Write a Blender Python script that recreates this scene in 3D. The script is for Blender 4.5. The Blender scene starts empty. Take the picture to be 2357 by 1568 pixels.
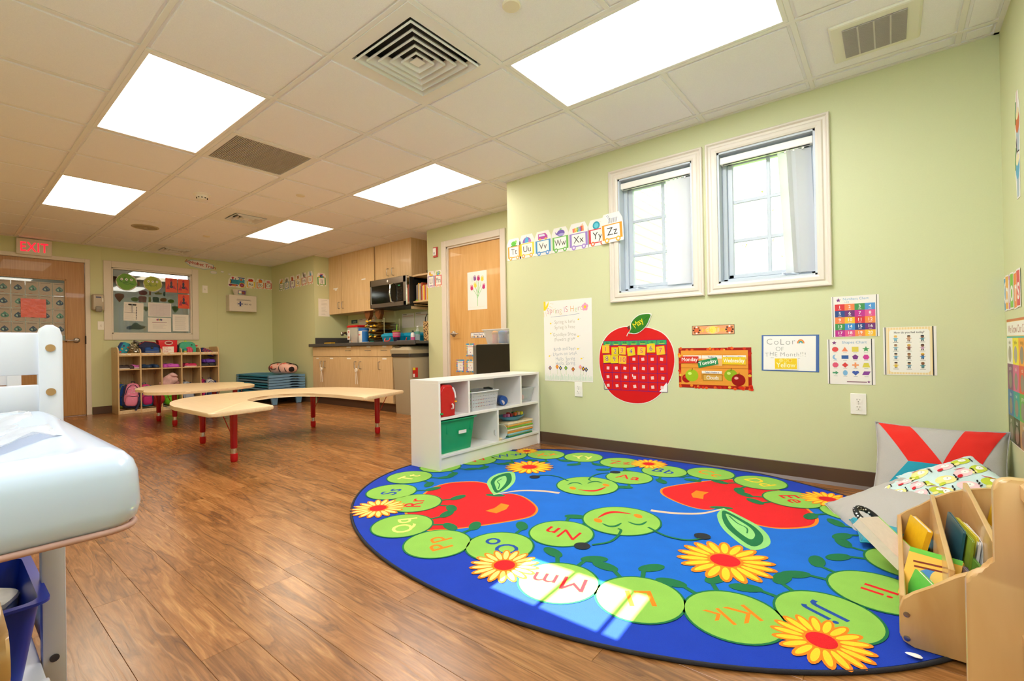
import bpy, bmesh, math, random
import mathutils
from mathutils import Vector, Matrix
from mathutils.geometry import tessellate_polygon
R = random.Random(7)
PI = math.pi
SC = bpy.context.scene
COL = SC.collection

# ------------------------------------------------------------------ camera
H = 2.28                                   # ceiling height
YAW, PITCH, ROLL = -0.67621, 0.003593, -0.01724
CAM = Vector((2.1605, -1.2454, 0.8204))
FPX, CX, CY = 1076.18, 1188.63, 793.65
_f = Vector((math.sin(YAW) * math.cos(PITCH), math.cos(YAW) * math.cos(PITCH), math.sin(PITCH)))
_r0 = Vector((math.cos(YAW), -math.sin(YAW), 0)); _u0 = _r0.cross(_f)
RIGHT = math.cos(ROLL) * _r0 + math.sin(ROLL) * _u0
UP = -math.sin(ROLL) * _r0 + math.cos(ROLL) * _u0
cam_data = bpy.data.cameras.new('camera')
cam_data.sensor_width = 36.0
cam_data.lens = FPX / 2357 * 36.0
cam_data.shift_x = -(CX - 1178.5) / 2357
cam_data.shift_y = (CY - 784) / 2357
cam_data.clip_start = 0.02
cam = bpy.data.objects.new('camera', cam_data)
COL.objects.link(cam)
cam.matrix_world = Matrix((
    (RIGHT.x, UP.x, -_f.x, CAM.x), (RIGHT.y, UP.y, -_f.y, CAM.y),
    (RIGHT.z, UP.z, -_f.z, CAM.z), (0, 0, 0, 1)))
SC.camera = cam

# ------------------------------------------------------------------ world, sun, exposure
SC.view_settings.view_transform = 'Standard'
SC.view_settings.look = 'None'
SC.view_settings.exposure = 1.12
SC.view_settings.gamma = 1.0
SC.view_settings.use_curve_mapping = False
SC.cycles.max_bounces = 8
SC.cycles.diffuse_bounces = 5
SC.cycles.glossy_bounces = 3
SC.cycles.transparent_max_bounces = 12
SC.cycles.transmission_bounces = 4
SC.cycles.caustics_reflective = False
SC.cycles.caustics_refractive = False
SC.cycles.sample_clamp_indirect = 6.0
w = bpy.data.worlds.new('sky'); SC.world = w; w.use_nodes = True
wn = w.node_tree; bg = wn.nodes['Background']
bg.inputs['Color'].default_value = (0.84, 0.92, 1.0, 1)
bg.inputs['Strength'].default_value = 1.5
SUN_DIR = Vector((-0.06, 1.0, -1.0)).normalized()     # the way the sunlight travels
sl = bpy.data.lights.new('sun', 'SUN'); sl.energy = 24.0; sl.angle = 0.006; sl.color = (1.0, 0.97, 0.9)
sun = bpy.data.objects.new('sun', sl); COL.objects.link(sun)
sun.rotation_euler = SUN_DIR.to_track_quat('-Z', 'Y').to_euler(); sun.location = (1.4, -6, 5)
WARM = (1.0, 0.84, 0.63); SOFT = (1.0, 0.94, 0.86); COOL = (0.96, 0.97, 1.0)
PANEL_WARM, PANEL_COOL = 6.3, 8.0
al = bpy.data.lights.new('added_cool_fill', 'AREA'); al.shape = 'RECTANGLE'; al.size = .7; al.size_y = .85; al.energy = 6.5; al.color = (0.66, 0.84, 1.0)  # added cool fill lamp, unseen behind the viewpoint, brightens the near zone
ao = bpy.data.objects.new('added_cool_fill', al); ao.location = (2.15, -1.66, 1.62); ao.rotation_euler = (PI / 2, 0, 0); COL.objects.link(ao)

# ------------------------------------------------------------------ colours and materials
def lin(c):
    if isinstance(c, str):
        c = tuple(int(c[i:i + 2], 16) for i in (0, 2, 4))
    return tuple((v / 255 / 12.92) if v / 255 <= 0.04045 else ((v / 255 + 0.055) / 1.055) ** 2.4 for v in c)

def mat(name, col, rough=0.5, metal=0.0, bump=0.0, scale=60.0, var=0.0, coat=0.0, emit=None, es=1.0,
        sheen=0.0, trans=0.0, alpha=1.0):
    m = bpy.data.materials.new(name); m.use_nodes = True
    nt = m.node_tree; b = nt.nodes['Principled BSDF']
    c = lin(col)
    b.inputs['Base Color'].default_value = (*c, 1)
    b.inputs['Roughness'].default_value = rough
    b.inputs['Metallic'].default_value = metal
    b.inputs['Coat Weight'].default_value = coat
    b.inputs['Sheen Weight'].default_value = sheen
    b.inputs['Transmission Weight'].default_value = trans
    b.inputs['Alpha'].default_value = alpha
    if emit is not None:
        b.inputs['Emission Color'].default_value = (*emit, 1)
        b.inputs['Emission Strength'].default_value = es
    if bump or var:
        tc = nt.nodes.new('ShaderNodeTexCoord'); n = nt.nodes.new('ShaderNodeTexNoise')
        n.inputs['Scale'].default_value = scale; n.inputs['Detail'].default_value = 4
        nt.links.new(tc.outputs['Object'], n.inputs['Vector'])
        if bump:
            bn = nt.nodes.new('ShaderNodeBump'); bn.inputs['Strength'].default_value = bump
            bn.inputs['Distance'].default_value = 0.004
            nt.links.new(n.outputs['Fac'], bn.inputs['Height']); nt.links.new(bn.outputs['Normal'], b.inputs['Normal'])
        if var:
            r = nt.nodes.new('ShaderNodeValToRGB')
            r.color_ramp.elements[0].color = (*[x * (1 - var) for x in c], 1)
            r.color_ramp.elements[1].color = (*[min(1, x * (1 + var)) for x in c], 1)
            r.color_ramp.elements[0].position = 0.3; r.color_ramp.elements[1].position = 0.7
            nt.links.new(n.outputs['Fac'], r.inputs['Fac']); nt.links.new(r.outputs['Color'], b.inputs['Base Color'])
    return m

def wood(name, dark, light, axis='Z', sc=3.0, stretch=14.0, rough=0.35, coat=0.1, bump=0.05):
    m = bpy.data.materials.new(name); m.use_nodes = True
    nt = m.node_tree; b = nt.nodes['Principled BSDF']; L = nt.links.new
    tc = nt.nodes.new('ShaderNodeTexCoord'); mp = nt.nodes.new('ShaderNodeMapping')
    s = [stretch] * 3; s['XYZ'.index(axis)] = 1.0
    mp.inputs['Scale'].default_value = [v * sc / 3 for v in s]
    L(tc.outputs['Object'], mp.inputs['Vector'])
    n = nt.nodes.new('ShaderNodeTexNoise'); n.inputs['Scale'].default_value = 3; n.inputs['Detail'].default_value = 6
    n.inputs['Distortion'].default_value = 0.6
    L(mp.outputs['Vector'], n.inputs['Vector'])
    r = nt.nodes.new('ShaderNodeValToRGB')
    r.color_ramp.elements[0].color = (*lin(dark), 1); r.color_ramp.elements[0].position = 0.3
    r.color_ramp.elements[1].color = (*lin(light), 1); r.color_ramp.elements[1].position = 0.7
    L(n.outputs['Fac'], r.inputs['Fac']); L(r.outputs['Color'], b.inputs['Base Color'])
    b.inputs['Roughness'].default_value = rough; b.inputs['Coat Weight'].default_value = coat
    bn = nt.nodes.new('ShaderNodeBump'); bn.inputs['Strength'].default_value = bump; bn.inputs['Distance'].default_value = .002
    L(n.outputs['Fac'], bn.inputs['Height']); L(bn.outputs['Normal'], b.inputs['Normal'])
    return m

def print_mat(name, rough, sheen=0.0, fuzz=0.0, fz=300.0):
    m = bpy.data.materials.new(name); m.use_nodes = True
    nt = m.node_tree; b = nt.nodes['Principled BSDF']; L = nt.links.new
    a = nt.nodes.new('ShaderNodeAttribute'); a.attribute_name = 'Col'
    b.inputs['Roughness'].default_value = rough; b.inputs['Sheen Weight'].default_value = sheen
    if fuzz:
        tc = nt.nodes.new('ShaderNodeTexCoord'); n = nt.nodes.new('ShaderNodeTexNoise')
        n.inputs['Scale'].default_value = fz; n.inputs['Detail'].default_value = 3
        n2 = nt.nodes.new('ShaderNodeTexNoise'); n2.inputs['Scale'].default_value = 9; n2.inputs['Detail'].default_value = 5
        L(tc.outputs['Object'], n.inputs['Vector']); L(tc.outputs['Object'], n2.inputs['Vector'])
        ad = nt.nodes.new('ShaderNodeMath'); ad.operation = 'ADD'
        L(n.outputs['Fac'], ad.inputs[0]); L(n2.outputs['Fac'], ad.inputs[1])
        mr = nt.nodes.new('ShaderNodeMapRange'); mr.inputs['From Min'].default_value = .7; mr.inputs['From Max'].default_value = 1.5
        mr.inputs['To Min'].default_value = 1 - fuzz; mr.inputs['To Max'].default_value = 1 + fuzz
        L(ad.outputs[0], mr.inputs['Value'])
        mx = nt.nodes.new('ShaderNodeVectorMath'); mx.operation = 'SCALE'
        L(a.outputs['Color'], mx.inputs[0]); L(mr.outputs['Result'], mx.inputs['Scale'])
        L(mx.outputs['Vector'], b.inputs['Base Color'])
        bn = nt.nodes.new('ShaderNodeBump'); bn.inputs['Strength'].default_value = .5; bn.inputs['Distance'].default_value = .003
        L(n.outputs['Fac'], bn.inputs['Height']); L(bn.outputs['Normal'], b.inputs['Normal'])
    else:
        L(a.outputs['Color'], b.inputs['Base Color'])
    return m

def glass_mat(name, tint=(1, 1, 1), refl=0.12):
    m = bpy.data.materials.new(name); m.use_nodes = True
    nt = m.node_tree; nt.nodes.remove(nt.nodes['Principled BSDF']); o = nt.nodes['Material Output']; L = nt.links.new
    t = nt.nodes.new('ShaderNodeBsdfTransparent'); t.inputs['Color'].default_value = (*tint, 1)
    g = nt.nodes.new('ShaderNodeBsdfGlossy'); g.inputs['Roughness'].default_value = 0.02
    f = nt.nodes.new('ShaderNodeLayerWeight'); f.inputs['Blend'].default_value = 0.25
    mr = nt.nodes.new('ShaderNodeMath'); mr.operation = 'MULTIPLY_ADD'; mr.inputs[1].default_value = 0.8; mr.inputs[2].default_value = refl * .4
    L(f.outputs['Fresnel'], mr.inputs[0])
    x = nt.nodes.new('ShaderNodeMixShader'); L(mr.outputs[0], x.inputs['Fac']); L(t.outputs[0], x.inputs[1]); L(g.outputs[0], x.inputs[2])
    L(x.outputs[0], o.inputs['Surface'])
    return m

def clear_mat(name, col, a=0.35, rough=.25):
    m = bpy.data.materials.new(name); m.use_nodes = True
    nt = m.node_tree; b = nt.nodes['Principled BSDF']; o = nt.nodes['Material Output']; L = nt.links.new
    b.inputs['Base Color'].default_value = (*lin(col), 1); b.inputs['Roughness'].default_value = rough
    t = nt.nodes.new('ShaderNodeBsdfTransparent'); x = nt.nodes.new('ShaderNodeMixShader')
    x.inputs['Fac'].default_value = a
    L(t.outputs[0], x.inputs[1]); L(b.outputs[0], x.inputs[2]); L(x.outputs[0], o.inputs['Surface'])
    return m

M = {}
_cm = {}
def C(col, rough=0.5, **k):                          # plain coloured material, cached
    key = (col, rough, tuple(sorted(k.items())))
    if key not in _cm:
        _cm[key] = mat('paint_%s' % col, col, rough, bump=k.pop('bump', .03), var=k.pop('var', .04), **k)
    return _cm[key]

# ------------------------------------------------------------------ objects
def tag(o, label=None, cat=None, group=None, kind=None):
    if label: o['label'] = label
    if cat: o['category'] = cat
    if group: o['group'] = group
    if kind: o['kind'] = kind
    return o

def thing(name, label, cat, loc=(0, 0, 0), rz=0.0, group=None):
    o = bpy.data.objects.new(name, None); COL.objects.link(o); o.empty_display_size = .05
    o.location = loc; o.rotation_euler = (0, 0, rz)
    return tag(o, label, cat, group)

def obj(name, bm, m, parent=None, smooth=False, loc=None, label=None):
    me = bm
    if isinstance(bm, bmesh.types.BMesh):
        bmesh.ops.recalc_face_normals(bm, faces=bm.faces)
        me = bpy.data.meshes.new(name); bm.to_mesh(me); bm.free()
    if m is not None and not me.materials: me.materials.append(m)
    if smooth:
        me.shade_smooth()
        if smooth != 'all':
            me.set_sharp_from_angle(angle=math.radians(40))
    o = bpy.data.objects.new(name, me); COL.objects.link(o)
    if parent: o.parent = parent
    if loc is not None: o.location = loc
    if label: o['label'] = label
    return o

def struct(name, bm, m, parent=None, **k):
    o = obj(name, bm, m, parent, **k)
    if not parent: o['kind'] = 'structure'
    return o

def kids(o): return [c for c in bpy.data.objects if c.parent == o]
def copy_tree(o, parent=None):
    c = o.copy(); COL.objects.link(c)
    if parent: c.parent = parent
    for ch in kids(o): copy_tree(ch, c)
    return c

def BM(): return bmesh.new()

def box(x0, x1, y0, y1, z0, z1, bev=0.0, seg=1, bm=None, mx=None):
    b = BM()
    v = [b.verts.new(p) for p in ((x0, y0, z0), (x1, y0, z0), (x1, y1, z0), (x0, y1, z0), (x0, y0, z1), (x1, y0, z1), (x1, y1, z1), (x0, y1, z1))]
    for f in ((3, 2, 1, 0), (4, 5, 6, 7), (0, 1, 5, 4), (1, 2, 6, 5), (2, 3, 7, 6), (3, 0, 4, 7)):
        b.faces.new([v[i] for i in f])
    if bev:
        bmesh.ops.bevel(b, geom=b.edges[:], offset=bev, segments=seg, affect='EDGES', profile=.5)
    if mx: bmesh.ops.transform(b, matrix=mx, verts=b.verts)
    return join(bm, b)

def join(a, b):
    if a is None: return b
    me = bpy.data.meshes.new('tmp'); b.to_mesh(me); b.free(); a.from_mesh(me); bpy.data.meshes.remove(me)
    return a

def tube(pts, r, seg=8, bm=None, closed=False, cap=True):
    b = BM(); pts = [Vector(p) for p in pts]; n = len(pts)
    rr = r if isinstance(r, (list, tuple)) else [r] * n
    rings = []; prev = None
    for i, p in enumerate(pts):
        if closed: t = pts[(i + 1) % n] - pts[i - 1]
        else: t = pts[min(i + 1, n - 1)] - pts[max(i - 1, 0)]
        t.normalize()
        if prev is None:
            a = Vector((0, 0, 1)) if abs(t.z) < .9 else Vector((1, 0, 0))
            u = t.cross(a).normalized()
        else:
            u = (prev - t * prev.dot(t)).normalized()
        prev = u; v = t.cross(u)
        rings.append([b.verts.new(p + rr[i] * (math.cos(2 * PI * k / seg) * u + math.sin(2 * PI * k / seg) * v)) for k in range(seg)])
    m_ = n if closed else n - 1
    for i in range(m_):
        A, B = rings[i], rings[(i + 1) % n]
        for k in range(seg):
            b.faces.new((A[k], A[(k + 1) % seg], B[(k + 1) % seg], B[k]))
    if cap and not closed:
        b.faces.new(rings[0][::-1]); b.faces.new(rings[-1])
    return join(bm, b)

def strap(pts, w, th, up=(0, 0, 1), bm=None):       # flat ribbon with thickness
    b = BM(); pts = [Vector(p) for p in pts]; n = len(pts); rings = []
    for i, p in enumerate(pts):
        t = (pts[min(i + 1, n - 1)] - pts[max(i - 1, 0)]).normalized()
        s = t.cross(Vector(up)).normalized() * w / 2; q = s.cross(t).normalized() * th / 2
        rings.append([b.verts.new(p + a) for a in (s + q, -s + q, -s - q, s - q)])
    for i in range(n - 1):
        A, B = rings[i], rings[i + 1]
        for k in range(4): b.faces.new((A[k], A[(k + 1) % 4], B[(k + 1) % 4], B[k]))
    b.faces.new(rings[0][::-1]); b.faces.new(rings[-1])
    return join(bm, b)

def lathe(prof, seg=20, bm=None, c=(0, 0, 0), sx=1, sy=1):
    b = BM(); rings = []
    for r, z in prof:
        if r <= 1e-6: rings.append([b.verts.new((c[0], c[1], c[2] + z))])
        else: rings.append([b.verts.new((c[0] + sx * r * math.cos(2 * PI * k / seg), c[1] + sy * r * math.sin(2 * PI * k / seg), c[2] + z)) for k in range(seg)])
    for A, B in zip(rings, rings[1:]):
        for k in range(seg):
            k2 = (k + 1) % seg
            if len(A) == 1 and len(B) == 1: continue
            if len(A) == 1: b.faces.new((A[0], B[k2], B[k]))
            elif len(B) == 1: b.faces.new((A[k], A[k2], B[0]))
            else: b.faces.new((A[k], A[k2], B[k2], B[k]))
    if len(rings[0]) > 1: b.faces.new(rings[0][::-1])
    if len(rings[-1]) > 1: b.faces.new(rings[-1])
    return join(bm, b)

def prism(poly, d0, d1, ax='z', bev=0.0, seg=1, bm=None):
    """poly in the plane across ax; ax z: (x,y); y: (x,z); x: (y,z)"""
    def P(a, c, d): return (a, c, d) if ax == 'z' else ((a, d, c) if ax == 'y' else (d, a, c))
    b = BM()
    A = [b.verts.new(P(x, y, d0)) for x, y in poly]; B = [b.verts.new(P(x, y, d1)) for x, y in poly]
    n = len(poly)
    for i in range(n): b.faces.new((A[i], A[(i + 1) % n], B[(i + 1) % n], B[i]))
    fa = b.faces.new(A[::-1]); fb = b.faces.new(B)
    if bev:
        es = list(set(list(fa.edges) + list(fb.edges)))
        bmesh.ops.bevel(b, geom=es, offset=bev, segments=seg, affect='EDGES', profile=.5)
    return join(bm, b)

def blob(c, r, p=2.6, seg=20, rings=12, noise=0.0, nf=6.0, bm=None, rot=None, seed=0, flat=None):
    b = BM(); V = []
    def sp(x, e): return math.copysign(abs(x) ** e, x)
    e = 2.0 / p
    for i in range(rings + 1):
        ph = -PI / 2 + PI * i / rings; row = []
        for k in range(seg if 0 < i < rings else 1):
            th = 2 * PI * k / seg
            q = Vector((sp(math.cos(ph), e) * sp(math.cos(th), e) * r[0], sp(math.cos(ph), e) * sp(math.sin(th), e) * r[1], sp(math.sin(ph), e) * r[2]))
            if noise:
                q += q.normalized() * noise * (mathutils.noise.noise(q * nf + Vector((seed * 3.1, seed, 0))))
            if flat is not None and q.z < flat: q.z = flat
            if rot: q = rot @ q
            row.append(b.verts.new(q + Vector(c)))
        V.append(row)
    for A, B in zip(V, V[1:]):
        for k in range(seg):
            k2 = (k + 1) % seg
            if len(A) == 1: b.faces.new((A[0], B[k2], B[k]))
            elif len(B) == 1: b.faces.new((A[k], A[k2], B[0]))
            else: b.faces.new((A[k], A[k2], B[k2], B[k]))
    return join(bm, b)

def cyl(c, r, z0, z1, seg=20, bm=None, r2=None):
    return lathe([(r, z0), (r if r2 is None else r2, z1)], seg, bm, c)

def rrect(x0, x1, y0, y1, r, n=5):
    P = []
    for cx, cy, a0 in ((x1 - r, y1 - r, 0), (x0 + r, y1 - r, 90), (x0 + r, y0 + r, 180), (x1 - r, y0 + r, 270)):
        for k in range(n + 1):
            a = math.radians(a0 + 90 * k / n); P.append((cx + r * math.cos(a), cy + r * math.sin(a)))
    return P

def spline(P, n=6, closed=False):
    out = []; m = len(P)
    for i in range(m if closed else m - 1):
        p0 = P[(i - 1) % m] if closed or i else P[0]; p1 = P[i]; p2 = P[(i + 1) % m]
        p3 = P[(i + 2) % m] if closed or i + 2 < m else P[-1]
        for k in range(n):
            t = k / n
            out.append(tuple(.5 * (2 * b + (c - a) * t + (2 * a - 5 * b + 4 * c - d) * t * t + (3 * b - a - 3 * c + d) * t ** 3) for a, b, c, d in zip(p0, p1, p2, p3)))
    if not closed: out.append(tuple(P[-1]))
    return out

def hull(P):
    P = sorted(set(P))
    def half(Q):
        o = []
        for p in Q:
            while len(o) > 1 and (o[-1][0] - o[-2][0]) * (p[1] - o[-2][1]) - (o[-1][1] - o[-2][1]) * (p[0] - o[-2][0]) <= 0: o.pop()
            o.append(p)
        return o[:-1]
    return half(P) + half(P[::-1])

# ------------------------------------------------------------------ lettering: glyph outlines of the built-in font as flat triangles
GL = {}
def load_glyphs():
    chars = [chr(c) for c in range(33, 127)]
    for wt, off in (('n', -0.004), ('b', 0.011), ('t', -0.016)):
        obs = []
        def mk(s):
            cu = bpy.data.curves.new('g', 'FONT'); cu.body = s; cu.offset = min(off, 0.0) if s[len(s) // 2] in 'MWNVwmvKkAZz' else off; cu.resolution_u = 3; cu.fill_mode = 'FRONT'
            o = bpy.data.objects.new('g', cu); COL.objects.link(o); obs.append(o); return o
        A = [(c, mk(c), mk('H' + c + 'H')) for c in chars]; hh = mk('HH')
        dg = bpy.context.evaluated_depsgraph_get(); dg.update()
        def ext(o):
            me = o.evaluated_get(dg).to_mesh(); xs = [v.co.x for v in me.vertices]; return (min(xs), max(xs)) if xs else (0, 0)
        e = ext(hh); w0 = e[1] - e[0]
        for c, o, o3 in A:
            me = o.evaluated_get(dg).to_mesh()
            vs = [(v.co.x, v.co.y) for v in me.vertices]; fs = [tuple(p.vertices) for p in me.polygons]
            e3 = ext(o3); GL[wt, c] = (vs, fs, e3[1] - e3[0] - w0)
        for o in obs:
            cu = o.data; bpy.data.objects.remove(o); bpy.data.curves.remove(cu)
        GL[wt, ' '] = ([], [], 0.28)
load_glyphs()

class Art:
    """flat print: coloured shapes laid over one another in the sheet's own plane"""
    def __init__(s, eps=0.0003, z=0.0): s.v = []; s.f = []; s.c = []; s.eps = max(eps, .0002) * .7; s.z = z; s.lv = None; s.bb = []
    def add(s, vs, fs, col):
        b = len(s.v); c = lin(col)
        x0 = min(p[0] for p in vs); x1 = max(p[0] for p in vs); y0 = min(p[1] for p in vs); y1 = max(p[1] for p in vs)
        l = s.lv if s.lv is not None else 1 + max([q[4] for q in s.bb if q[0] < x1 and q[1] > x0 and q[2] < y1 and q[3] > y0], default=0)
        s.bb.append((x0, x1, y0, y1, l)); s.v += [(x, y, l * s.eps) for x, y in vs]
        for f in fs: s.f.append(tuple(b + i for i in f)); s.c.append((c, len(f)))
    def poly(s, P, col):
        if len(P) == 3: return s.add(P, [(0, 1, 2)], col)
        s.add(P, [t for t in tessellate_polygon([[Vector((x, y, 0)) for x, y in P]])], col)
    def rect(s, x0, y0, x1, y1, col, a=0.0):
        cx, cy = (x0 + x1) / 2, (y0 + y1) / 2; ca, sa = math.cos(a), math.sin(a)
        P = [(cx + (x - cx) * ca - (y - cy) * sa, cy + (x - cx) * sa + (y - cy) * ca) for x, y in ((x0, y0), (x1, y0), (x1, y1), (x0, y1))]
        s.add(P, [(0, 1, 2, 3)], col)
    def ell(s, x, y, rx, ry, col, a=0.0, n=24, a0=0.0, a1=2 * PI):
        ca, sa = math.cos(a), math.sin(a); P = []
        full = abs(a1 - a0 - 2 * PI) < 1e-6
        for k in range(n if full else n + 1):
            t = a0 + (a1 - a0) * k / n; p, q = rx * math.cos(t), ry * math.sin(t)
            P.append((x + p * ca - q * sa, y + p * sa + q * ca))
        s.add(P, [tuple(range(len(P)))], col)
    def line(s, P, wd, col, closed=False):
        n = len(P); vs = []; 
        for i in range(n):
            a = P[i - 1] if (i or closed) else P[0]; b = P[(i + 1) % n] if (i < n - 1 or closed) else P[-1]
            d = Vector((b[0] - a[0], b[1] - a[1])); 
            if d.length < 1e-9: d = Vector((1, 0))
            d.normalize(); w_ = (wd[i] if isinstance(wd, (list, tuple)) else wd) / 2
            vs += [(P[i][0] - d.y * w_, P[i][1] + d.x * w_), (P[i][0] + d.y * w_, P[i][1] - d.x * w_)]
        m = n if closed else n - 1
        s.add(vs, [(2 * i, 2 * i + 1, (2 * i + 3) % (2 * n), (2 * i + 2) % (2 * n)) for i in range(m)], col)
    def star(s, x, y, r, col, n=5, k=.42, a=PI / 2):
        P = [(x + (r if i % 2 == 0 else r * k) * math.cos(a + PI * i / n), y + (r if i % 2 == 0 else r * k) * math.sin(a + PI * i / n)) for i in range(2 * n)]
        s.poly(P, col)
    def ngon(s, x, y, r, n, col, a=PI / 2):
        s.poly([(x + r * math.cos(a + 2 * PI * i / n), y + r * math.sin(a + 2 * PI * i / n)) for i in range(n)], col)
    def width(s, t, size, wt='n', sp=0.0, sq=1.0): return sum((GL[wt, c][2] + sp) * size * sq for c in t)
    def text(s, t, x, y, size, col, a=0.0, al='c', wt='n', sp=0.0, sq=1.0, jit=0.0, bend=None):
        """x,y is the baseline point; size the letter size; sq squeezes the width"""
        W_ = s.width(t, size, wt, sp, sq); px = {'c': -W_ / 2, 'l': 0, 'r': -W_}[al]
        z0 = s.z; cols = col if isinstance(col, list) else [col]; k = 0
        for c in t:
            vs, fs, ad = GL[wt, c]
            if vs:
                ja = a + (R.uniform(-jit, jit) if jit else 0); jy = (R.uniform(-jit, jit) * size * .3 if jit else 0)
                if bend: jy += bend(px / max(W_, 1e-6)) 
                out = []
                for gx, gy in vs:
                    u, v = px + gx * size * sq, gy * size + jy
                    out.append((x + u * math.cos(ja) - v * math.sin(ja), y + u * math.sin(ja) + v * math.cos(ja)))
                s.z = z0; s.add(out, fs, cols[k % len(cols)]); k += 1
            px += (ad + sp) * size * sq
    def lines(s, x0, x1, y0, y1, n, col, h=None, ragged=.3):       # rows of small unreadable print
        dy = (y1 - y0) / n; h = h or abs(dy) * .35; z0 = s.z
        for i in range(n):
            s.z = z0; yy = y0 + dy * (i + .5); e = x1 - (x1 - x0) * R.uniform(0, ragged)
            s.rect(x0, yy - h / 2, e, yy + h / 2, col)
    def mesh(s, name='print'):
        me = bpy.data.meshes.new(name); me.from_pydata(s.v, [], s.f)
        at = me.color_attributes.new('Col', 'FLOAT_COLOR', 'CORNER')
        d = []
        for c, n in s.c: d += [c[0], c[1], c[2], 1.0] * n
        at.data.foreach_set('color', d); me.update(); return me
    def obj(s, name, m, parent): 
        o = obj(name, s.mesh(name), m, parent); return o

WALL = {'back': (Vector((1, 0, 0)), Vector((0, 0, 1)), Vector((0, -1, 0))),
        'left': (Vector((0, 1, 0)), Vector((0, 0, 1)), Vector((1, 0, 0))),
        'right': (Vector((0, -1, 0)), Vector((0, 0, 1)), Vector((-1, 0, 0)))}
def basis(O, wall='back', tilt=0.0):
    U, V, N = WALL[wall] if isinstance(wall, str) else wall
    U, V = U * math.cos(tilt) + V * math.sin(tilt), V * math.cos(tilt) - U * math.sin(tilt)
    return Matrix(((U.x, V.x, N.x, O[0]), (U.y, V.y, N.y, O[1]), (U.z, V.z, N.z, O[2]), (0, 0, 0, 1)))

def sheet(name, label, cat, O, wall, w_, h_, m=None, art=None, tilt=0.0, group=None, th=0.0012, poly=None, curl=0.0, am=None, part='printed_picture', parent=None):
    """a paper sheet hung on a wall: mesh in its own plane, print as a part"""
    b = prism(poly or [(0, 0), (w_, 0), (w_, h_), (0, h_)], 0.0, th)
    o = obj(name, b, m or M['paper'], parent); o.matrix_world = basis(O, wall, tilt)
    if not parent: tag(o, label, cat, group)
    if art:
        art_z = art.obj(part, am or M['print'], o); art_z.location = (0, 0, th)
    return o
# ------------------------------------------------------------------ shared materials
M['green'] = mat('green_wall_paint', 'd0d3a6', .55, bump=.06, scale=180, var=.012)
M['trim'] = mat('white_trim_paint', 'e0d6c8', .35, bump=.02, scale=40)
M['vinyl_white'] = mat('white_vinyl_sash', 'c6ced8', .3)
M['tile'] = mat('ceiling_tile_board', 'f2eff4', .9, bump=.25, scale=260, var=.03)
M['grid'] = mat('ceiling_grid_enamel', 'ece8e6', .45)
M['brown_base'] = mat('brown_vinyl_base', '58402f', .4, bump=.02)
M['diffuser'] = mat('lamp_diffuser_warm', 'ffffff', .4, emit=WARM, es=PANEL_WARM)
M['diffuser_cool'] = mat('lamp_diffuser_cool', 'ffffff', .4, emit=COOL, es=PANEL_COOL)
M['diffuser_soft'] = mat('lamp_diffuser_soft', 'ffffff', .4, emit=SOFT, es=PANEL_WARM)
M['paper'] = mat('paper', 'efeae4', .6, bump=.03, scale=20)
M['print'] = print_mat('print_ink', .42)
M['print_glossy'] = print_mat('print_laminated', .22)
M['carpet'] = print_mat('carpet_print', 1.0, sheen=0, fuzz=.10, fz=420)
M['fabric_print'] = print_mat('fabric_print', .9, sheen=.2, fuzz=.05, fz=200)
M['maple'] = wood('maple_laminate', 'd0ad7c', 'dfc295', 'Z', 3, 22, .35)
M['maple_h'] = wood('maple_laminate_lengthwise', 'd0ad7c', 'dfc295', 'X', 3, 22, .35)
M['ply'] = wood('birch_plywood', 'c59558', 'd8ae74', 'Z', 2.2, 6, .3, .3)
M['ply_edge'] = wood('plywood_edge', 'd9b98a', 'f0dcb8', 'X', 4, 30, .4)
M['ply_h'] = wood('birch_plywood_lengthwise', 'c99a5e', 'dcb57e', 'Y', 2.2, 6, .3, .3)
M['doorwood'] = wood('maple_veneer_door', 'cf9a55', 'dfb070', 'Z', 2.0, 10, .35, .2)
M['oak'] = wood('oak_veneer_door', 'ad7b45', 'bf9058', 'Z', 3.0, 40, .4, .1)
M['table_top'] = wood('table_laminate', 'e9cba0', 'f3dab4', 'X', 3, 20, .3, .2)
M['white_lam'] = mat('white_laminate', 'efeae6', .3, bump=.02, scale=30)
M['counter'] = mat('dark_grey_worktop', '4a4746', .45, var=.12, scale=150)
M['steel'] = mat('brushed_steel', 'a8a29c', .3, 1.0, bump=.02, scale=80)
M['chrome'] = mat('chrome', 'd8d8d8', .08, 1.0)
M['black'] = mat('black_plastic', '16140f', .3)
M['red_metal'] = mat('red_powder_coat', 'b50d22', .25, coat=.5)
M['red_plastic'] = mat('red_plastic', 'c8161c', .35)
M['white_wood'] = mat('white_painted_wood', 'd6d8e2', .4, bump=.03, scale=12)
M['glass'] = glass_mat('window_glass')
M['glass_in'] = glass_mat('interior_glass', (.62, .64, .60), .08)
M['outlet'] = mat('outlet_plastic', 'f3efe8', .3)
M['dark'] = mat('dark_recess', '1a1613', .7)
M['exit_red'] = mat('exit_letters', 'ff1830', .4, emit=(1.0, .008, .03), es=.75)
M['blue_plastic'] = mat('blue_bin_plastic', '0b2fa8', .3)
M['green_plastic'] = mat('green_bin_plastic', '0d9a66', .35)
M['green2'] = mat('bright_green_plastic', '1fa048', .3)
M['cot_blue'] = mat('cot_blue_plastic', '6b93b4', .45, bump=.04)
M['cot_teal'] = mat('cot_teal_fabric', '1f7fa8', .6)
M['beige'] = mat('beige_plastic', 'a89a7e', .45, bump=.03)
M['vinyl_pad'] = mat('white_vinyl_pad', 'c9d6ee', .22, coat=.4)
M['clear'] = clear_mat('clear_plastic', 'd9dee0', .32)
M['frost'] = clear_mat('frosted_plastic', 'e8e8e4', .5, .4)
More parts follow.
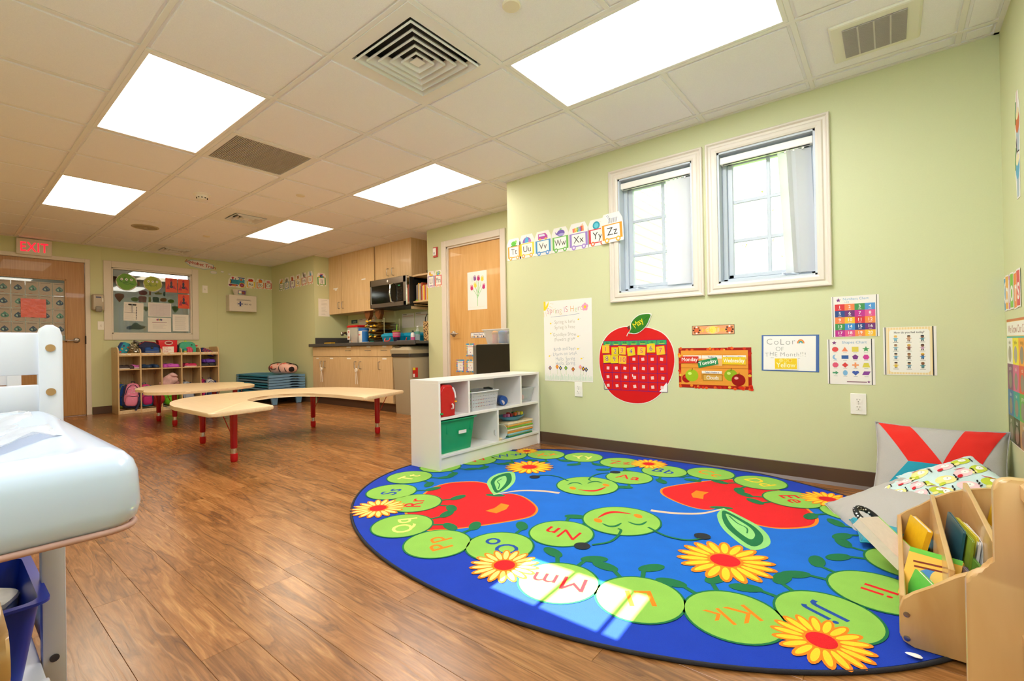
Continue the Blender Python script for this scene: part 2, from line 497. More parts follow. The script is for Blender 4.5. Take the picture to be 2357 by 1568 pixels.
M['foil'] = mat('crinkled_foil', 'd8d6cc', .18, 1.0, bump=1.0, scale=14)
M['grey_cloth'] = mat('grey_cotton', 'b5b0ab', .95, sheen=.2, bump=.25, scale=350, var=.03)
M['siding'] = mat('white_siding', 'e2e2e4', .6)
M['grass'] = mat('lawn_grass', '7fa050', .9, var=.3, scale=6)
M['leaf'] = mat('spring_leaf', '9fc45c', .6)
M['bark'] = mat('tree_bark', 'c4b8ac', .8, var=.2, scale=12)
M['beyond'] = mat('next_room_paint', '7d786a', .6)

def plank_mat():
    m = bpy.data.materials.new('vinyl_plank_wood'); m.use_nodes = True
    nt = m.node_tree; b = nt.nodes['Principled BSDF']; L = nt.links.new; N = nt.nodes.new
    tc = N('ShaderNodeTexCoord'); oi = N('ShaderNodeObjectInfo')
    ml = N('ShaderNodeMath'); ml.operation = 'MULTIPLY'; ml.inputs[1].default_value = 57.0
    L(oi.outputs['Random'], ml.inputs[0])
    cb = N('ShaderNodeCombineXYZ'); L(ml.outputs[0], cb.inputs['X']); L(ml.outputs[0], cb.inputs['Z'])
    ad = N('ShaderNodeVectorMath'); ad.operation = 'ADD'; L(tc.outputs['Object'], ad.inputs[0]); L(cb.outputs[0], ad.inputs[1])
    mp = N('ShaderNodeMapping'); mp.inputs['Scale'].default_value = (1.5, 13, 1); L(ad.outputs[0], mp.inputs['Vector'])
    wp = N('ShaderNodeTexNoise'); wp.inputs['Scale'].default_value = 1.3; wp.inputs['Detail'].default_value = 2; L(mp.outputs[0], wp.inputs['Vector'])
    sc = N('ShaderNodeVectorMath'); sc.operation = 'MULTIPLY_ADD'; L(wp.outputs['Color'], sc.inputs[0]); sc.inputs[1].default_value = (1.5, 4.2, 0); L(mp.outputs[0], sc.inputs[2])
    n = N('ShaderNodeTexNoise'); n.inputs['Scale'].default_value = 1.5; n.inputs['Detail'].default_value = 7; n.inputs['Roughness'].default_value = .62
    n.inputs['Distortion'].default_value = .9
    L(sc.outputs[0], n.inputs['Vector'])
    r = N('ShaderNodeValToRGB'); e = r.color_ramp.elements
    e[0].position = .28; e[0].color = (*lin('643d1d'), 1); e[1].position = .74; e[1].color = (*lin('bd8852'), 1)
    k = e.new(.42); k.color = (*lin('8a582d'), 1); k = e.new(.56); k.color = (*lin('a36d3c'), 1)
    L(n.outputs['Fac'], r.inputs['Fac'])
    # fine dark pores
    mp2 = N('ShaderNodeMapping'); mp2.inputs['Scale'].default_value = (6, 120, 1); L(ad.outputs[0], mp2.inputs['Vector'])
    n2 = N('ShaderNodeTexNoise'); n2.inputs['Scale'].default_value = 1.6; n2.inputs['Detail'].default_value = 3; L(mp2.outputs[0], n2.inputs['Vector'])
    mr = N('ShaderNodeMapRange'); mr.inputs['From Min'].default_value = .35; mr.inputs['From Max'].default_value = .6; mr.inputs['To Min'].default_value = .78; mr.inputs['To Max'].default_value = 1.04
    L(n2.outputs['Fac'], mr.inputs['Value'])
    rn = N('ShaderNodeMapRange'); rn.inputs['To Min'].default_value = .86; rn.inputs['To Max'].default_value = 1.12; L(oi.outputs['Random'], rn.inputs['Value'])
    m2 = N('ShaderNodeMath'); m2.operation = 'MULTIPLY'; L(mr.outputs[0], m2.inputs[0]); L(rn.outputs[0], m2.inputs[1])
    vs = N('ShaderNodeVectorMath'); vs.operation = 'SCALE'; L(r.outputs['Color'], vs.inputs[0]); L(m2.outputs[0], vs.inputs['Scale'])
    L(vs.outputs[0], b.inputs['Base Color'])
    b.inputs['Roughness'].default_value = .27; b.inputs['Specular IOR Level'].default_value = .6
    bn = N('ShaderNodeBump'); bn.inputs['Strength'].default_value = .25; bn.inputs['Distance'].default_value = .0015
    L(n.outputs['Fac'], bn.inputs['Height']); L(bn.outputs['Normal'], b.inputs['Normal'])
    return m
M['plank'] = plank_mat()

# ------------------------------------------------------------------ room shell
XL, XR, YF, YB = -6.25, 2.585, -1.70, 1.96        # left wall, right wall, front wall, window wall
YD, YK, XA0, XA1, YW = 2.60, 3.02, -4.80, -2.32, 2.45   # door wall, alcove back, alcove sides, short wall beside the alcove
CX0 = -0.49                                        # end of the window wall

floor = struct('floor', box(XL - .3, XR + .3, YF - .3, YK + .3, -.12, -.006), mat('subfloor', '6a4526', .8))
PW, PL = 0.125, 1.22
mid_mesh = None
def plank_mesh(l, w_):
    b = box(.0003, l - .0003, .0003, w_ - .0003, -.006, 0.0, .0006)
    me = bpy.data.meshes.new('plank'); b.to_mesh(me); b.free(); me.materials.append(M['plank']); return me
full = plank_mesh(PL, PW)
y = -0.058 - PW * 14; row = 0
offs = [.27, .52, .31, .71, .0, .93, .18, .60, 1.05]
while y < YK:
    y0, y1 = max(y, YF), min(y + PW, YK)
    if y1 - y0 > .01:
        x = XL - PL + (offs[row % 9] * 1.0 + .13 * row) % PL
        xe = XR if y0 < YB else (CX0 if y0 < YD - .05 else XA1)
        xs = XL if y0 < YW else XA0
        while x < xe:
            a, c = max(x, xs), min(x + PL, xe)
            if c - a > .02:
                me = full if (c - a > PL - 1e-4 and y1 - y0 > PW - 1e-4) else plank_mesh(c - a, y1 - y0)
                o = bpy.data.objects.new('floor_plank', me); COL.objects.link(o); o.parent = floor; o.location = (a, y0, 0)
            x += PL
    y += PW; row += 1

def wallbox(name, x0, x1, y0, y1, holes=(), ax='y', m=None, z1=H + .35):
    """vertical slab; holes as (a0,a1,z0,z1) along its length"""
    b = None
    if not holes: b = box(x0, x1, y0, y1, 0, z1)
    else:
        a0, a1 = (x0, x1) if ax == 'y' else (y0, y1)
        xs = sorted({a0, a1, *[h[0] for h in holes], *[h[1] for h in holes]})
        for p, q in zip(xs, xs[1:]):
            hz = sorted([(h[2], h[3]) for h in holes if h[0] <= p + 1e-6 and h[1] >= q - 1e-6])
            z = 0
            for u, v in hz + [(z1, z1)]:
                if u > z + 1e-6:
                    b = box(p, q, y0, y1, z, u, bm=b) if ax == 'y' else box(x0, x1, p, q, z, u, bm=b)
                z = v
    if b: bmesh.ops.remove_doubles(b, verts=b.verts, dist=1e-5)
    return struct(name, b, m or M['green'])

W1 = (.585, 1.13, 1.205, 2.05); W2 = (1.29, 1.834, 1.205, 2.055)
wallbox('wall_back', CX0 + .12, XR + .14, YB, YB + .16, [W1, W2])
wallbox('wall_corner', CX0, CX0 + .12, YB, YD)
DB = (-1.985, -1.105, 0, 2.03)
wallbox('wall_door', XA1 + .1, CX0 + .12, YD, YD + .12, [DB])
wallbox('wall_alcove_right', XA1, XA1 + .1, YD, YK + .1)
wallbox('wall_alcove_back', XA0 - .1, XA1 + .1, YK, YK + .1)
wallbox('wall_alcove_left', XA0 - .1, XA0, YW, YK)
wallbox('wall_back_left', XL - .12, XA0 - .1, YW, YW + .12)
DL = (-.95, .03, 0, 2.04); IW = (.30, 1.255, 1.09, 2.015)
wallbox('wall_left', XL - .12, XL, YF, YW, [DL, IW], ax='x')
TW = (1.18, 1.675, 1.615, 2.05)
wallbox('wall_front', XL - .12, XR + .14, YF - .15, YF, [TW])
wallbox('wall_right', XR, XR + .14, YF, YB)

# baseboards: vinyl cove strips
def base(name, x0, x1, y0, y1): return struct(name, box(x0, x1, y0, y1, 0, .1, .003), M['brown_base'])
base('baseboard_back', CX0, XR, YB - .006, YB)
struct('trim_1', prism([(YB - .02, 0), (YB - .004, 0), (YB - .004, .02)], CX0, XR, 'x'), M['brown_base'])['kind'] = 'structure'
base('baseboard_right', XR - .006, XR, YF, YB - .006)
base('baseboard_left', XL, XL + .006, .085, YW)
base('baseboard_alcove', XL, XA0, YW - .006, YW)
base('baseboard_door', XA1, -2.07, YD - .006, YD)
base('baseboard_door_2', -1.02, CX0, YD - .006, YD)
# joint strips on the left wall
for k, yy in enumerate((1.605, 0.205)):
    struct('trim_%d' % (k + 2), box(XL, XL + .002, yy - .003, yy + .003, .1, H), M['green'])

# ------------------------------------------------------------------ ceiling: grid, tiles, lights, vents
T = 0.6096
ceil = struct('ceiling', box(XL - .2, XR + .2, YF - .2, YK + .2, H + .12, H + .2), M['tile'])
SPECIAL = {}
def cells(i0, i1, j0, j1, tagv):
    for i in range(i0, i1):
        for j in range(j0, j1): SPECIAL[i, j] = tagv
LIGHTS = [(-3, -1, -1, 0, 's', 'ceiling light panel above the floor between white crib frame and tables'),
          (-7, -5, -1, 0, 'w', 'ceiling light panel nearest the EXIT sign'),
          (-3, -1, 2, 3, 's', 'bright ceiling light panel in front of the storage door'),
          (-7, -5, 2, 3, 'w', 'small looking ceiling light panel in front of the kitchen cabinets'),
          (1, 3, 1, 2, 'c', 'large bright ceiling light panel beside the two windows'),
          (1, 3, -3, -2, 'c', 'unseen ceiling light panel added by the front wall')]  # last panel is unseen, added for cool light near the viewpoint
for L_ in LIGHTS: cells(*L_[:4], 'light')
for c in ((0, 0), (-3, 0), (-6, 1), (-10, 1)): SPECIAL[c] = 'vent'
def room_x(j):                                     # extents of a row of cells
    y0 = j * T
    return (XL, XR) if y0 < YB - .05 else ((XL, CX0) if y0 < YD - .3 else (XL, CX0))
g = .012
def bar(x0, x1, y0, y1, dz=0): obj('grid_bar', box(x0, x1, y0, y1, H - dz, H + .03 - dz, .002), M['grid'], ceil)
for i in range(-10, 5):
    x = i * T; yy = YF; ye = YB if x > CX0 else YK
    cuts = sorted((L_[2] * T, L_[3] * T) for L_ in LIGHTS if L_[0] < i < L_[1])
    for c0, c1 in cuts + [(ye, ye)]:
        if c0 > yy: bar(x - g, x + g, yy, min(c0 + g if c0 != ye else ye, ye))
        yy = c1 - g
for j in range(-2, 5):
    y = j * T
    i0, x1 = XL, (XR if y < YB else CX0)
    bar(i0, x1, y - g, y + g, .0007)
for x0, x1, y0, y1 in ((XL, XR, YF, YF + .02), (XR - .02, XR, YF, YB), (CX0, XR, YB - .02, YB), (XL, XL + .02, YF, YW), (XL, XA0, YW - .02, YW)):
    obj('wall_angle', box(x0, x1, y0, y1, H - .0014, H + .03), M['grid'], ceil)
def tile_mesh(w_, h_):
    b = box(0, w_, 0, h_, .004, .03)
    return b
full_t = None
for i in range(-11, 5):
    for j in range(-3, 5):
        if (i, j) in SPECIAL: continue
        x0, x1 = max(i * T + g, XL + .02), min((i + 1) * T - g, XR - .02)
        y0, y1 = max(j * T + g, YF + .02), min((j + 1) * T - g, YK)
        if x0 < CX0 < x1 and y0 >= YB - .2: x1 = CX0
        if x0 > CX0 - .01: y1 = min(y1, YB - .02)
        if i * T < XA0 - .3 and y1 > YW: y1 = min(y1, YW if x1 < XA0 else YK)
        if x1 - x0 < .02 or y1 - y0 < .02: continue
        ww, hh = x1 - x0, y1 - y0
        std = abs(ww - (T - 2 * g)) < 1e-4 and abs(hh - (T - 2 * g)) < 1e-4
        if std and full_t: me = full_t
        else:
            b = box(0, ww, 0, hh, .006, .03, 0)
            s_ = .014; join(b, prism([(s_, s_), (ww - s_, s_), (ww - s_, hh - s_), (s_, hh - s_)], -.002, .0062, 'z')) if min(ww, hh) > .06 else None
            me = bpy.data.meshes.new('ceiling_tile'); bmesh.ops.recalc_face_normals(b, faces=b.faces); b.to_mesh(me); b.free(); me.materials.append(M['tile'])
            if std: full_t = me
        o = bpy.data.objects.new('ceiling_tile', me); COL.objects.link(o); o.parent = ceil; o.location = (x0, y0, H)
obj('ceiling_tile', box(CX0 + .002, -g, 3 * T + g, YB - .022, H + .004, H + .03), M['tile'], ceil)
for (i0, i1, j0, j1, kd, lab) in LIGHTS:
    x0, x1, y0, y1 = i0 * T + g, i1 * T - g, max(j0 * T + g, YF + .02), j1 * T - g
    t = thing('ceiling_light', lab, 'ceiling light', ((x0 + x1) / 2, (y0 + y1) / 2, H), group='ceiling light panels')
    a, c = (x1 - x0) / 2, (y1 - y0) / 2; f = .022
    fr = None
    for q in ((-a, a, -c, -c + f), (-a, a, c - f, c), (-a, -a + f, -c + f, c - f), (a - f, a, -c + f, c - f)): fr = box(*q, -.001, .03, .002, bm=fr)
    obj('lamp_frame', fr, M['grid'], t)
    df = BM(); V_ = [df.verts.new(p) for p in ((-a + f, -c + f, .004), (a - f, -c + f, .004), (a - f, c - f, .004), (-a + f, c - f, .004))]; df.faces.new(V_[::-1])
    me = bpy.data.meshes.new('diffuser'); df.to_mesh(me); df.free()
    obj('diffuser', me, M[{'c': 'diffuser_cool', 's': 'diffuser_soft', 'w': 'diffuser'}[kd]], t)
    obj('housing', box(-a, a, -c, c, .031, .10), M['grid'], t)

def diffuser_vent(i, j, lab, sz=.229, n=5, name='ceiling_vent', panel=True):
    cx, cy = (i + .5) * T, (j + .5) * T
    t = thing(name, lab, 'air vent', (cx, cy, H), group='ceiling air vents')
    a = T / 2 - g; b = None
    for q in ((-a, a, -a, -sz), (-a, a, sz, a), (-a, -sz, -sz, sz), (sz, a, -sz, sz)): b = box(*q, -.004, .02, bm=b)
    obj('face_plate', b, M['grid'], t)
    obj('duct', box(-sz, sz, -sz, sz, .10, .12), M['dark'], t)
    b = None
    for q in ((-sz, sz, -sz, -sz + .004), (-sz, sz, sz - .004, sz), (-sz, -sz + .004, -sz, sz), (sz - .004, sz, -sz, sz)): b = box(*q, .02, .1, bm=b)
    obj('duct_wall', b, M['dark'], t)
    for k in range(n):                              # nested louvre rings, sloping inwards and down
        ro = sz - .012 - k * (sz - .03) / n; ri = ro - .024; z0, z1 = -.010, .020
        ring = BM()
        def sq(r, z): return [ring.verts.new(p) for p in ((-r, -r, z), (r, -r, z), (r, r, z), (-r, r, z))]
        P_ = [sq(ro - .001, z0), sq(ro - .001, z0 - .007), sq(ro + .001, z0 - .007), sq(ro + .001, z0 + .004), sq(ri, z1 + .004), sq(ri, z1)]
        for u in range(6):
            A, B_ = P_[u], P_[(u + 1) % 6]
            for q in range(4): ring.faces.new((A[q], A[(q + 1) % 4], B_[(q + 1) % 4], B_[q]))
        obj('louvre', ring, M['grid'], t)
    c = .035
    obj('centre_cone', lathe([(c * 1.1, -.010), (c * 1.1, -.006), (.004, .02)], 4, c=(0, 0, 0)), M['grid'], t).rotation_euler = (0, 0, PI / 4)
diffuser_vent(0, 0, 'large square louvred air vent in the ceiling beside the big light panel')
diffuser_vent(-6, 1, 'square air vent beside the light panel before the kitchen', .16, 3)
diffuser_vent(-10, 1, 'square air vent at the wall above the interior window', .16, 3)
t = thing('return_grille', 'flat perforated return air grille between ceiling tiles near the large light', 'air vent', (-2.5 * T, .5 * T, H), group='ceiling air vents')
a = T / 2 - g
fr = None
for q in ((-a, a, -a, -a + .03), (-a, a, a - .03, a), (-a, -a + .03, -a + .03, a - .03), (a - .03, a, -a + .03, a - .03)): fr = box(*q, -.003, .02, bm=fr)
obj('grille_frame', fr, M['grid'], t)
b = None
for k in range(44): b = box(-a + .03, a - .03, -a + .03 + k * .0119, -a + .037 + k * .0119, .0, .004, bm=b)
o = obj('grille_bars', b, mat('grille_metal', 'b7ada6', .5), t); o['kind'] = 'stuff'
obj('duct', box(-a, a, -a, a, .05, .06), mat('duct_grey', '8c8078', .8), t)

# bathroom style exhaust fan near the right wall
t = thing('exhaust_fan', 'square exhaust fan cover with dusty grey grille near the right wall', 'exhaust fan', (2.12, 1.545, H))
obj('cover_plate', box(-.17, .17, -.175, .175, -.016, .004, .010, 2), mat('aged_plastic', 'e6e2d2', .4), t)
o = obj('grille', box(-.118, .118, -.13, .13, -.019, -.015), mat('dusty_mesh', '8f8684', .8, var=.25, scale=60), t)
b = None
for k in range(40): b = box(-.118, .118, -.13 + k * .0066, -.1272 + k * .0066, -.022, -.019, bm=b)
o2 = obj('grille_bars', b, mat('fan_bars', 'b9b1ae', .5), t); o2['kind'] = 'stuff'
b = None
for k in (-.06, 0, .06): b = box(k - .003, k + .003, -.13, .13, -.0225, -.019, bm=b)
obj('grille_rib', b, mat('fan_ribs', 'c9c3bd', .5), t)
# round fittings
for (x, y, lab) in ((-2.154, .927, 'round sprinkler cover plate before the kitchen light panel'), (-4.547, .915, 'round sprinkler cover plate nearest the interior window'), (.918, .308, 'round sprinkler cover plate beside the large square air vent')):
    t = thing('sprinkler_cover', lab, 'sprinkler cover', (x, y, H), group='sprinkler cover plates')
    obj('plate', lathe([(0, -.012), (.036, -.012), (.039, -.009), (.039, -.002), (.0385, 0)], 28), mat('cream_enamel', 'e8dcc4', .4), t, smooth=True)
t = thing('smoke_detector', 'round smoke detector on the ceiling between the light panels', 'smoke detector', (-2.796, .32, H))
obj('detector_base', lathe([(0, 0), (.072, 0), (.072, -.010), (.055, -.016), (0, -.016)][::-1], 28), M['outlet'], t, smooth=True)
obj('detector_head', lathe([(0, -.05), (.03, -.05), (.046, -.034), (.05, -.016), (0, -.016)], 28), M['outlet'], t, smooth=True)
b = None
for k in range(10):
    an = 2 * PI * k / 10; b = box(-.006, .006, .0405, .046, -.042, -.036, bm=b, mx=Matrix.Rotation(an, 4, 'Z'))
obj('air_slot', b, M['dark'], t)
t = thing('ceiling_speaker', 'round ceiling speaker with dusty grille near the interior window', 'speaker', (-4.56, .30, H))
obj('speaker_rim', lathe([(.125, .0), (.13, -.004), (.126, -.010), (.112, -.012), (.112, 0)], 36), mat('speaker_rim', 'b9a888', .5), t, smooth=True)
obj('grille', lathe([(0, -.012), (.06, -.011), (.112, -.006), (.112, .002)], 36), mat('speaker_grille', '9c8c70', .6, var=.15, scale=90), t, smooth=True)
obj('speaker_dome', lathe([(0, -.020), (.015, -.018), (.02, -.011)], 16), mat('speaker_dome', 'b5a588', .5), t, smooth=True)

# ------------------------------------------------------------------ windows
def casing(name, win, wd=.07, y=YB, parent=None):
    x0, x1, z0, z1 = win
    prof = [(0, 0), (0, .012), (.012, .016), (.03, .016), (.038, .010), (.05, .012), (.058, .022), (.066, .022), (wd, .018), (wd, 0)]
    b = BM(); rings = []
    for (d, h) in prof:
        rings.append([b.verts.new(p) for p in ((x0 - d, y - h, z0 - d), (x1 + d, y - h, z0 - d), (x1 + d, y - h, z1 + d), (x0 - d, y - h, z1 + d))])
    for A, B_ in zip(rings, rings[1:]):
        for k in range(4): b.faces.new((A[k], A[(k + 1) % 4], B_[(k + 1) % 4], B_[k]))
    return obj('casing', b, M['trim'], parent)

def ext_window(name, win, cols, blinds):
    x0, x1, z0, z1 = win
    t = bpy.data.objects.new(name, None); COL.objects.link(t); t['kind'] = 'structure'
    casing('casing', win, parent=t)
    b = None                                        # jamb liner
    for q in ((x0 - .001, x0 + .012, z0, z1), (x1 - .012, x1 + .001, z0, z1), (x0, x1, z0 - .001, z0 + .012), (x0, x1, z1 - .012, z1 + .001)):
        b = box(q[0], q[1], YB - .002, YB + .16, q[2], q[3], bm=b)
    obj('jamb', b, M['vinyl_white'], t)
    a0, a1, c0, c1 = x0 + .012, x1 - .012, z0 + .012, z1 - .012
    b = None
    for q in ((a0, a0 + .028, c0, c1), (a1 - .028, a1, c0, c1), (a0, a1, c0, c0 + .022), (a0, a1, c1 - .03, c1)): b = box(q[0], q[1], YB + .07, YB + .14, q[2], q[3], .004, bm=b)
    obj('frame', b, M['vinyl_white'], t)
    s0, s1, u0, u1 = a0 + .028, a1 - .028, c0 + .022, c1 - .03
    b = None
    for q in ((s0, s0 + .035, u0, u1), (s1 - .035, s1, u0, u1), (s0, s1, u0, u0 + .028), (s0, s1, u1 - .032, u1)): b = box(q[0], q[1], YB + .085, YB + .125, q[2], q[3], .005, bm=b)
    sash = obj('sash', b, M['vinyl_white'], t)
    for xx in cols: obj('muntin', box(xx - .011, xx + .011, YB + .094, YB + .106, u0, u1, .003), M['vinyl_white'], sash)
    for zz in (1.486, 1.740): obj('muntin', box(s0, s1, YB + .0945, YB + .1055, zz - .011, zz + .011, .003), M['vinyl_white'], sash)
    obj('pane', box(s0 + .03, s1 - .03, YB + .099, YB + .101, u0 + .02, u1 - .02), M['glass'], sash)
    # crank handle
    cx = x0 + .12 if name == 'window_1' else x0 + .36
    cr = obj('crank', lathe([(.016, 0), (.018, .008), (.010, .014), (.008, .03), (0, .032)], 14), M['vinyl_white'], t, smooth=True, loc=(cx, YB + .05, z0 + .012))
    obj('crank_handle', tube([(0, -.004, .022), (.02, -.006, .026), (.055, -.01, .016), (.085, -.012, .006)], [.005, .006, .006, .004], 8), M['vinyl_white'], cr, smooth=True)
    return t
ext_window('window_1', W1, (.889, 1.06), None)
ext_window('window_2', W2, (1.571, 1.74), None)

def blinds(name, win, x_from, lab, spread):
    x0, x1, z0, z1 = win
    t = thing(name, lab, 'vertical blind', (x0, YB + .035, z1), group='vertical blinds in the back wall windows')
    wdt = x1 - x0
    obj('head_rail', box(.014, wdt - .014, -.022, .022, -.075, -.030, .004), M['outlet'], t)
    obj('rail_slot', box(.03, wdt - .03, -.016, -.004, -.0765, -.0745), M['dark'], t)
    for k, (dx, an, tilt) in enumerate(spread):
        n = 8; b = BM(); top = []; bot = []
        for q in range(n + 1):
            u = (q / n - .5) * .085; cv = .006 * (1 - (2 * q / n - 1) ** 2)
            p = Vector((u, cv, 0)); p.rotate(mathutils.Euler((0, 0, an)))
            top.append(b.verts.new((p.x, p.y, -.085))); bot.append(b.verts.new((p.x + tilt, p.y, -(z1 - z0) + .03)))
        for q in range(n): b.faces.new((top[q], top[q + 1], bot[q + 1], bot[q]))
        obj('vane', b, M['vane'], t, loc=(dx, 0, 0), smooth='all')
        obj('vane_clip', box(dx - .006, dx + .006, -.004, .004, -.09, -.074, .001), M['outlet'], t)
M['vane'] = mat('vinyl_vane', 'fbfbfd', .45, bump=.02)
_n = M['vane'].node_tree; _tr = _n.nodes.new('ShaderNodeBsdfTranslucent'); _tr.inputs['Color'].default_value = (.85, .86, .88, 1); _mx = _n.nodes.new('ShaderNodeMixShader'); _mx.inputs['Fac'].default_value = .5
_n.links.new(_n.nodes['Principled BSDF'].outputs[0], _mx.inputs[1]); _n.links.new(_tr.outputs[0], _mx.inputs[2]); _n.links.new(_mx.outputs[0], _n.nodes['Material Output'].inputs['Surface'])
blinds('vertical_blind', W1, .4, 'white vertical blind stacked at the side of the narrow first window',
       [(.395 + .030 * k, .22 + .04 * (k % 2), .0) for k in range(4)])
blinds('vertical_blind', W2, .4, 'white vertical blind hanging askew in the window nearest the right wall',
       [(.385, .35, .035), (.412, 1.2, .028), (.430, .9, .02), (.450, .30, .012), (.478, .45, .018)])

# invented unseen transom in the front wall, shaped to throw the rug's sun patch
t = bpy.data.objects.new('invented_transom', None); COL.objects.link(t); t['kind'] = 'structure'
b = None
for q in ((TW[0] - .001, TW[0] + .01, TW[2], TW[3]), (TW[1] - .01, TW[1] + .001, TW[2], TW[3]), (TW[0], TW[1], TW[2] - .001, TW[2] + .008), (TW[0], TW[1], TW[3] - .008, TW[3] + .001)):
    b = box(q[0], q[1], YF - .152, YF + .01, q[2], q[3], bm=b)
obj('frame', b, M['vinyl_white'], t)
for xx in (1.385, 1.605): obj('muntin', box(xx - .009, xx + .009, YF - .06, YF - .045, TW[2], TW[3]), M['vinyl_white'], t)

# invented unseen window in the front wall, added to go with the cool fill
t = bpy.data.objects.new('added_window', None); COL.objects.link(t); t['kind'] = 'structure'
b = None
for q in ((1.71, 1.78, 1.12, 2.12), (2.50, 2.57, 1.12, 2.12), (1.78, 2.50, 1.12, 1.18), (1.78, 2.50, 2.06, 2.12)): b = box(q[0], q[1], YF - .001, YF + .02, q[2], q[3], .003, bm=b)
obj('frame', b, M['trim'], t); obj('added_window_shade', box(1.78, 2.50, YF + .002, YF + .005, 1.18, 2.06), M['vane'], t)

# interior window in the left wall
iw = bpy.data.objects.new('window_3', None); COL.objects.link(iw); iw['kind'] = 'structure'
y0, y1, z0, z1 = IW
b = None
cw = .085
for q in ((y0 - cw, y0, z0 - cw, z1 + cw), (y1, y1 + cw, z0 - cw, z1 + cw), (y0, y1, z0 - cw, z0), (y0, y1, z1, z1 + cw)): b = box(XL - .001, XL + .016, q[0], q[1], q[2], q[3], .003, bm=b)
obj('casing', b, M['trim'], iw)
b = None
for q in ((y0, y0 + .02, z0, z1), (y1 - .02, y1, z0, z1), (y0, y1, z0, z0 + .02), (y0, y1, z1 - .02, z1)): b = box(XL - .12, XL, q[0], q[1], q[2], q[3], .003, bm=b)
obj('frame', b, M['trim'], iw)
obj('pane', box(XL - .062, XL - .056, y0 + .02, y1 - .02, z0 + .02, z1 - .02), M['glass_in'], iw)

# room beyond the glass
struct('floor_next_room', box(-9.6, XL - .12, -2.2, 3.0, -.05, 0), mat('next_floor', '8a7a68', .5))
struct('wall_next_room', box(-9.7, -9.6, -2.2, 3.0, 0, H + .3), M['beyond'])
struct('wall_next_room_2', box(-9.6, XL - .12, 2.9, 3.0, 0, H + .3), M['beyond'])
struct('wall_next_room_3', box(-9.6, XL - .12, -2.3, -2.2, 0, H + .3), M['beyond'])
struct('ceiling_next_room', box(-9.6, XL - .12, -2.2, 3.0, H, H + .1), M['tile'])
for k, (x, y) in enumerate(((-7.3, .9), (-8.6, 1.6), (-7.4, -1.0), (-8.8, -.6))):
    t = thing('ceiling_light', 'ceiling light panel of the next room, %s' % ['just behind the interior window', 'second one behind the interior window', 'just behind the exit door', 'second one behind the exit door'][k], 'ceiling light', (x, y, H), group='light panels of the next room')
    obj('diffuser', box(-.3, .3, -.6, .6, -.01, 0), M['diffuser_cool'], t)
    obj('lamp_frame', box(-.31, .31, -.61, .61, -.006, 0), M['grid'], t)

# ------------------------------------------------------------------ outdoors
struct('lawn', box(-14, 16, YB + .16, 26, -.6, -.5), M['grass'])
hs = thing('neighbouring_wing', 'white clapboard wing of the building seen through the narrow window', 'building', (-.6, 3.5, -.5))
obj('wall_core', box(-.4, -.02, 0, 7.0, 0, 5.5), M['siding'], hs)
cl = None
for k in range(40):
    me = None
    z = .06 + k * .128
    b = prism([(-.03, z), (.014, z), (.014, z + .014), (-.022, z + .127), (-.03, z + .127)], 0, 7.0, 'y')
    if cl is None:
        cl = obj('clapboard', b, M['siding'], hs)
    else:
        b.free(); o = cl.copy(); COL.objects.link(o); o.location = (0, 0, k * .128)
def tree(loc, h, seed, lab, lean=0.0):
    rr = random.Random(seed); t = thing('tree', lab, 'tree', loc, group='spring trees outside the window')
    b = tube([(0, 0, 0), (lean * .4, .0, h * .3), (lean, .1, h * .6), (lean * 1.4, .1, h)], [.09, .07, .045, .01], 8)
    tips = []
    for k in range(26):
        z = h * (.2 + .75 * rr.random()); a = rr.uniform(0, 2 * PI); l = (h - z) * .5 + .5
        p0 = Vector((lean * z / h, 0, z)); d = Vector((math.cos(a), math.sin(a), .9)).normalized()
        pts = [p0]; 
        for q in range(4):
            d = (d + Vector((rr.uniform(-.3, .3), rr.uniform(-.3, .3), rr.uniform(-.1, .3)))).normalized(); pts.append(pts[-1] + d * l / 4)
        tube(pts, [.022, .016, .011, .007, .003], 5, bm=b); tips += pts[2:]
        for q in range(3):
            s = pts[rr.randint(1, 4)]; e = s + Vector((rr.uniform(-.5, .5), rr.uniform(-.5, .5), rr.uniform(0, .5)))
            tube([s, (s + e) / 2 + Vector((0, 0, .04)), e], [.006, .004, .002], 4, bm=b); tips += [e, (s + e) / 2]
    obj('trunk', b, M['bark'], t)
    lv = BM()
    for p in tips:
        for q in range(7):
            c = p + Vector((rr.gauss(0, .14), rr.gauss(0, .14), rr.gauss(0, .14))); s = rr.uniform(.015, .04)
            a = Vector((rr.gauss(0, 1), rr.gauss(0, 1), rr.gauss(0, 1))).normalized(); b_ = a.orthogonal().normalized()
            lv.faces.new([lv.verts.new(c + x) for x in (a * s, b_ * s * .6, -a * s, -b_ * s * .6)])
    me = bpy.data.meshes.new('leaves'); lv.to_mesh(me); lv.free()
    o = obj('leaves', me, M['leaf'], t); o['kind'] = 'stuff'
tree((2.2, 8.0, -.5), 5.2, 3, 'budding tree with pale green leaves outside the wider window', -.9)
tree((-.1 + 2.6, 11.5, -.5), 6.0, 9, 'thin tree further off behind the budding tree outside', .5)
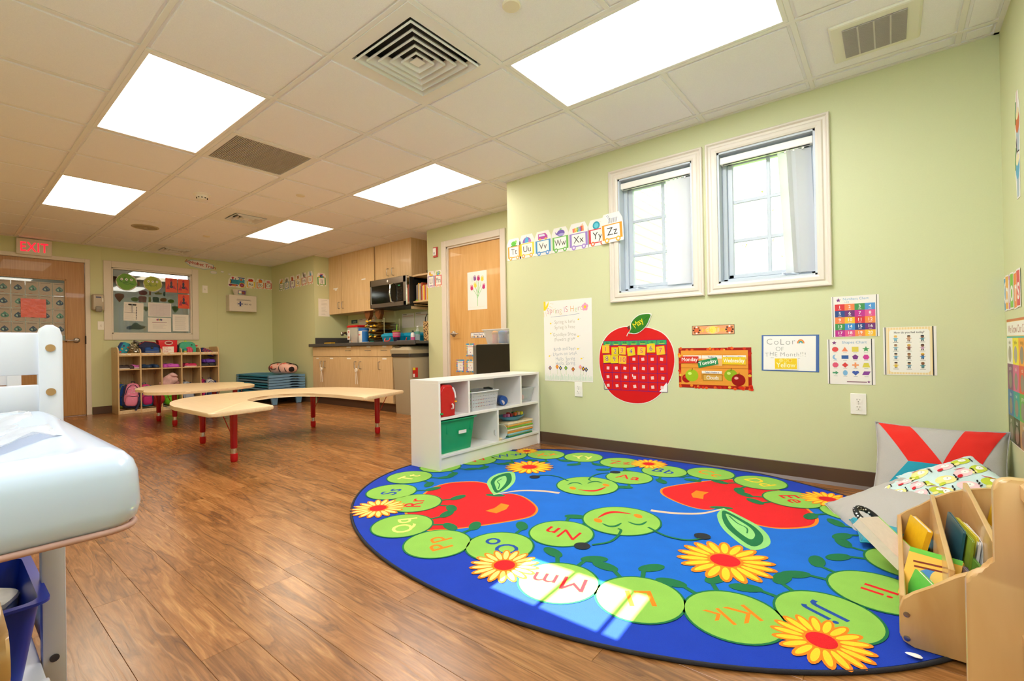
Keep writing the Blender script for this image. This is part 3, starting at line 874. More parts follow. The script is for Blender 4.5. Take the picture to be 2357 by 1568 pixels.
# ------------------------------------------------------------------ the oval alphabet rug
RX, RY, RA, RB = 0.985, 0.905, 1.445, 1.10
def rug_pt(a, k=1.0, p=2.08):
    c, s = math.cos(a), math.sin(a)
    x = math.copysign(abs(c) ** (2 / p), c) * RA * k; y = math.copysign(abs(s) ** (2 / p), s) * RB * k
    return RX + x, min(RY + y, YB - .022 - (1 - k) * .3)
NR = 120
rim = [rug_pt(2 * PI * i / NR) for i in range(NR)]
inner = [rug_pt(2 * PI * i / NR, .994) for i in range(NR)]
rug = obj('alphabet_rug', prism(inner, .0005, .0085), mat('rug_backing', '1d3fa0', .95))
tag(rug, 'blue oval rug printed with green caterpillars, red apples and orange flowers', 'rug')
obj('rug_binding', tube([(x, y, .0062) for x, y in rim], .0058, 8, closed=True), mat('black_binding', '26242a', .9, bump=.3, scale=300), rug, smooth='all')
A = Art(.0002)
DKB, BLU, GRN, DGR, RED, ORA, YEL, LYE, TXB, PNK, BLK = '0636ae', '0568cc', '8cc04e', '0a6e3e', 'dc0c18', 'f58208', 'fbcc28', 'fde07a', '14479a', 'eec0a4', '1b2228'
A.lv = 1; A.poly(inner, DKB)
SEG = [('Aa', .90, 1.40, RED), ('Bb', 1.02, 1.655, TXB), ('Cc', 1.27, 1.765, ORA), ('Dd', 1.555, 1.735, YEL), ('Ee', 1.752, 1.515, RED), ('Ff', 2.01, 1.462, TXB),
       ('Gg', 2.175, 1.235, ORA), ('Hh', 2.205, .955, YEL), ('Ii', 2.115, .655, RED), ('Jj', 2.0, .40, TXB), ('Kk', 1.78, .235, ORA), ('Ll', 1.52, .157, ORA), ('Mm', 1.255, .09, RED),
       ('Nn', 1.034, .446, RED), ('Oo', .905, .187, TXB), ('Pp', .68, .054, ORA), ('Qq', .401, .09, LYE), ('Rr', .2, .325, RED), ('Ss', -.06, .37, TXB), ('Tt', -.215, .62, LYE),
       ('Uu', -.245, .905, ORA), ('Vv', -.17, 1.185, RED), ('Ww', -.078, 1.425, TXB), ('Xx', .1385, 1.604, ORA), ('Yy', .408, 1.69, LYE), ('Zz', .697, 1.695, RED)]
pos = {s[0]: (s[1], s[2]) for s in SEG}
field = [pos[k] for k in ('Bb', 'Cc', 'Dd', 'Ee', 'Ff', 'Gg', 'Hh', 'Ii', 'Jj', 'Kk', 'Ll', 'Mm', 'Oo', 'Pp', 'Qq', 'Rr', 'Ss', 'Tt', 'Uu', 'Vv', 'Ww', 'Xx', 'Yy', 'Zz')]
A.lv = 2; A.poly(field, BLU); A.lv = None
rot = lambda P: [(2 * .977 - x, 2 * .92 - y) for x, y in P]
APPLE = [(.121, .439), (.067, .558), (.071, .675), (.142, .763), (.219, .806), (.317, .792), (.414, .713), (.462, .664), (.500, .735), (.579, .745), (.675, .707), (.766, .642), (.807, .571), (.808, .507), (.765, .414), (.695, .298), (.633, .211), (.575, .15), (.52, .111), (.393, .138), (.22, .246)]
LEAF = [(.440, .675), (.309, .772), (.251, .832), (.202, .92), (.188, 1.015), (.236, 1.092), (.332, 1.002), (.398, .906), (.446, .788), (.452, .72)]
LEAF2 = [(.436, .70), (.322, .79), (.268, .845), (.225, .925), (.215, 1.01), (.243, 1.055), (.320, .98), (.380, .895), (.425, .785)]
LEAF3 = [(.414, .739), (.330, .812), (.285, .862), (.256, .922), (.252, .975), (.268, .985), (.325, .925), (.370, .855), (.406, .779)]
for f in (lambda P: P, rot):
    ap = f(APPLE); sp_ = spline(ap, 4, True)
    A.poly(sp_, ORA)
    cx, cy = sum(p[0] for p in ap) / len(ap), sum(p[1] for p in ap) / len(ap)
    A.poly([(cx + (x - cx) * .965, cy + (y - cy) * .965) for x, y in sp_], RED)
    A.ell(*f([(.46, .668)])[0], .055, .022, DGR, a=.45)
    st = spline(f([(.443, .67), (.471, .728), (.504, .79), (.552, .837), (.634, .881), (.722, .903)]), 4)
    A.line(st, [.012 + .016 * i / len(st) for i in range(len(st))], PNK)
    A.poly(spline(f(LEAF), 4, True), '8fd07a'); A.poly(spline(f(LEAF2), 4, True), DGR); A.poly(spline(f(LEAF3), 4, True), '8fd07a')
    A.line(spline(f([(.40, .76), (.35, .83), (.30, .87), (.285, .93)]), 4), .006, DGR)
    A.poly(f([(.571, .586), (.622, .591), (.649, .536), (.646, .463), (.581, .456), (.590, .514)]), ORA)
# legs: a bent stalk and an oval foot, two to a segment, on the side of the rug centre
A.lv = 14
def leg(p, ang, ang2, l=.10):
    x, y = p; d = (math.cos(ang), math.sin(ang)); s = (x + d[0] * .13, y + d[1] * .13); e = (x + d[0] * (.13 + l), y + d[1] * (.13 + l))
    A.lv += 1; A.line([s, e], .016, DGR); A.lv += 1; A.ell(e[0] + .030 * math.cos(ang2), e[1] + .030 * math.sin(ang2), .052, .027, DGR, ang2); A.lv = 10 + (A.lv - 6) % 4
for nm, x, y, c in SEG:
    a = math.atan2(.92 - y, .977 - x)
    leg((x, y), a - .28, a - 1.25, .075); leg((x, y), a + .28, a - 1.25 if nm in 'AaCcNnEe' else a + .9, .075)
A.lv = 16
for nm, x, y, c in SEG:
    A.ell(x, y, .1425, .1425, DGR, n=40)
z0 = A.z
for nm, x, y, c in SEG:
    A.lv = 17; A.ell(x, y, .135, .135, GRN, n=40)
for nm, x, y, c in SEG:
    ux, uy = x - .977, y - .92; l = math.hypot(ux, uy); a = math.atan2(uy, ux) - PI / 2
    A.lv = 18
    A.text(nm, x - ux / l * .042, y - uy / l * .042, .128, c, a, wt='b', sp=.06)
def flower(x, y, d, yc=YEL, n=18, a0=0.1):
    A.lv = 19
    for k in range(n):
        A.lv = 19 + k % 2; t = a0 + 2 * PI * k / n; A.ell(x + .33 * d * math.cos(t), y + .33 * d * math.sin(t), .185 * d, .068 * d, ORA, t, n=14)
    A.lv = 21; A.ell(x, y, .3 * d, .3 * d, ORA)
    for k in range(n):
        A.lv = 22 + k % 2; t = a0 + 2 * PI * k / n; A.ell(x + .325 * d * math.cos(t), y + .325 * d * math.sin(t), .145 * d, .040 * d, yc, t, n=14)
    A.lv = 24; A.ell(x, y, .155 * d, .155 * d, RED)
for f in ((1.665, .59, .335, YEL), (2.0, .25, .24, YEL), (1.03, .07, .255, LYE), (.115, .16, .27, LYE), (.255, 1.245, .32, YEL), (-.05, 1.615, .17, YEL), (.868, 1.77, .24, YEL), (1.893, 1.61, .25, YEL)): flower(*f)
for f in (lambda P: P, rot):
    A.lv = None
    (fx, fy), = f([(.779, 1.107)])
    A.ell(fx, fy, .180, .180, DGR, n=44); A.ell(fx, fy, .172, .172, GRN, n=44)
    for P in ([(.625, 1.127), (.562, 1.158), (.506, 1.163), (.455, 1.147), (.422, 1.104)], [(.725, 1.219), (.708, 1.293), (.712, 1.36), (.753, 1.422)]):
        A.line(spline(f([(P[0][0] + .02, P[0][1] - .01)] + P), 4), .012, DGR)
    for q in ((.425, 1.075), (.780, 1.455)): A.ell(*f([q])[0], .033, .033, BLK)
    for P in ([(.678, 1.055), (.682, 1.10), (.705, 1.118), (.745, 1.108)], [(.762, 1.140), (.765, 1.185), (.789, 1.208), (.828, 1.196)]):
        s = spline(f(P), 4); A.line(s, [.004 + .014 * math.sin(PI * i / (len(s) - 1)) for i in range(len(s))], DGR)
    s = spline(f([(.775, 1.01), (.838, 1.025), (.872, 1.065), (.878, 1.145)]), 5); A.line(s, [.003 + .022 * math.sin(PI * i / (len(s) - 1)) for i in range(len(s))], RED)
    A.ell(*f([(.738, 1.015)])[0], .028, .018, ORA, -.7); A.ell(*f([(.862, 1.175)])[0], .028, .018, ORA, -.7)
a_ = A.obj('printed_pattern', M['carpet'], rug); a_.location = (0, 0, .0085)
o = tag(obj('paper_scrap', blob((2.19, .31, .0165), (.018, .009, .003), 2, 10, 6, .006, 40), M['paper'], smooth=True), 'small white paper scrap at the black edge of the rug', 'paper scrap')

# ------------------------------------------------------------------ low white shelf between rug and tables
X0, X1, S0, S1, SH = -.45, -.16, .822, 1.945, .602
sh = thing('low_shelf', 'low white open shelf unit standing half on the rug against the wall', 'shelf', (-.305, 1.38, 0))
def sl_(name, x0, x1, y0, y1, z0, z1, b=.0015): return obj(name, box(x0 + .305, x1 + .305, y0 - 1.38, y1 - 1.38, z0, z1, b), M['white_lam'], sh)
tk = .018
sl_('side_panel', X0, X1, S0, S0 + tk, 0, SH - tk); sl_('side_panel', X0, X1, S1 - tk, S1, 0, SH - tk)
sl_('top_panel', X0, X1, S0, S1, SH - tk, SH); sl_('back_panel', X0, X0 + .005, S0 + tk, S1 - tk, .09, SH - tk)
sl_('shelf_board', X0 + .005, X1 - .002, S0 + tk, S1 - tk, .340, .340 + tk); sl_('bottom_board', X0 + .005, X1 - .002, S0 + tk, S1 - tk, .088, .088 + tk)
sl_('plinth', X1 - .03, X1 - .012, S0 + tk, S1 - tk, 0, .088)
sl_('divider', X0 + .005, X1 - .002, 1.100, 1.118, .358, SH - tk); sl_('divider', X0 + .005, X1 - .002, 1.690, 1.708, .358, SH - tk); sl_('divider', X0 + .005, X1 - .002, 1.405, 1.423, .106, .340)
ZM, ZB = .358, .106

# red toy case standing on edge
t = thing('toy_case', 'red plastic toy case standing on edge inside the white shelf', 'toy', (-.27, .905, ZM))
prof = spline([(-.06, .0), (.055, .0), (.068, .01), (.072, .10), (.066, .17), (.03, .212), (.0, .205), (-.03, .215), (-.062, .18), (-.068, .10)], 4, True)
obj('case_shell', prism(prof, -.06, .10, 'x', .006, 2), M['red_plastic'], t, smooth=True)
obj('case_door', prism([(y * .86, .008 + z * .9) for y, z in prof], .10, .108, 'x', .003), C('c4141a', .3), t, smooth=True)
obj('handle', tube([(.108, .035, .05), (.122, .035, .055), (.125, .032, .075), (.118, .028, .085)], .006, 8), C('e8dcd8', .4), t, smooth=True)
obj('white_trim', tube([(.10, .052, .19), (.10, .070, .16), (.10, .076, .12)], .007, 8), C('f2eef2', .4), t, smooth=True)
obj('button', cyl((.0, .0, 0), .012, 0, .01), C('f0b020', .4), t, loc=(.105, .072, .09))
obj('knob', blob((.06, -.055, .20), (.018, .012, .018), 2), C('e89818', .4), t, smooth=True)
obj('wheel', cyl((0, 0, 0), .012, 0, .01), C('2aa050', .4), t, loc=(.11, -.06, .02))

def basket(t, w_, d_, h_, m, holes=True):
    """perforated rectangular basket; x is depth, y width"""
    rows, cols = 4, 15
    def wall(L_, place, n):
        b = BM(); xs = [0]; 
        for k in range(n): c = L_ * (k + .75) / (n + .5); xs += [c - .0028, c + .0028]
        xs.append(L_); zs = [0]
        for k in range(rows): c = h_ * (.22 + .55 * k / (rows - 1)); zs += [c - .0028, c + .0028]
        zs.append(h_)
        g_ = {}
        for i, x in enumerate(xs):
            for j, z in enumerate(zs): g_[i, j] = b.verts.new(place(x, z))
        for i in range(len(xs) - 1):
            for j in range(len(zs) - 1):
                if i % 2 and j % 2: continue
                b.faces.new((g_[i, j], g_[i + 1, j], g_[i + 1, j + 1], g_[i, j + 1]))
        bmesh.ops.solidify(b, geom=b.faces[:], thickness=.0018)
        return b
    tp = .012
    b = wall(w_, lambda x, z: (d_ / 2 - tp * (1 - z / h_), -w_ / 2 + x + (w_ / 2 - x) / (w_ / 2) * tp * (1 - z / h_), z), cols)
    join(b, wall(w_, lambda x, z: (-d_ / 2 + tp * (1 - z / h_), -w_ / 2 + x + (w_ / 2 - x) / (w_ / 2) * tp * (1 - z / h_), z), cols))
    join(b, wall(d_, lambda x, z: (-d_ / 2 + x + (d_ / 2 - x) / (d_ / 2) * tp * (1 - z / h_), -w_ / 2 + tp * (1 - z / h_), z), 9))
    join(b, wall(d_, lambda x, z: (-d_ / 2 + x + (d_ / 2 - x) / (d_ / 2) * tp * (1 - z / h_), w_ / 2 - tp * (1 - z / h_), z), 9))
    box(-d_ / 2 + tp, d_ / 2 - tp, -w_ / 2 + tp, w_ / 2 - tp, 0, .003, bm=b)
    obj('basket_body', b, m, t)
    o_, i_ = rrect(-d_ / 2 - .010, d_ / 2 + .010, -w_ / 2 - .010, w_ / 2 + .010, .02), rrect(-d_ / 2, d_ / 2, -w_ / 2, w_ / 2, .012)
    b = BM(); A_ = [[b.verts.new((x, y, z)) for x, y in q] for q, z in ((o_, h_ - .002), (o_, h_ + .004), (i_, h_ + .004), (i_, h_ - .002))]
    for k in range(4):
        P_, Q_ = A_[k], A_[(k + 1) % 4]; n = len(P_)
        for i in range(n): b.faces.new((P_[i], P_[(i + 1) % n], Q_[(i + 1) % n], Q_[i]))
    obj('rim', b, m, t)
t = thing('storage_basket', 'white perforated plastic basket on the upper board of the white shelf', 'basket', (-.285, 1.30, ZM))
basket(t, .285, .205, .135, C('f0f1f4', .35))
obj('grip', tube([(-.045, .142, .141), (0, .150, .143), (.045, .142, .141)], [.007, .010, .007], 8), C('4a4c50', .6), t, smooth=True)
o = tag(obj('toy_ball', blob((-.30, 1.235, .455), (.042, .042, .042), 2), C('6ccc30', .4), smooth=True), 'lime green ball inside the white perforated basket', 'ball')
for (x, y, z, s, c, lb) in ((-.27, 1.31, .395, .035, 'd83030', 'red toy block glimpsed through the holes of the white basket'), (-.28, 1.40, .392, .032, '2a50c0', 'blue toy block glimpsed through the holes of the white basket'), (-.28, 1.22, .388, .026, '30a050', 'green toy block glimpsed through the holes of the white basket')):
    tag(obj('toy_block', box(x - s, x + s, y - s, y + s, z - s + .002, z + s, .004), C(c, .4)), lb, 'toy block', 'toys inside the white basket')
t = thing('toy_cup', 'dark blue toy canister lying beside the white basket', 'toy', (-.245, 1.555, ZM + .040))
b = lathe([(0, -.05), (.032, -.05), (.039, -.04), (.039, .03), (.034, .045), (0, .046)], 22); bmesh.ops.transform(b, matrix=Matrix.Rotation(PI / 2, 4, 'Y') @ Matrix.Rotation(.5, 4, 'X'), verts=b.verts)
obj('canister_body', b, C('1d4a90', .3), t, smooth=True)
obj('cup_end', cyl((0, 0, 0), .02, -.002, .003), C('d8c8c8', .4), t, loc=(.03, -.03, -.015)).rotation_euler = (PI / 2 + .3, 0, .5)
def open_bin(t, w_, d_, h_, m, tp=.02, th=.003, rim=.012, r=.02, name='bin_body'):
    def ring(k, z, o=0): return [(x, y, z) for x, y in rrect(-d_ / 2 + k - o, d_ / 2 - k + o, -w_ / 2 + k - o, w_ / 2 - k + o, r)]
    b = BM(); loops = [ring(tp, 0), ring(0, h_ - .004), ring(0, h_ - .006, rim), ring(0, h_, rim), ring(th, h_), ring(tp + th, th * 2)]
    V = [[b.verts.new(p) for p in l] for l in loops]; n = len(V[0])
    for P_, Q_ in zip(V, V[1:]):
        for i in range(n): b.faces.new((P_[i], P_[(i + 1) % n], Q_[(i + 1) % n], Q_[i]))
    b.faces.new(V[0][::-1]); b.faces.new(V[-1])
    return obj(name, b, m, t, smooth=True)
t = thing('clear_bin', 'clear plastic bin in the end compartment of the white shelf', 'bin', (-.28, 1.83, ZM)); open_bin(t, .20, .17, .12, M['clear'], name='bin_shell')
t = thing('toy_figure', 'orange toy figure lying inside the clear bin', 'toy', (-.27, 1.79, ZM + .008))
obj('toy_body', blob((0, 0, .028), (.03, .035, .027), 2.2, noise=.01, nf=20), C('e8714a', .5), t, smooth=True); obj('toy_head', blob((0, .05, .026), (.022, .024, .024), 2), C('e8714a', .5), t, smooth=True)
tag(obj('grey_toy', lathe([(0, -.012), (.026, -.012), (.03, 0), (.026, .012), (0, .012)], 20, c=(-.27, 1.875, ZM + .036)), C('8c8880', .5), smooth=True), 'grey toy wheel inside the clear bin of the white shelf', 'toy')
t = thing('storage_tub', 'green plastic tub with white label on the bottom board of the shelf', 'tub', (-.30, 1.015, ZB)); open_bin(t, .335, .25, .225, M['green_plastic'], .022, name='tub_body')
obj('tub_label', box(.122, .1235, -.005, .068, .125, .148), M['paper'], t).rotation_euler = (0, .05, 0)
for yy in (-.105, .118): obj('rib', box(.114, .123, yy - .002, yy + .002, .13, .215), M['green_plastic'], t)
ar = Art(.0002); ar.lines(.012, .052, .01, .02, 1, '8a8a8a', .004, 0); q = ar.obj('label_print', M['print'], t); q.matrix_local = Matrix(((0, 0, 1, .1245), (1, 0, 0, -.003), (0, 1, 0, .122), (0, 0, 0, 1)))
# clear jar lying, puzzles, tray of blocks
t = thing('plastic_jar', 'clear plastic jar lying on its side beside the puzzle stack', 'jar', (-.235, 1.475, ZB + .058))
b = lathe([(0, -.075), (.045, -.075), (.05, -.06), (.054, .05), (.058, .055), (.058, .07), (.055, .07), (.052, .05), (.047, -.06), (0, -.07)], 28); bmesh.ops.transform(b, matrix=Matrix.Rotation(1.45, 4, 'Y') @ Matrix.Rotation(.3, 4, 'X'), verts=b.verts)
obj('jar_body', b, M['frost'], t, smooth=True)
tag(obj('toy_ball', blob((-.245, 1.462, ZB + .040), (.024, .026, .026), 2), C('58b880', .5), smooth=True), 'pale green ball inside the clear jar lying on the shelf', 'ball')
tag(obj('toy_plank', box(-.23, -.17, 1.427, 1.468, ZB, ZB + .018, .002), M['ply_edge']), 'small plain wooden block beside the lying clear jar', 'toy block')
pz = ['1a7a40', '7fc8dc', 'd89030', 'e8dcc0', '6cb830', 'e0a838', 'e8dcc0']
for k, c in enumerate(pz):
    z = ZB + .001 + k * .0165
    pt = thing('wooden_puzzle', '%s edged wooden puzzle board, %s of the stack in the white shelf' % (['green', 'light blue', 'orange', 'cream', 'lime green', 'amber', 'pale cream'][k], ['bottom', 'second from bottom', 'third from bottom', 'middle', 'third from top', 'second from top', 'topmost'][k]), 'puzzle', (-.29, 1.715 + R.uniform(-.006, .006), z), R.uniform(-.05, .05), group='puzzle boards stacked in the white shelf')
    obj('puzzle_tray', box(-.11, .11, -.155, .155, 0, .010, .002), C(c, .5), pt)
    obj('puzzle_face', box(-.105, .105, -.15, .15, .010, .0155, .001), M['ply_edge'], pt)
t = thing('play_tray', 'light blue toy tray holding coloured cubes on top of the puzzles', 'tray', (-.275, 1.70, ZB + .118))
obj('tray_dish', lathe([(0, 0), (.08, 0), (.125, .030), (.13, .034), (.124, .034), (.08, .008), (0, .008)], 28, sx=.75, sy=1.0), C('4fa4dc', .3), t, smooth=True)
for k, (dx, dy, c, nm) in enumerate(((.02, -.10, 'b05a8a', 'mauve'), (.035, -.075, 'c87098', 'pink'), (.03, -.035, 'b01c28', 'dark red'), (-.02, -.01, 'd02830', 'red'), (.03, .02, 'e86020', 'orange'), (-.01, .045, '2a8050', 'green'), (.03, .06, 'f0b888', 'tan'), (.0, .085, 'f0d020', 'yellow'), (.035, .095, 'f0e030', 'lemon'))):
    tag(obj('toy_cube', box(-.275 + dx - .011, -.275 + dx + .011, 1.70 + dy - .012, 1.70 + dy + .012, ZB + .150, ZB + .175, .002), C(c, .5)), '%s wooden cube standing on the light blue toy tray' % nm, 'toy cube', 'cubes on the blue tray')
ar = Art(.0002); 
for k in range(14): ar.ell(R.uniform(.02, .19), R.uniform(.02, .2), .02, .015, R.choice(['3a8ad0', '50b0a0', 'd04848', 'f0f0f0', '2a5aa0']))
o = sheet('picture_sheet', 'colourful picture sheet under the puzzle stack in the white shelf', 'picture', (-.38, 1.52, ZB + .0005), (Vector((1, 0, 0)), Vector((0, 1, 0)), Vector((0, 0, 1))), .21, .22, C('9fc4e0', .5), None, th=.0005)

# ------------------------------------------------------------------ things on the window wall
# alphabet train cards
def rounded(x0, y0, x1, y1, r=.006): return rrect(x0, x1, y0, y1, r, 2)
def toy_top(ar, kind, x, y, s):
    E = lambda dx, dy, rx, ry, c, a=0, **k: ar.ell(x + dx * s, y + dy * s, rx * s, ry * s, c, a, n=14, **k)
    P = lambda pts, c: ar.poly([(x + a * s, y + b * s) for a, b in pts], c)
    if kind == 'apple': E(-.2, .3, .42, .36, 'd02020'); E(.2, .3, .42, .36, 'd02020'); P([(-.1, .6), (.35, .8), (.1, .5)], '3a9a30')
    elif kind == 'ball':
        E(0, .35, .5, .5, 'e87a20'); E(0, .35, .5, .5, '2a6ab0', a0=0.3, a1=1.9); E(0, .35, .5, .5, 'f2c83a', a0=2.6, a1=3.8)
    elif kind == 'cake': P([(-.4, -.1), (.4, -.1), (.5, .35), (-.5, .35)], 'f0d8a0'); E(0, .45, .5, .32, 'e890a8'); ar.rect(x - .5 * s, y + .25 * s, x + .5 * s, y + .38 * s, 'b83a50')
    elif kind == 'dog': E(-.1, .2, .55, .3, 'e8982c'); E(.3, .55, .25, .35, 'd87818')
    elif kind == 'elephant': E(0, .35, .5, .45, '8e8c84'); E(-.35, .2, .25, .35, '7a7870')
    elif kind == 'block': ar.rect(x - .4 * s, y, x + .4 * s, y + .8 * s, 'b8481c'); ar.rect(x + .2 * s, y + .55 * s, x + .45 * s, y + .8 * s, 'f0e8e0')
    elif kind == 'goat': E(0, .35, .35, .3, 'b86a30'); P([(-.4, .5), (-.5, .9), (-.15, .6)], 'b86a30'); P([(.4, .5), (.5, .9), (.15, .6)], 'b86a30')
    elif kind == 'hare': E(-.25, .6, .18, .55, '2c2c2c', .25); E(.4, .3, .16, .5, '2c2c2c', -.1)
    elif kind == 'ice': E(0, .45, .4, .6, 'b8c4cc'); E(.25, .3, .2, .3, '50a0d0')
    elif kind == 'jar': 
        for dx, dy, c in ((-.5, .1, 'e8c020'), (-.25, .35, '30308a'), (.1, .4, '204a9a'), (.45, .15, 'e8a020'), (.2, .1, '2a8ac0'), (-.15, .05, '282828')): E(dx, dy, .2, .2, c)
        ar.rect(x - .35 * s, y + .6 * s, x + .35 * s, y + .8 * s, 'c03878')
    elif kind == 'lion': E(-.3, .5, .3, .35, 'd07a10'); E(-.3, .5, .2, .25, 'f0b830'); E(.15, .15, .5, .22, 'f4c82c')
    elif kind == 'mitten': E(-.35, .4, .3, .4, 'c8d818'); E(.4, .4, .3, .4, 'c8d818'); P([(-.5, .5), (.3, .8), (.5, .3), (-.2, -.1)], '3a98d0'); ar.line([(x - .3 * s, y + .4 * s), (x + .35 * s, y + .5 * s)], .1 * s, 'f0d830')
    elif kind == 'turtle': E(0, .35, .42, .3, '58b830'); E(.35, .55, .16, .16, '8ad050'); ar.rect(x - .5 * s, y - .05 * s, x + .5 * s, y + .12 * s, '3a9a38')
    elif kind == 'umbrella':
        E(0, .05, .62, .62, '8a60b8', a0=0, a1=PI); E(0, .05, .3, .62, '48a8dc', a0=0, a1=PI); ar.rect(x - .02 * s, y + .6 * s, x + .02 * s, y + .78 * s, '5040a0'); E(.42, .05, .2, .35, 'c070b8', a0=0, a1=PI)
    elif kind == 'van':
        P([(-.62, .1), (.62, .1), (.62, .4), (.35, .72), (-.6, .72)], 'b83a9c'); P([(-.5, .42), (.3, .42), (.2, .64), (-.5, .64)], 'd8e0f0'); E(-.38, .08, .15, .15, 'e8b850'); E(.38, .08, .15, .15, 'e8b850')
    elif kind == 'whale': E(.1, .35, .5, .36, '7058b0'); P([(-.3, .3), (-.65, .6), (-.5, .2)], '7058b0'); E(.15, .2, .4, .14, 'a8a0d8'); E(.1, .78, .15, .06, '58b848')
    elif kind == 'xylo':
        for k, c in enumerate(('e84838', 'f08828', 'f0d030', '58b848', '38a8c8', '5868c0', 'e84838', 'f08828')): ar.rect(x + (-.62 + k * .155) * s, y + .12 * s, x + (-.49 + k * .155) * s, y + (.5 + .02 * k) * s, c, .05)
        ar.line([(x - .45 * s, y + .1 * s), (x + .55 * s, y + .8 * s)], .05 * s, 'f0a030')
    elif kind == 'yoyo': E(-.1, .35, .42, .42, '28a0b8'); E(-.1, .35, .26, .26, '60c8d8'); ar.line([(x + .2 * s, y + .7 * s), (x + .5 * s, y + .6 * s), (x + .55 * s, y + .1 * s)], .03 * s, 'd8c8b0')
    elif kind == 'zebra':
        E(.15, .3, .5, .28, 'f4f4f4'); P([(-.3, .3), (-.6, .75), (-.35, .95), (-.1, .5)], 'f4f4f4'); 
        for k in range(9): ar.line([(x + (-.3 + k * .1) * s, y + .08 * s), (x + (-.24 + k * .1) * s, y + .52 * s)], .035 * s, '2c2838')
        for k in range(4): ar.line([(x + (-.5 + k * .07) * s, y + (.75 - .1 * k) * s), (x + (-.28 + k * .06) * s, y + (.85 - .1 * k) * s)], .03 * s, '2c2838')
def train_card(L_, kind, col, wc, O, wall, wd, hb, lab, tilt=0.0, top=.9):
    """wd car width, hb car body height; origin at the car's lower corner"""
    ar = Art(.00012); s = wd * .5; wr = wd * .12
    pts = rounded(-.008, -wr - .004, wd + .008, hb + .008, .008) + [(wd * .12, hb + s * top + .006), (wd * .88, hb + s * top + .006), (-.006, hb + s * .35), (wd + .006, hb + s * .35)]
    toy_top(ar, kind, wd / 2, hb, s)
    ar.rect(0, 0, wd, hb, col); ar.rect(wd * .12, hb * .07, wd * .88, hb * .93, 'f6f2ea')
    for q in (.3, .6): ar.rect(wd * .14, hb * q, wd * .86, hb * q + .0008, 'c8d0d8')
    ar.text(L_, wd / 2, hb * .28, hb * .72, '2a2622', wt='n', sq=min(1, wd * .72 / max(1e-6, ar.width(L_, hb * .72))))
    for q in (.22, .78): ar.ell(wd * q, -wr * .2, wr, wr, wc, n=16); 
    for q in (.22, .78): ar.ell(wd * q, -wr * .2, wr * .5, wr * .5, 'e8e0f0', n=12)
    return sheet('alphabet_card', lab, 'wall card', O, wall, 0, 0, M['paper'], ar, tilt, 'alphabet train cards', poly=hull([(round(a, 5), round(b, 5)) for a, b in pts]), part='printed_train_car')
yw = YB - .0005
for (L_, kd, c, wc, x, z, wd, hb, w_) in (('Tt', 'turtle', 'e8982c', 'f0b030', -.487, 1.600, .138, .100, 'orange car with a turtle'), ('Uu', 'umbrella', 'f4d428', 'f0a820', -.348, 1.603, .150, .105, 'yellow car with an umbrella'),
                                 ('Vv', 'van', '3a8cc8', '4a90d0', -.182, 1.602, .155, .105, 'blue car with a purple van'), ('Ww', 'whale', '6ab848', '68b040', -.008, 1.604, .152, .105, 'green car with a whale'),
                                 ('Xx', 'xylo', '9a80c8', 'a888d0', .158, 1.602, .165, .107, 'violet car with a xylophone'), ('Yy', 'yoyo', 'd83038', 'e87028', .334, 1.605, .150, .110, 'red car with a blue yoyo')):
    train_card(L_, kd, c, wc, (x, yw, z), 'back', wd, hb, 'alphabet train card %s, %s, on the window wall' % (L_, w_), .02)
train_card('Zz', 'zebra', 'f29a28', 'f0b030', (.465, YB - .024, 1.607), 'back', .165, .115, 'alphabet train card Zz, orange car with a zebra, on the window casing', .05)
tag(obj('wall_card', box(-.499, -.4915, 1.975, 2.04, 1.36, 1.46, .001), C('f2c818', .5)), 'small yellow card on the corner beside the Tt train card', 'wall card')

# hand drawn spring poster
ar = Art(.0002); W_, H_ = .457, .66
ar.ell(0.0, H_, .052, .075, 'f6d21c', a0=-PI / 2, a1=0); ar.rect(0, H_ - .075, .02, H_, 'f6d21c')
for k in range(6): a = -.2 - k * .27; ar.line([(.065 * math.cos(a), H_ + .09 * math.sin(a)), (.10 * math.cos(a), H_ + .13 * math.sin(a))], .0025, 'f0c080')
cols = ['c88ab8', 'c05060', 'e0a050', '9ab860', 'b06070', 'd0b060']
ar.text('Spring IS Here!', .215, .560, .068, cols, .03, wt='t', jit=.05, sp=.03, sq=.82)
ar.line([(.07, .528), (.2, .532), (.345, .542)], .0022, '5a6aa0')
for k in range(5): t_ = 2 * PI * k / 5 + .3; ar.ell(.397 + .017 * math.cos(t_), .592 + .019 * math.sin(t_), .013, .014, 'eba0c0')
ar.ell(.397, .592, .011, .012, 'f4cc20')
for txt, y_, c in (('Spring is here', .470, '9a8c72'), ('Spring is here', .428, '9a8c72'), ('Goodbye Snow.', .368, '8c8878'), ('Flowers grow', .330, '8c8878'), ('Birds and bees.', .252, '78849c'), ('Leaves on trees.', .212, '78849c'), ('Hello. Spring', .170, '78849c'), ('Hello. Spring', .134, '78849c')):
    ar.text(txt, .205, y_, .042, c, .04, wt='t', jit=.06, sp=.03, sq=.8)
for bx, by in ((.068, .475), (.335, .497), (.067, .392), (.330, .362), (.326, .262), (.05, .205), (.357, .185)): ar.ell(bx, by, .008, .006, 'f0cc20', .3); ar.line([(bx + .01, by + .004), (bx + .022, by + .008)], .0014, 'b0a890')
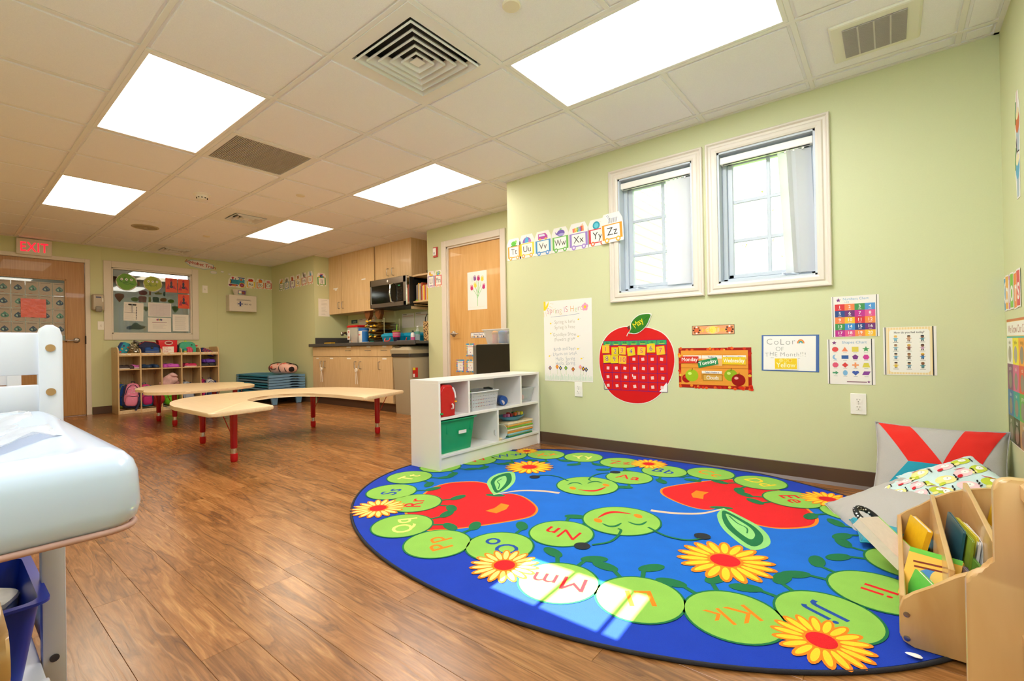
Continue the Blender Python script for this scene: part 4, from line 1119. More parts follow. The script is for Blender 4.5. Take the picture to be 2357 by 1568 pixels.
for fx, c in ((.055, '5a2a88'), (.125, 'e06018'), (.158, '1a4080'), (.210, '2a8a48'), (.278, 'a83020'), (.345, 'e890b0'), (.372, '702028'), (.398, '1a3a78')):
    fy = .108 + .01 * math.sin(fx * 60); ar.line([(fx, fy), (fx + .003, .055)], .002, 'b8cc80')
    for k in range(4): ar.ell(fx + .008 * math.cos(k * PI / 2), fy + .010 * math.sin(k * PI / 2), .007, .008, c, n=10)
    ar.ell(fx, fy, .0055, .0065, 'f4d820', n=10)
for k in range(90):
    x_ = .006 + k * .005; ar.line([(x_, .004 + R.uniform(0, .008)), (x_ + R.uniform(-.004, .006), R.uniform(.035, .062))], .0016, R.choice(['b8dcb8', 'a8d0b0', 'c8e4c4']))
sp = sheet('hand_drawn_poster', 'large white handwritten spring poem poster with a yellow sun in the corner', 'poster', (-.110, yw, .530), 'back', W_, H_, M['paper'], ar, .0)

def outlet(O, wall, lab):
    t = bpy.data.objects.new('wall_outlet', None); COL.objects.link(t); t.matrix_world = basis(O, wall)
    tag(t, lab, 'outlet', 'duplex wall outlets')
    b = prism(rrect(0, .072, 0, .116, .003, 2), 0, .006, 'z', .0022); obj('cover_plate', b, M['outlet'], t)
    for cy in (.038, .078):
        b = prism([(p[0], p[1]) for p in [(.036 + .0165 * math.cos(a) * 1.0, cy + max(-.0135, min(.0135, .0175 * math.sin(a)))) for a in [2 * PI * k / 24 for k in range(24)]]], .006, .0078, 'z'); s_ = obj('socket', b, M['outlet'], t)
        b = None
        for dx, h_ in ((-.0065, .0045), (.0065, .0036)): b = box(.036 + dx - .001, .036 + dx + .001, cy + .001, cy + .001 + h_ * 1.6, .0078, .0080, bm=b)
        b = lathe([(.0024, .0078), (.0024, .0080)], 10, b, (.036, cy - .008, 0))
        obj('slot', b, M['dark'], s_)
    obj('screw', cyl((.036, .058, 0), .0022, .006, .0072, 10), M['steel'], t)
outlet((.180, yw, .412), 'back', 'white duplex wall outlet half under the handwritten spring poster')
outlet((1.976, yw, .411), 'back', 'white duplex wall outlet under the shapes chart')

# apple calendar
def aw(px, py):                                   # crop coordinates of the calendar study to metres on the sheet
    return ((px - 130) / 1130 * .590, .572 - (py - 305) / (1500 - 305) * .572)
out = [(590, 312), (480, 322), (380, 360), (290, 420), (215, 510), (160, 620), (133, 760), (130, 900), (150, 1040), (190, 1170), (250, 1290), (340, 1390), (440, 1450), (560, 1490), (700, 1500), (840, 1480), (960, 1420), (1060, 1330), (1150, 1210), (1220, 1060), (1255, 900), (1258, 760), (1230, 620), (1170, 500), (1090, 420), (990, 370), (880, 335), (760, 345), (660, 350)]
op = spline([aw(*p) for p in out], 3, True); ar = Art(.00018)
c0 = (.295, .28)
ar.poly([(c0[0] + (x - c0[0]) * .984, c0[1] + (y - c0[1]) * .984) for x, y in op], 'd8101a')
def rc(x0, y0, x1, y1, c): a, b = aw(x0, y0), aw(x1, y1); ar.rect(a[0], b[1], b[0], a[1], c)
gx = [208 + (1150 - 208) * k / 7 for k in range(8)]; gy = [535, 604, 748, 890, 1030, 1165, 1300]
for k in range(7): rc(gx[k], gy[0], gx[k + 1], gy[1], '38a860')
for k, d in enumerate(('SUN', 'MON', 'TUES', 'WED', 'THURS', 'FRI', 'SAT')):
    p = aw((gx[k] + gx[k + 1]) / 2, 578); ar.text(d, p[0], p[1], .017, '1c4a28', wt='b', sq=.8); ar.rect(p[0] - .02, p[1] - .007, p[0] + .02, p[1] - .003, 'e8c830')
cm = [aw(1150, 1165), aw(1150, 1300), aw(1060, 1300)]; ar.poly([(cm[0][0], cm[0][1]), (cm[1][0], cm[1][1]), (cm[2][0] - .012, cm[2][1]), (cm[0][0] - .004, cm[0][1] + .004)], 'f4f0f0')
z_ = ar.z
for x in gx: ar.z = z_; p, q = aw(x, gy[0]), aw(x, gy[-1]); ar.line([p, q], .0032, '5a1a78')
for yv in gy: ar.z = z_ + .0002; p, q = aw(gx[0], yv), aw(gx[-1], yv); ar.line([p, q], .0036, '5a1a78')
z_ = ar.z
for r_ in range(1, 5):
    for k in range(7):
        if r_ == 1 and k < 3: continue
        x, y = aw((gx[k] + gx[k + 1]) / 2 + R.uniform(-8, 8), (gy[r_ + 1] + gy[r_ + 2 if r_ < 4 else 6]) / 2 if r_ < 4 else 1235)
        ar.z = z_; ar.rect(x - .011, y - .011, x + .011, y + .011, 'f0c8c8', R.uniform(-.2, .2))
x, y = aw(655, 1068); ar.rect(x - .003, y - .01, x + .003, y + .008, 'f4e0e0')
poly = hull([(round(a, 5), round(b, 5)) for a, b in op] + [aw(1163, 1352), aw(207, 1298), aw(1163, 1160)])
apple = sheet('apple_calendar', 'large red apple shaped wall calendar with a grid of days', 'calendar', (.402, yw, .386), 'back', 0, 0, M['paper'], ar, 0, poly=op, part='printed_calendar', am=M['print_glossy'])
st = prism([(x, y) for x, y in [aw(585, 325), aw(625, 300), aw(630, 345), aw(610, 370)]], 0.0014, .003, 'z'); obj('apple_stem', st, C('5a2a18', .6), apple)
nums = [(248, 662, '1', 0, 0), (398, 698, '2', .0, 1), (503, 684, '3', -.06, 0), (642, 702, '4', .12, 1), (797, 695, '5', -.07, 0), (934, 655, '6', .01, 1), (1068, 690, '7', .10, 0), (264, 815, '8', .07, 1), (382, 820, '9', .05, 1), (510, 828, '10', -.05, 0)]
for (px, py, tx, rt, pc) in nums:
    x, y = aw(px, py); s_ = .030; cA = Art(.0002); c1 = 'e8cc20' if pc else 'f4c030'
    cA.rect(0, 0, 2 * s_, 2 * s_, c1); cA.text(tx, s_, .014, .052, 'f4ece0', wt='b'); cA.text(tx, s_, .014, .052, '702878' if pc else 'd02020', wt='n', sq=1.0)
    U = Vector((math.cos(rt), 0, math.sin(rt)))
    o = obj('number_card', prism([(0, 0), (2 * s_, 0), (2 * s_, 2 * s_), (0, 2 * s_)], 0, .0012), M['paper'], None)
    O = Vector((.402 + x, yw - .004, .386 + y)) - U * s_ - Vector((-math.sin(rt), 0, math.cos(rt))) * s_
    o.matrix_world = basis(O, 'back', rt); tag(o, 'square yellow card with the number %s on the red apple calendar' % ['one', 'two', 'three', 'four', 'five', 'six', 'seven', 'eight', 'nine', 'ten'][int(tx) - 1], 'number card', 'number cards on the apple calendar')
    q = cA.obj('printed_number', M['print_glossy'], o); q.location = (0, 0, .0012)
lf = spline([aw(600, 420), aw(640, 360), aw(640, 280), aw(690, 200), aw(770, 145), aw(850, 130), aw(950, 140), aw(930, 210), aw(890, 300), aw(830, 370), aw(760, 420), aw(690, 435), aw(640, 425)], 3, True)
ar = Art(.0002); l2 = [(c[0], c[1]) for c in lf]; cx_, cy_ = sum(a for a, b in l2) / len(l2), sum(b for a, b in l2) / len(l2)
ar.poly([(cx_ + (a - cx_) * .93, cy_ + (b - cy_) * .93) for a, b in l2], '2c7a20'); ar.line([aw(640, 405), aw(760, 300), aw(900, 180)], .002, '1a4a14')
p = aw(775, 305); ar.text('May', p[0], p[1], .062, 'ecd820', .62, wt='b', sq=.85)
o = sheet('leaf_card', 'green leaf shaped card reading May above the apple calendar', 'wall card', (.402, yw - .004, .386), 'back', 0, 0, M['paper'], ar, 0, poly=l2, part='printed_leaf', am=M['print_glossy'])
obj('leaf_stalk', tube([(*aw(625, 400), .0015), (*aw(600, 425), .002), (*aw(583, 465), .002)], .0035, 6), M['paper'], o)

# circle time banner
ar = Art(.0002); ar.rect(0, 0, .267, .062, '3a2018'); ar.rect(.003, .003, .264, .059, 'e8a070'); ar.ell(.133, .031, .045, .026, 'f0c890'); ar.ell(.133, .031, .02, .024, 'f4e060')
ar.text('Circle Time', .133, .018, .044, ['e8c020', 'f0d030'], wt='b', sq=.85, sp=.04)
for cx_ in (.030, .237):
    ar.ell(cx_, .031, .018, .020, 'e06a38')
    for k in range(8): a = 2 * PI * k / 8; ar.ell(cx_ + .020 * math.cos(a), .031 + .021 * math.sin(a), .0062, .0062, ['3a1c14', '8a5030', 'f4e8e0', '5a2a1c'][k % 4], n=10)
sheet('classroom_banner', 'narrow orange banner reading Circle Time above the weather chart', 'banner', (1.112, yw, .876), 'back', .267, .062, M['paper'], ar, 0)

# weather and day chart
ar = Art(.0002); W_, H_ = .458, .268
ar.rect(0, 0, W_, H_, 'a81810')
for k in range(60):
    s_ = R.random(); p = (R.uniform(0, W_), R.choice([R.uniform(.002, .016), R.uniform(H_ - .016, H_ - .002)])) if s_ < .6 else (R.choice([R.uniform(.002, .016), R.uniform(W_ - .016, W_ - .002)]), R.uniform(0, H_))
    ar.ell(p[0], p[1], .010, .009, R.choice(['d83018', 'e85a20', 'f08a28', 'c02010', 'e8b838']), n=10)
ar.rect(.017, .022, W_ - .020, H_ - .017, 'e89a38')
for k in range(22): y_ = R.uniform(.03, H_ - .03); x_ = R.uniform(.02, .3); ar.rect(x_, y_, x_ + R.uniform(.05, .12), y_ + .0012, R.choice(['d07c20', 'f0b050', 'c87018']))
ar.rect(.017, .132, W_ - .020, .135, 'b06018')
for x0, x1, tx in ((.032, .153, 'Yesterday was'), (.156, .283, 'Today is'), (.288, .427, 'Tomorrow will be:')): ar.rect(x0, .196, x1, .218, 'efe6dc'); ar.text(tx, (x0 + x1) / 2, .202, .016, '2a3a80', wt='b', sq=.95 if len(tx) < 15 else .85)
ar.rect(.156, .150, .283, .194, 'e8b878')
ar.rect(.150, .062, .285, .108, 'c88a30'); ar.rect(.154, .098, .281, .116, 'f0e8e0'); ar.text("Today's Weather is", .218, .101, .014, '2a3a80', wt='b', sq=.8); ar.rect(.160, .050, .285, .092, 'a8721c'); ar.rect(.165, .054, .280, .088, 'd8a850'); ar.text('Clouds', .222, .060, .034, 'f4f0e8', wt='b', sq=.8)
def ap(x, y, r, c, hi): ar.ell(x, y, r, r * .95, c, n=24); ar.ell(x - r * .3, y + r * .3, r * .3, r * .22, hi, n=12); ar.line([(x, y + r * .7), (x + r * .15, y + r * 1.15)], .003, '4a2a10')
ap(.052, .062, .030, 'a81010', 'd83028'); ap(.088, .083, .043, '9cc020', 'd8ec70'); ap(.335, .090, .040, '90b020', 'd0e070'); ap(.380, .060, .041, '98100c', 'f0a8a0')
wc = sheet('day_chart', 'orange apple bordered chart of yesterday, today and tomorrow beside the calendar', 'chart', (1.017, yw, .521), 'back', W_, H_, M['paper'], ar, 0, part='printed_chart', am=M['print_glossy'])
for tx, x, z, w_, h_, c, rt in (('Monday', 1.032, .686, .120, .046, 'd83018', .01), ('Tuesday', 1.152, .655, .130, .046, '1c8a50', .21), ('Wednesday', 1.302, .680, .140, .048, 'ecc818', .0)):
    ar = Art(.0002); ar.rect(0, 0, w_, h_, c); ar.text(tx, w_ / 2, h_ * .30, .036, 'f8f4f0', wt='b', sq=min(1, w_ * .9 / ar.width(tx, .036, 'b')))
    sheet('day_card', '%s card stuck on the orange day chart' % tx, 'day card', (x, yw - .004, z), 'back', w_, h_, M['paper'], ar, rt, 'day cards on the day chart', part='printed_day')

# colour of the month
ar = Art(.0002); W_, H_ = .300, .219
ar.rect(0, 0, W_, H_, '4468a8'); ar.rect(.010, .006, W_ - .016, H_ - .007, 'f2f0ec')
ar.text('CoLor', .105, .160, .052, '8a8a86', .02, wt='t', jit=.05, sp=.08); ar.text('OF', .098, .122, .036, '8a8a86', wt='t', jit=.05); ar.text('THE Month!!!', .128, .090, .036, '8a8a86', wt='t', jit=.05, sp=.04)
ar.line([(.05, .080), (.205, .078)], .0014, '7a7a78')
for k, c in enumerate(('e8703a', 'f0a848', '48a890', '3a98c0', 'f2f0ec')): ar.ell(.208, .168, .019 - .0036 * k, .024 - .0045 * k, c, a0=0, a1=PI)
o = sheet('colour_poster', 'blue bordered handwritten poster about the colour of the month', 'poster', (1.531, yw, .645), 'back', W_, H_, M['paper'], ar, -.018)
ar = Art(.0002); ar.rect(0, 0, .126, .073, 'f4f0ea'); ar.rect(.005, .005, .121, .068, 'f0cc18'); ar.text('Yellow', .063, .015, .040, 'f8f4c8', wt='b', sq=.9)
for k, c in enumerate(('f4e070', 'f2d020', 'f0b818')): ar.ell(.038 + k * .024, .056, .010, .010, 'f8ec90', n=14); ar.ell(.038 + k * .024, .056, .008, .008, c, n=14)
sheet('colour_card', 'bright yellow colour name card on the blue bordered poster', 'wall card', (1.600, yw - .003, .652), 'back', .126, .073, M['paper'], ar, 0, part='printed_colour_name')

# numbers, shapes and feelings charts
ar = Art(.0002); W_, H_ = .215, .228
ar.rect(.006, 0, .009, H_, '2a2628'); ar.rect(W_ - .012, 0, W_ - .009, H_, '2a2628'); ar.star(.033, .207, .013, '7a2878'); ar.text('Numbers Chart', .112, .205, .020, '5a9cc8', sq=.9); ar.text('1-20', .07, .190, .014, '7aaccc')
cc = ['d8262e', 'f08040', '3a9048', '4a94d4', '1a4488', '6a2070', 'c01c8c', 'e0508c', 'f08040', 'f4bc1c', 'd8262e', 'f08a38', '3a9048', '3a8cd0', '1a3c80', '702070', 'c01c8c', 'e05088', 'f08a40', 'f4bc1c']
for k in range(20):
    c_, r_ = k % 4, k // 4; x, y = .016 + c_ * .0455, .184 - (r_ + 1) * .0365; ar.z = .0012; ar.rect(x, y, x + .0455, y + .0365, cc[k]); ar.text(str(k + 1), x + .0227, y + .013, .023, 'f4f0f0', wt='b'); ar.rect(x + .016, y + .005, x + .03, y + .007, 'e8d8d8')
sheet('numbers_chart', 'numbers chart from one to twenty in coloured squares', 'chart', (1.896, yw, .842), 'back', W_, H_, M['paper'], ar, 0, 'laminated charts beside the window', part='printed_numbers')
ar = Art(.0002); W_, H_ = .217, .253
ar.rect(.007, 0, .011, H_, '201e20'); ar.rect(W_ - .016, 0, W_ - .012, H_, '201e20'); ar.star(.034, .233, .012, '7a2878'); ar.text('Shapes Chart', .126, .228, .021, '4a94c4')
xs, ys = [.038, .083, .130, .178], [.196, .152, .108, .064]; z_ = .0012
def at_(k, f, c): ar.z = z_; f(xs[k % 4], ys[k // 4], c)
at_(0, lambda x, y, c: ar.ell(x, y, .015, .014, c), 'e04848'); at_(1, lambda x, y, c: ar.poly([(x - .015, y - .012), (x + .015, y - .012), (x, y + .014)], c), 'f08860'); at_(2, lambda x, y, c: ar.rect(x - .015, y - .014, x + .015, y + .014, c), 'e0cc50'); at_(3, lambda x, y, c: ar.star(x, y, .017, c), '4a9c5c')
at_(4, lambda x, y, c: (ar.ell(x, y, .013, .014, c), ar.ell(x + .007, y + .002, .011, .012, 'efeae4')), '8ab8dc'); at_(5, lambda x, y, c: ar.rect(x - .016, y - .010, x + .016, y + .010, c), '2a5aa0'); at_(6, lambda x, y, c: ar.ngon(x, y, .015, 5, c), '7a3088'); at_(7, lambda x, y, c: ar.ngon(x, y, .015, 6, c, 0), 'd03898')
at_(8, lambda x, y, c: ar.ngon(x, y, .015, 8, c, .39), 'e05878'); at_(9, lambda x, y, c: ar.ngon(x, y, .015, 4, c), 'd83c3c'); at_(10, lambda x, y, c: (ar.rect(x - .015, y - .004, x + .015, y + .004, c), ar.rect(x - .004, y - .014, x + .004, y + .014, c)), 'f09860'); at_(11, lambda x, y, c: ar.poly([(x - .017, y - .012), (x + .017, y - .012), (x + .010, y + .012), (x - .010, y + .012)], c), 'd8cc48')
at_(12, lambda x, y, c: ar.poly([(x - .014, y - .004), (x, y - .004), (x, y - .011), (x + .014, y), (x, y + .011), (x, y + .004), (x - .014, y + .004)], c), '48986c'); at_(13, lambda x, y, c: ar.ell(x, y, .011, .015, c), '7cb0dc'); at_(14, lambda x, y, c: (ar.ell(x - .007, y + .004, .0085, .008, c), ar.ell(x + .007, y + .004, .0085, .008, c), ar.poly([(x - .0150, y + .002), (x, y - .014), (x + .0150, y + .002)], c)), '3c5cb0'); at_(15, lambda x, y, c: ar.poly([(x - .019, y - .010), (x + .010, y - .010), (x + .019, y + .010), (x - .010, y + .010)], c), '883c98')
for k in range(16): ar.z = z_; ar.rect(xs[k % 4] - .009, ys[k // 4] - .0195, xs[k % 4] + .009, ys[k // 4] - .018, '8a8888')
ar.rect(.09, .012, .18, .017, '8a6070')
ar.star(.188, .016, .008, '7a2878')
sheet('shapes_chart', 'white shapes chart with sixteen coloured shapes above the outlet', 'chart', (1.872, yw, .576), 'back', W_, H_, M['paper'], ar, 0, 'laminated charts beside the window', part='printed_shapes')
ar = Art(.0002); W_, H_ = .215, .254
ar.rect(.014, .004, W_ - .016, H_ - .002, 'f0d49a')
for k in range(16): ar.z = .0006; ar.rect(.016 + k * .0116, .004, .021 + k * .0116, H_ - .002, 'f6e4bc')
ar.rect(.007, 0, .011, H_, '242022'); ar.rect(W_ - .016, 0, W_ - .011, H_, '242022'); ar.z = .0012; ar.poly(rrect(.025, W_ - .026, .014, H_ - .014, .014), 'f2efe6')
ar.text('How do you feel today?', .107, .220, .015, '3a3430', wt='b', sq=.85)
for k in range(12):
    x, y = .052 + (k % 3) * .054, .196 - (k // 3) * .047; ar.z = .0016; c = ['7ab8d0', 'd0a080', '5a8a9a', '8ab0c0', '905040', 'c8a0b8', '70a8c8', '8a7a6a', '3a7ab0', 'e0c040', '7aa0b0', '508a90'][k]
    ar.rect(x - .006, y - .014, x + .006, y, c); ar.ell(x, y + .006, .007, .007, ['e8c8a0', 'c89a70', '8a5a3a'][k % 3], n=12); ar.ell(x, y + .010, .007, .004, ['e0b030', '4a2a1a', '1a1a1a', '7a4a20'][k % 4], n=10); ar.line([(x - .011, y - .004), (x + .011, y - .003)], .003, c); ar.rect(x - .005, y - .019, x - .001, y - .014, '3a3434'); ar.rect(x + .001, y - .019, x + .005, y - .014, '3a3434'); ar.rect(x - .011, y - .0245, x + .011, y - .0225, '7a7672')
sheet('feelings_chart', 'cream striped feelings chart with twelve small children drawn on it', 'chart', (2.125, yw, .634), 'back', W_, H_, M['paper'], ar, 0, 'laminated charts beside the window', part='printed_feelings')

# ------------------------------------------------------------------ right wall
xr = XR - .0005
def cup_card(y, z, c, lab):
    ar = Art(.0002); ar.poly([(.018, .0), (.058, .0), (.066, .10), (.010, .10)], 'a8b8c8'); ar.ell(.038, .125, .036, .05, c); ar.ell(.040, .155, .03, .022, 'f0e0b0', .3); ar.line([(.0, .12), (.002, .17), (.018, .21)], .014, '3a8a40'); ar.line([(.030, .16), (.038, .25)], .006, 'e8b0b8')
    sheet('paper_cutout', lab, 'paper cutout', (xr, y, z), 'right', 0, 0, M['paper'], ar, 0, 'paper cup cutouts on the side wall', poly=hull([(-.008, .1), (-.004, .19), (.02, .25), (.05, .25), (.078, .16), (.07, -.006), (.012, -.006)]), part='printed_cup')
cup_card(1.625, 1.60, 'd05a28', 'cut-out drawing of a red iced drink cup on the right-hand side wall'.replace('right-hand side wall', 'wall by the corner'))
cup_card(1.635, 1.41, '48a0c8', 'cut-out drawing of a blue iced drink cup under the red one')
for k, (y, c, tx) in enumerate(((1.975, '3a98c8', 'C'), (1.91, 'f0a838', 'o'), (1.86, 'd070a8', 'l'), (1.80, '78c030', 'o'), (1.725, 'f08828', 'r'), (1.66, 'd83848', 's'))):
    if y > 1.955: y = 1.952
    w_ = .072; ar = Art(.0002); ar.rect(.004, .006, w_ - .004, .155, c); ar.text(tx, w_ / 2, .035, .15, 'f6f2ee', wt='b', sq=.8)
    sheet('letter_card', 'letter %s card of the Colors heading, on %s paper' % (tx if k != 3 else 'second o', ['blue', 'orange', 'pink', 'green', 'deep orange', 'red'][k]), 'letter card', (xr - .002 * (k % 2), y, .945 + .006 * (k % 2)), 'right', w_, .162, M['paper'], ar, [.03, -.04, .06, -.03, .04, 0][k], 'letter cards spelling Colors', part='printed_letter')
ar = Art(.0002); W_, H_ = .50, .56
ar.rect(0, H_ - .085, W_, H_, 'e8b020'); ar.rect(0, H_ - .01, W_, H_, 'd07040'); ar.rect(.002, H_ - .075, W_ - .002, H_ - .012, 'f0ece0'); ar.rect(0, H_ - .085, W_, H_ - .078, '3ab0a8'); ar.text('We Know Our Colors!', W_ / 2, H_ - .062, .05, 'b05a58', wt='n', sq=.9)
names = [('white', 'ece8dc'), ('yellow', 'f0e010'), ('orange', 'f0a020'), ('brown', '7a5030'), ('purple', '7a3a6a'), ('pink', 'd05a88'), ('red', 'd84828'), ('gold', 'c09a30'), ('blue', '2a6aa0'), ('teal', '1c9a8c'), ('green', '5aa838'), ('lime', '90c030'), ('grey', '5a6444'), ('black', '3a3c20'), ('tan', 'b09060'), ('grey', '888888')]
for k, (nm, c) in enumerate(names):
    x, y = (k % 4) * W_ / 4, H_ - .085 - (k // 4 + 1) * .118; ar.z = .001; ar.rect(x, y, x + W_ / 4, y + .118, c); ar.text(nm, x + W_ / 8, y + .090, .026, 'f0ece0' if k > 3 else '6a6030', wt='n', sq=.8); ar.ell(x + W_ / 8, y + .045, .035, .038, 'a8a090' if k < 2 else '8a8070', n=14)
sheet('colours_poster', 'tall poster of coloured squares on the wall beside the corner', 'poster', (xr - .001, 1.900, .345), 'right', W_, H_, M['paper'], ar, .0, part='printed_colours')
# ------------------------------------------------------------------ activity tables
ZT = .42
def round_poly(P, r=.03, n=4):
    out = []; m = len(P)
    for i in range(m):
        a, b, c = Vector(P[i - 1]), Vector(P[i]), Vector(P[(i + 1) % m]); u, v = (a - b), (c - b)
        rr = min(r, u.length * .45, v.length * .45); s, e = b + u.normalized() * rr, b + v.normalized() * rr
        for k in range(n + 1): t = k / n; q = s.lerp(b, t).lerp(b.lerp(e, t), t); out.append((q.x, q.y))
    return out
def table(name, lab, outline, feet, c):
    t = thing(name, lab, 'table', (c[0], c[1], 0), group='low activity tables with red legs')
    P = [(x - c[0], y - c[1]) for x, y in outline]
    obj('table_top', prism(P, ZT - .028, ZT, 'z', .009, 3), M['table_top'], t, smooth=True)
    for fx, fy in feet:
        x, y = fx - c[0], fy - c[1]
        lg = obj('leg', lathe([(.020, .10), (.0235, .105), (.0265, ZT - .03), (.0, ZT - .03)], 20), M['red_metal'], t, smooth=True, loc=(x, y, 0))
        obj('leg_sleeve', cyl((0, 0, 0), .0185, .06, .102, 18), M['chrome'], lg, smooth=True)
        obj('foot', lathe([(0, 0), (.018, 0), (.023, .006), (.0255, .03), (.0245, .062), (.0, .066)], 18), M['red_plastic'], lg, smooth=True)
        for a in (.6, 2.7) if y > 0 else (-2.6, -.5):
            obj('brace', tube([(.018 * math.cos(a), .018 * math.sin(a), .20), (.11 * math.cos(a), .11 * math.sin(a), ZT - .029)], .0035, 6), M['red_metal'], lg, smooth=True)
    return t
A1 = spline([(-1.956, -.144), (-2.18, -.112), (-2.46, -.02), (-2.69, .16), (-2.80, .40), (-2.825, .72), (-2.79, 1.00), (-2.65, 1.27), (-2.42, 1.44), (-2.15, 1.53), (-1.93, 1.56)], 4)
IN = spline([(-1.63, .985), (-1.83, .965), (-2.02, .915), (-2.16, .80), (-2.185, .67), (-2.15, .53), (-2.03, .40), (-1.90, .33)], 3)
o1 = round_poly([(-1.885, .318), (-1.345, .305), (-1.275, -.138)], .03)[:] 
outline = [(-1.345, .302), (-1.277, -.135)]
top = round_poly([(-1.956, -.144), (-1.90, .335), (-1.345, .302), (-1.277, -.135)], .035)
# assemble clockwise: arm end near the viewer, outer arc, far arm end, inner arc
def corner(a, b, c, r=.035): return round_poly([a, b, c], r)[5:10]
near_in, near_out, far_out, far_in = (-1.345, .305), (-1.277, -.135), (-1.46, 1.555), (-1.25, .985)
outline = corner((-1.9, .33), near_in, near_out) + corner(near_in, near_out, (-1.956, -.144)) + A1 + corner((-1.93, 1.56), far_out, far_in) + corner(far_out, far_in, (-1.63, .985)) + IN
table('activity_table', 'large horseshoe activity table with pale wood top and red legs', outline, [(-1.661, .144), (-2.66, .255), (-2.66, 1.28), (-1.738, 1.44)], (-2.1, .7))
o2 = round_poly(spline([(-4.30, .13), (-4.60, .22), (-4.86, .40), (-4.90, .62), (-4.80, .92), (-4.52, 1.22), (-4.30, 1.235)], 3) + spline([(-4.18, 1.185), (-4.02, 1.20), (-3.72, 1.12), (-3.52, .85)], 3) + spline([(-3.435, .376), (-3.50, .22), (-3.69, .092), (-3.86, .10)], 3) + [(-4.02, .145), (-4.2, .14)], .02, 2)
table('activity_table', 'smaller flower shaped activity table with pale wood top before the cubbies', o2, [(-4.10, .435), (-4.70, .436), (-4.093, 1.05), (-4.62, 1.0)], (-4.2, .66))

# ------------------------------------------------------------------ stack of toddler cots
cot_n = 8
def make_cot(z, top, lab):
    t = thing('toddler_cot', lab, 'cot', (-5.63, 2.13, z), 0, 'stacked toddler cots')
    e = .040; hw = .27
    # bed sheet frame
    obj('cot_bed', box(-.52, .50, -hw + .02, hw - .02, .012, .026, .004), M['cot_teal'], t)
    for s in (-1, 1): obj('side_rail', box(-.54, .54, s * (hw - .02) - .014, s * (hw - .02) + .014, .004, .030, .005), M['cot_teal'] if int(z * 100) % 3 else M['cot_blue'], t)
    for s in (-1, 1):
        P = [(y, .034 + .004 * math.cos(y / hw * PI)) for y in [hw * (k / 12 * 2 - 1) for k in range(13)]]
        lo = [(y, .001 + .004 * math.cos(y / hw * PI) + (.012 if abs(y - .07) < .07 else 0)) for y, _ in P[::-1]]
        b = BM(); xs = []
        for d in (0, .05):
            xs.append([b.verts.new((s * (.54 + d + .045 * (1 - (y / hw) ** 2) * (1 if d else 0)), y * (1.02 if d else 1), zz)) for y, zz in P + lo])
        n = len(xs[0])
        for k in range(n): b.faces.new((xs[0][k], xs[0][(k + 1) % n], xs[1][(k + 1) % n], xs[1][k]))
        b.faces.new(xs[0][::-1]); b.faces.new(xs[1])
        obj('end_piece', b, M['cot_blue'], t, smooth=True)
    return t
base_z = .135
words = ['bottom', 'second from the bottom', 'third from the bottom', 'fourth from the bottom', 'fourth from the top', 'third from the top', 'second from the top', 'topmost']
for k in range(cot_n):
    t = make_cot(base_z + k * .040, k == 7, 'blue plastic toddler cot, %s of the stack in the corner' % words[k])
    if k == 0:
        for sx in (-1, 1):
            for sy in (-1, 1):
                obj('leg', prism([(sy * .13, .006), (sy * .24, .006), (sy * .215, -.133), (sy * .15, -.133)], sx * .55 - .02, sx * .55 + .03, 'x', .006), M['cot_blue'], t, smooth=True)
# pink rolled bag on the cots
t = thing('sleeping_bag', 'pink patterned rolled nap mat with black piping on top of the cots', 'nap mat', (-5.25, 2.16, base_z + 8 * .040 + .006), .15)
roll = blob((0, 0, .075), (.28, .13, .085), 2.6, 26, 14, .02, 8, seed=3, flat=-.074)
obj('mat_roll', roll, mat('pink_strawberry_cloth', 'e8b8ac', .9, var=0, bump=.2), t, smooth=True)
for k, x in enumerate((-.14, .10, .21)):
    pts = [(x + .02 * math.sin(a * 2), .135 * math.cos(a) * (1 if abs(x) < .2 else .8), .075 + .090 * math.sin(a) * (1 if abs(x) < .2 else .85)) for a in [PI * q / 12 for q in range(-2, 15)]]
    obj('piping', tube(pts, .006, 6), C('2a1014', .8), t, smooth=True)
for k in range(16):
    a = R.uniform(.2, 2.9); x = R.uniform(-.24, .22); f_ = math.sqrt(max(.1, 1 - abs(x / .28) ** 2.6))
    obj('red_spot', blob((x, -.130 * math.cos(a * .5) * f_, .078 + .086 * math.sin(a * .5) * f_), (.018, .012, .014), 2, 8, 5), C('d8604c', .9), t, smooth=True)
obj('roll_opening', blob((.262, -.03, .07), (.02, .05, .04), 2, 12, 8), C('1c0a0c', .9), t, smooth=True)
obj('carry_handle', strap([(-.10, -.128, .085), (-.06, -.142, .075), (.0, -.142, .075), (.03, -.128, .085)], .022, .004, (0, 0, 1)), C('201014', .8), t)

# ------------------------------------------------------------------ cubby unit on the left wall
CY0, DYC, NX = .295, .238, 5
cx_f, cx_b = -5.885, -6.243
cu = thing('coat_cubbies', 'pale maple coat cubby unit with five bays under the interior window', 'cubby', (-6.07, .89, 0))
def cb(name, x0, x1, y0, y1, z0, z1, m=None, b=.002): return obj(name, box(x0 + 6.07, x1 + 6.07, y0 - .89, y1 - .89, z0, z1, b), m or M['maple'], cu)
th = .016
for k in range(6):
    y = CY0 + k * DYC; topz = .90 if k in (0, 5) else .885
    prof = [(cx_b, 0), (cx_f, 0), (cx_f, topz - .07), (cx_f - .008, topz - .035), (cx_f - .03, topz - .012), (cx_f - .065, topz), (cx_b, topz)]
    b = prism([(x + 6.07, z) for x, z in prof], y - th / 2 - .89, y + th / 2 - .89, 'y', .002)
    obj('side_panel' if k in (0, 5) else 'divider', b, M['maple'], cu)
y0, y1 = CY0 + th / 2, CY0 + 5 * DYC - th / 2
cb('back_panel', cx_b, cx_b + .006, y0, y1, .0, .885)
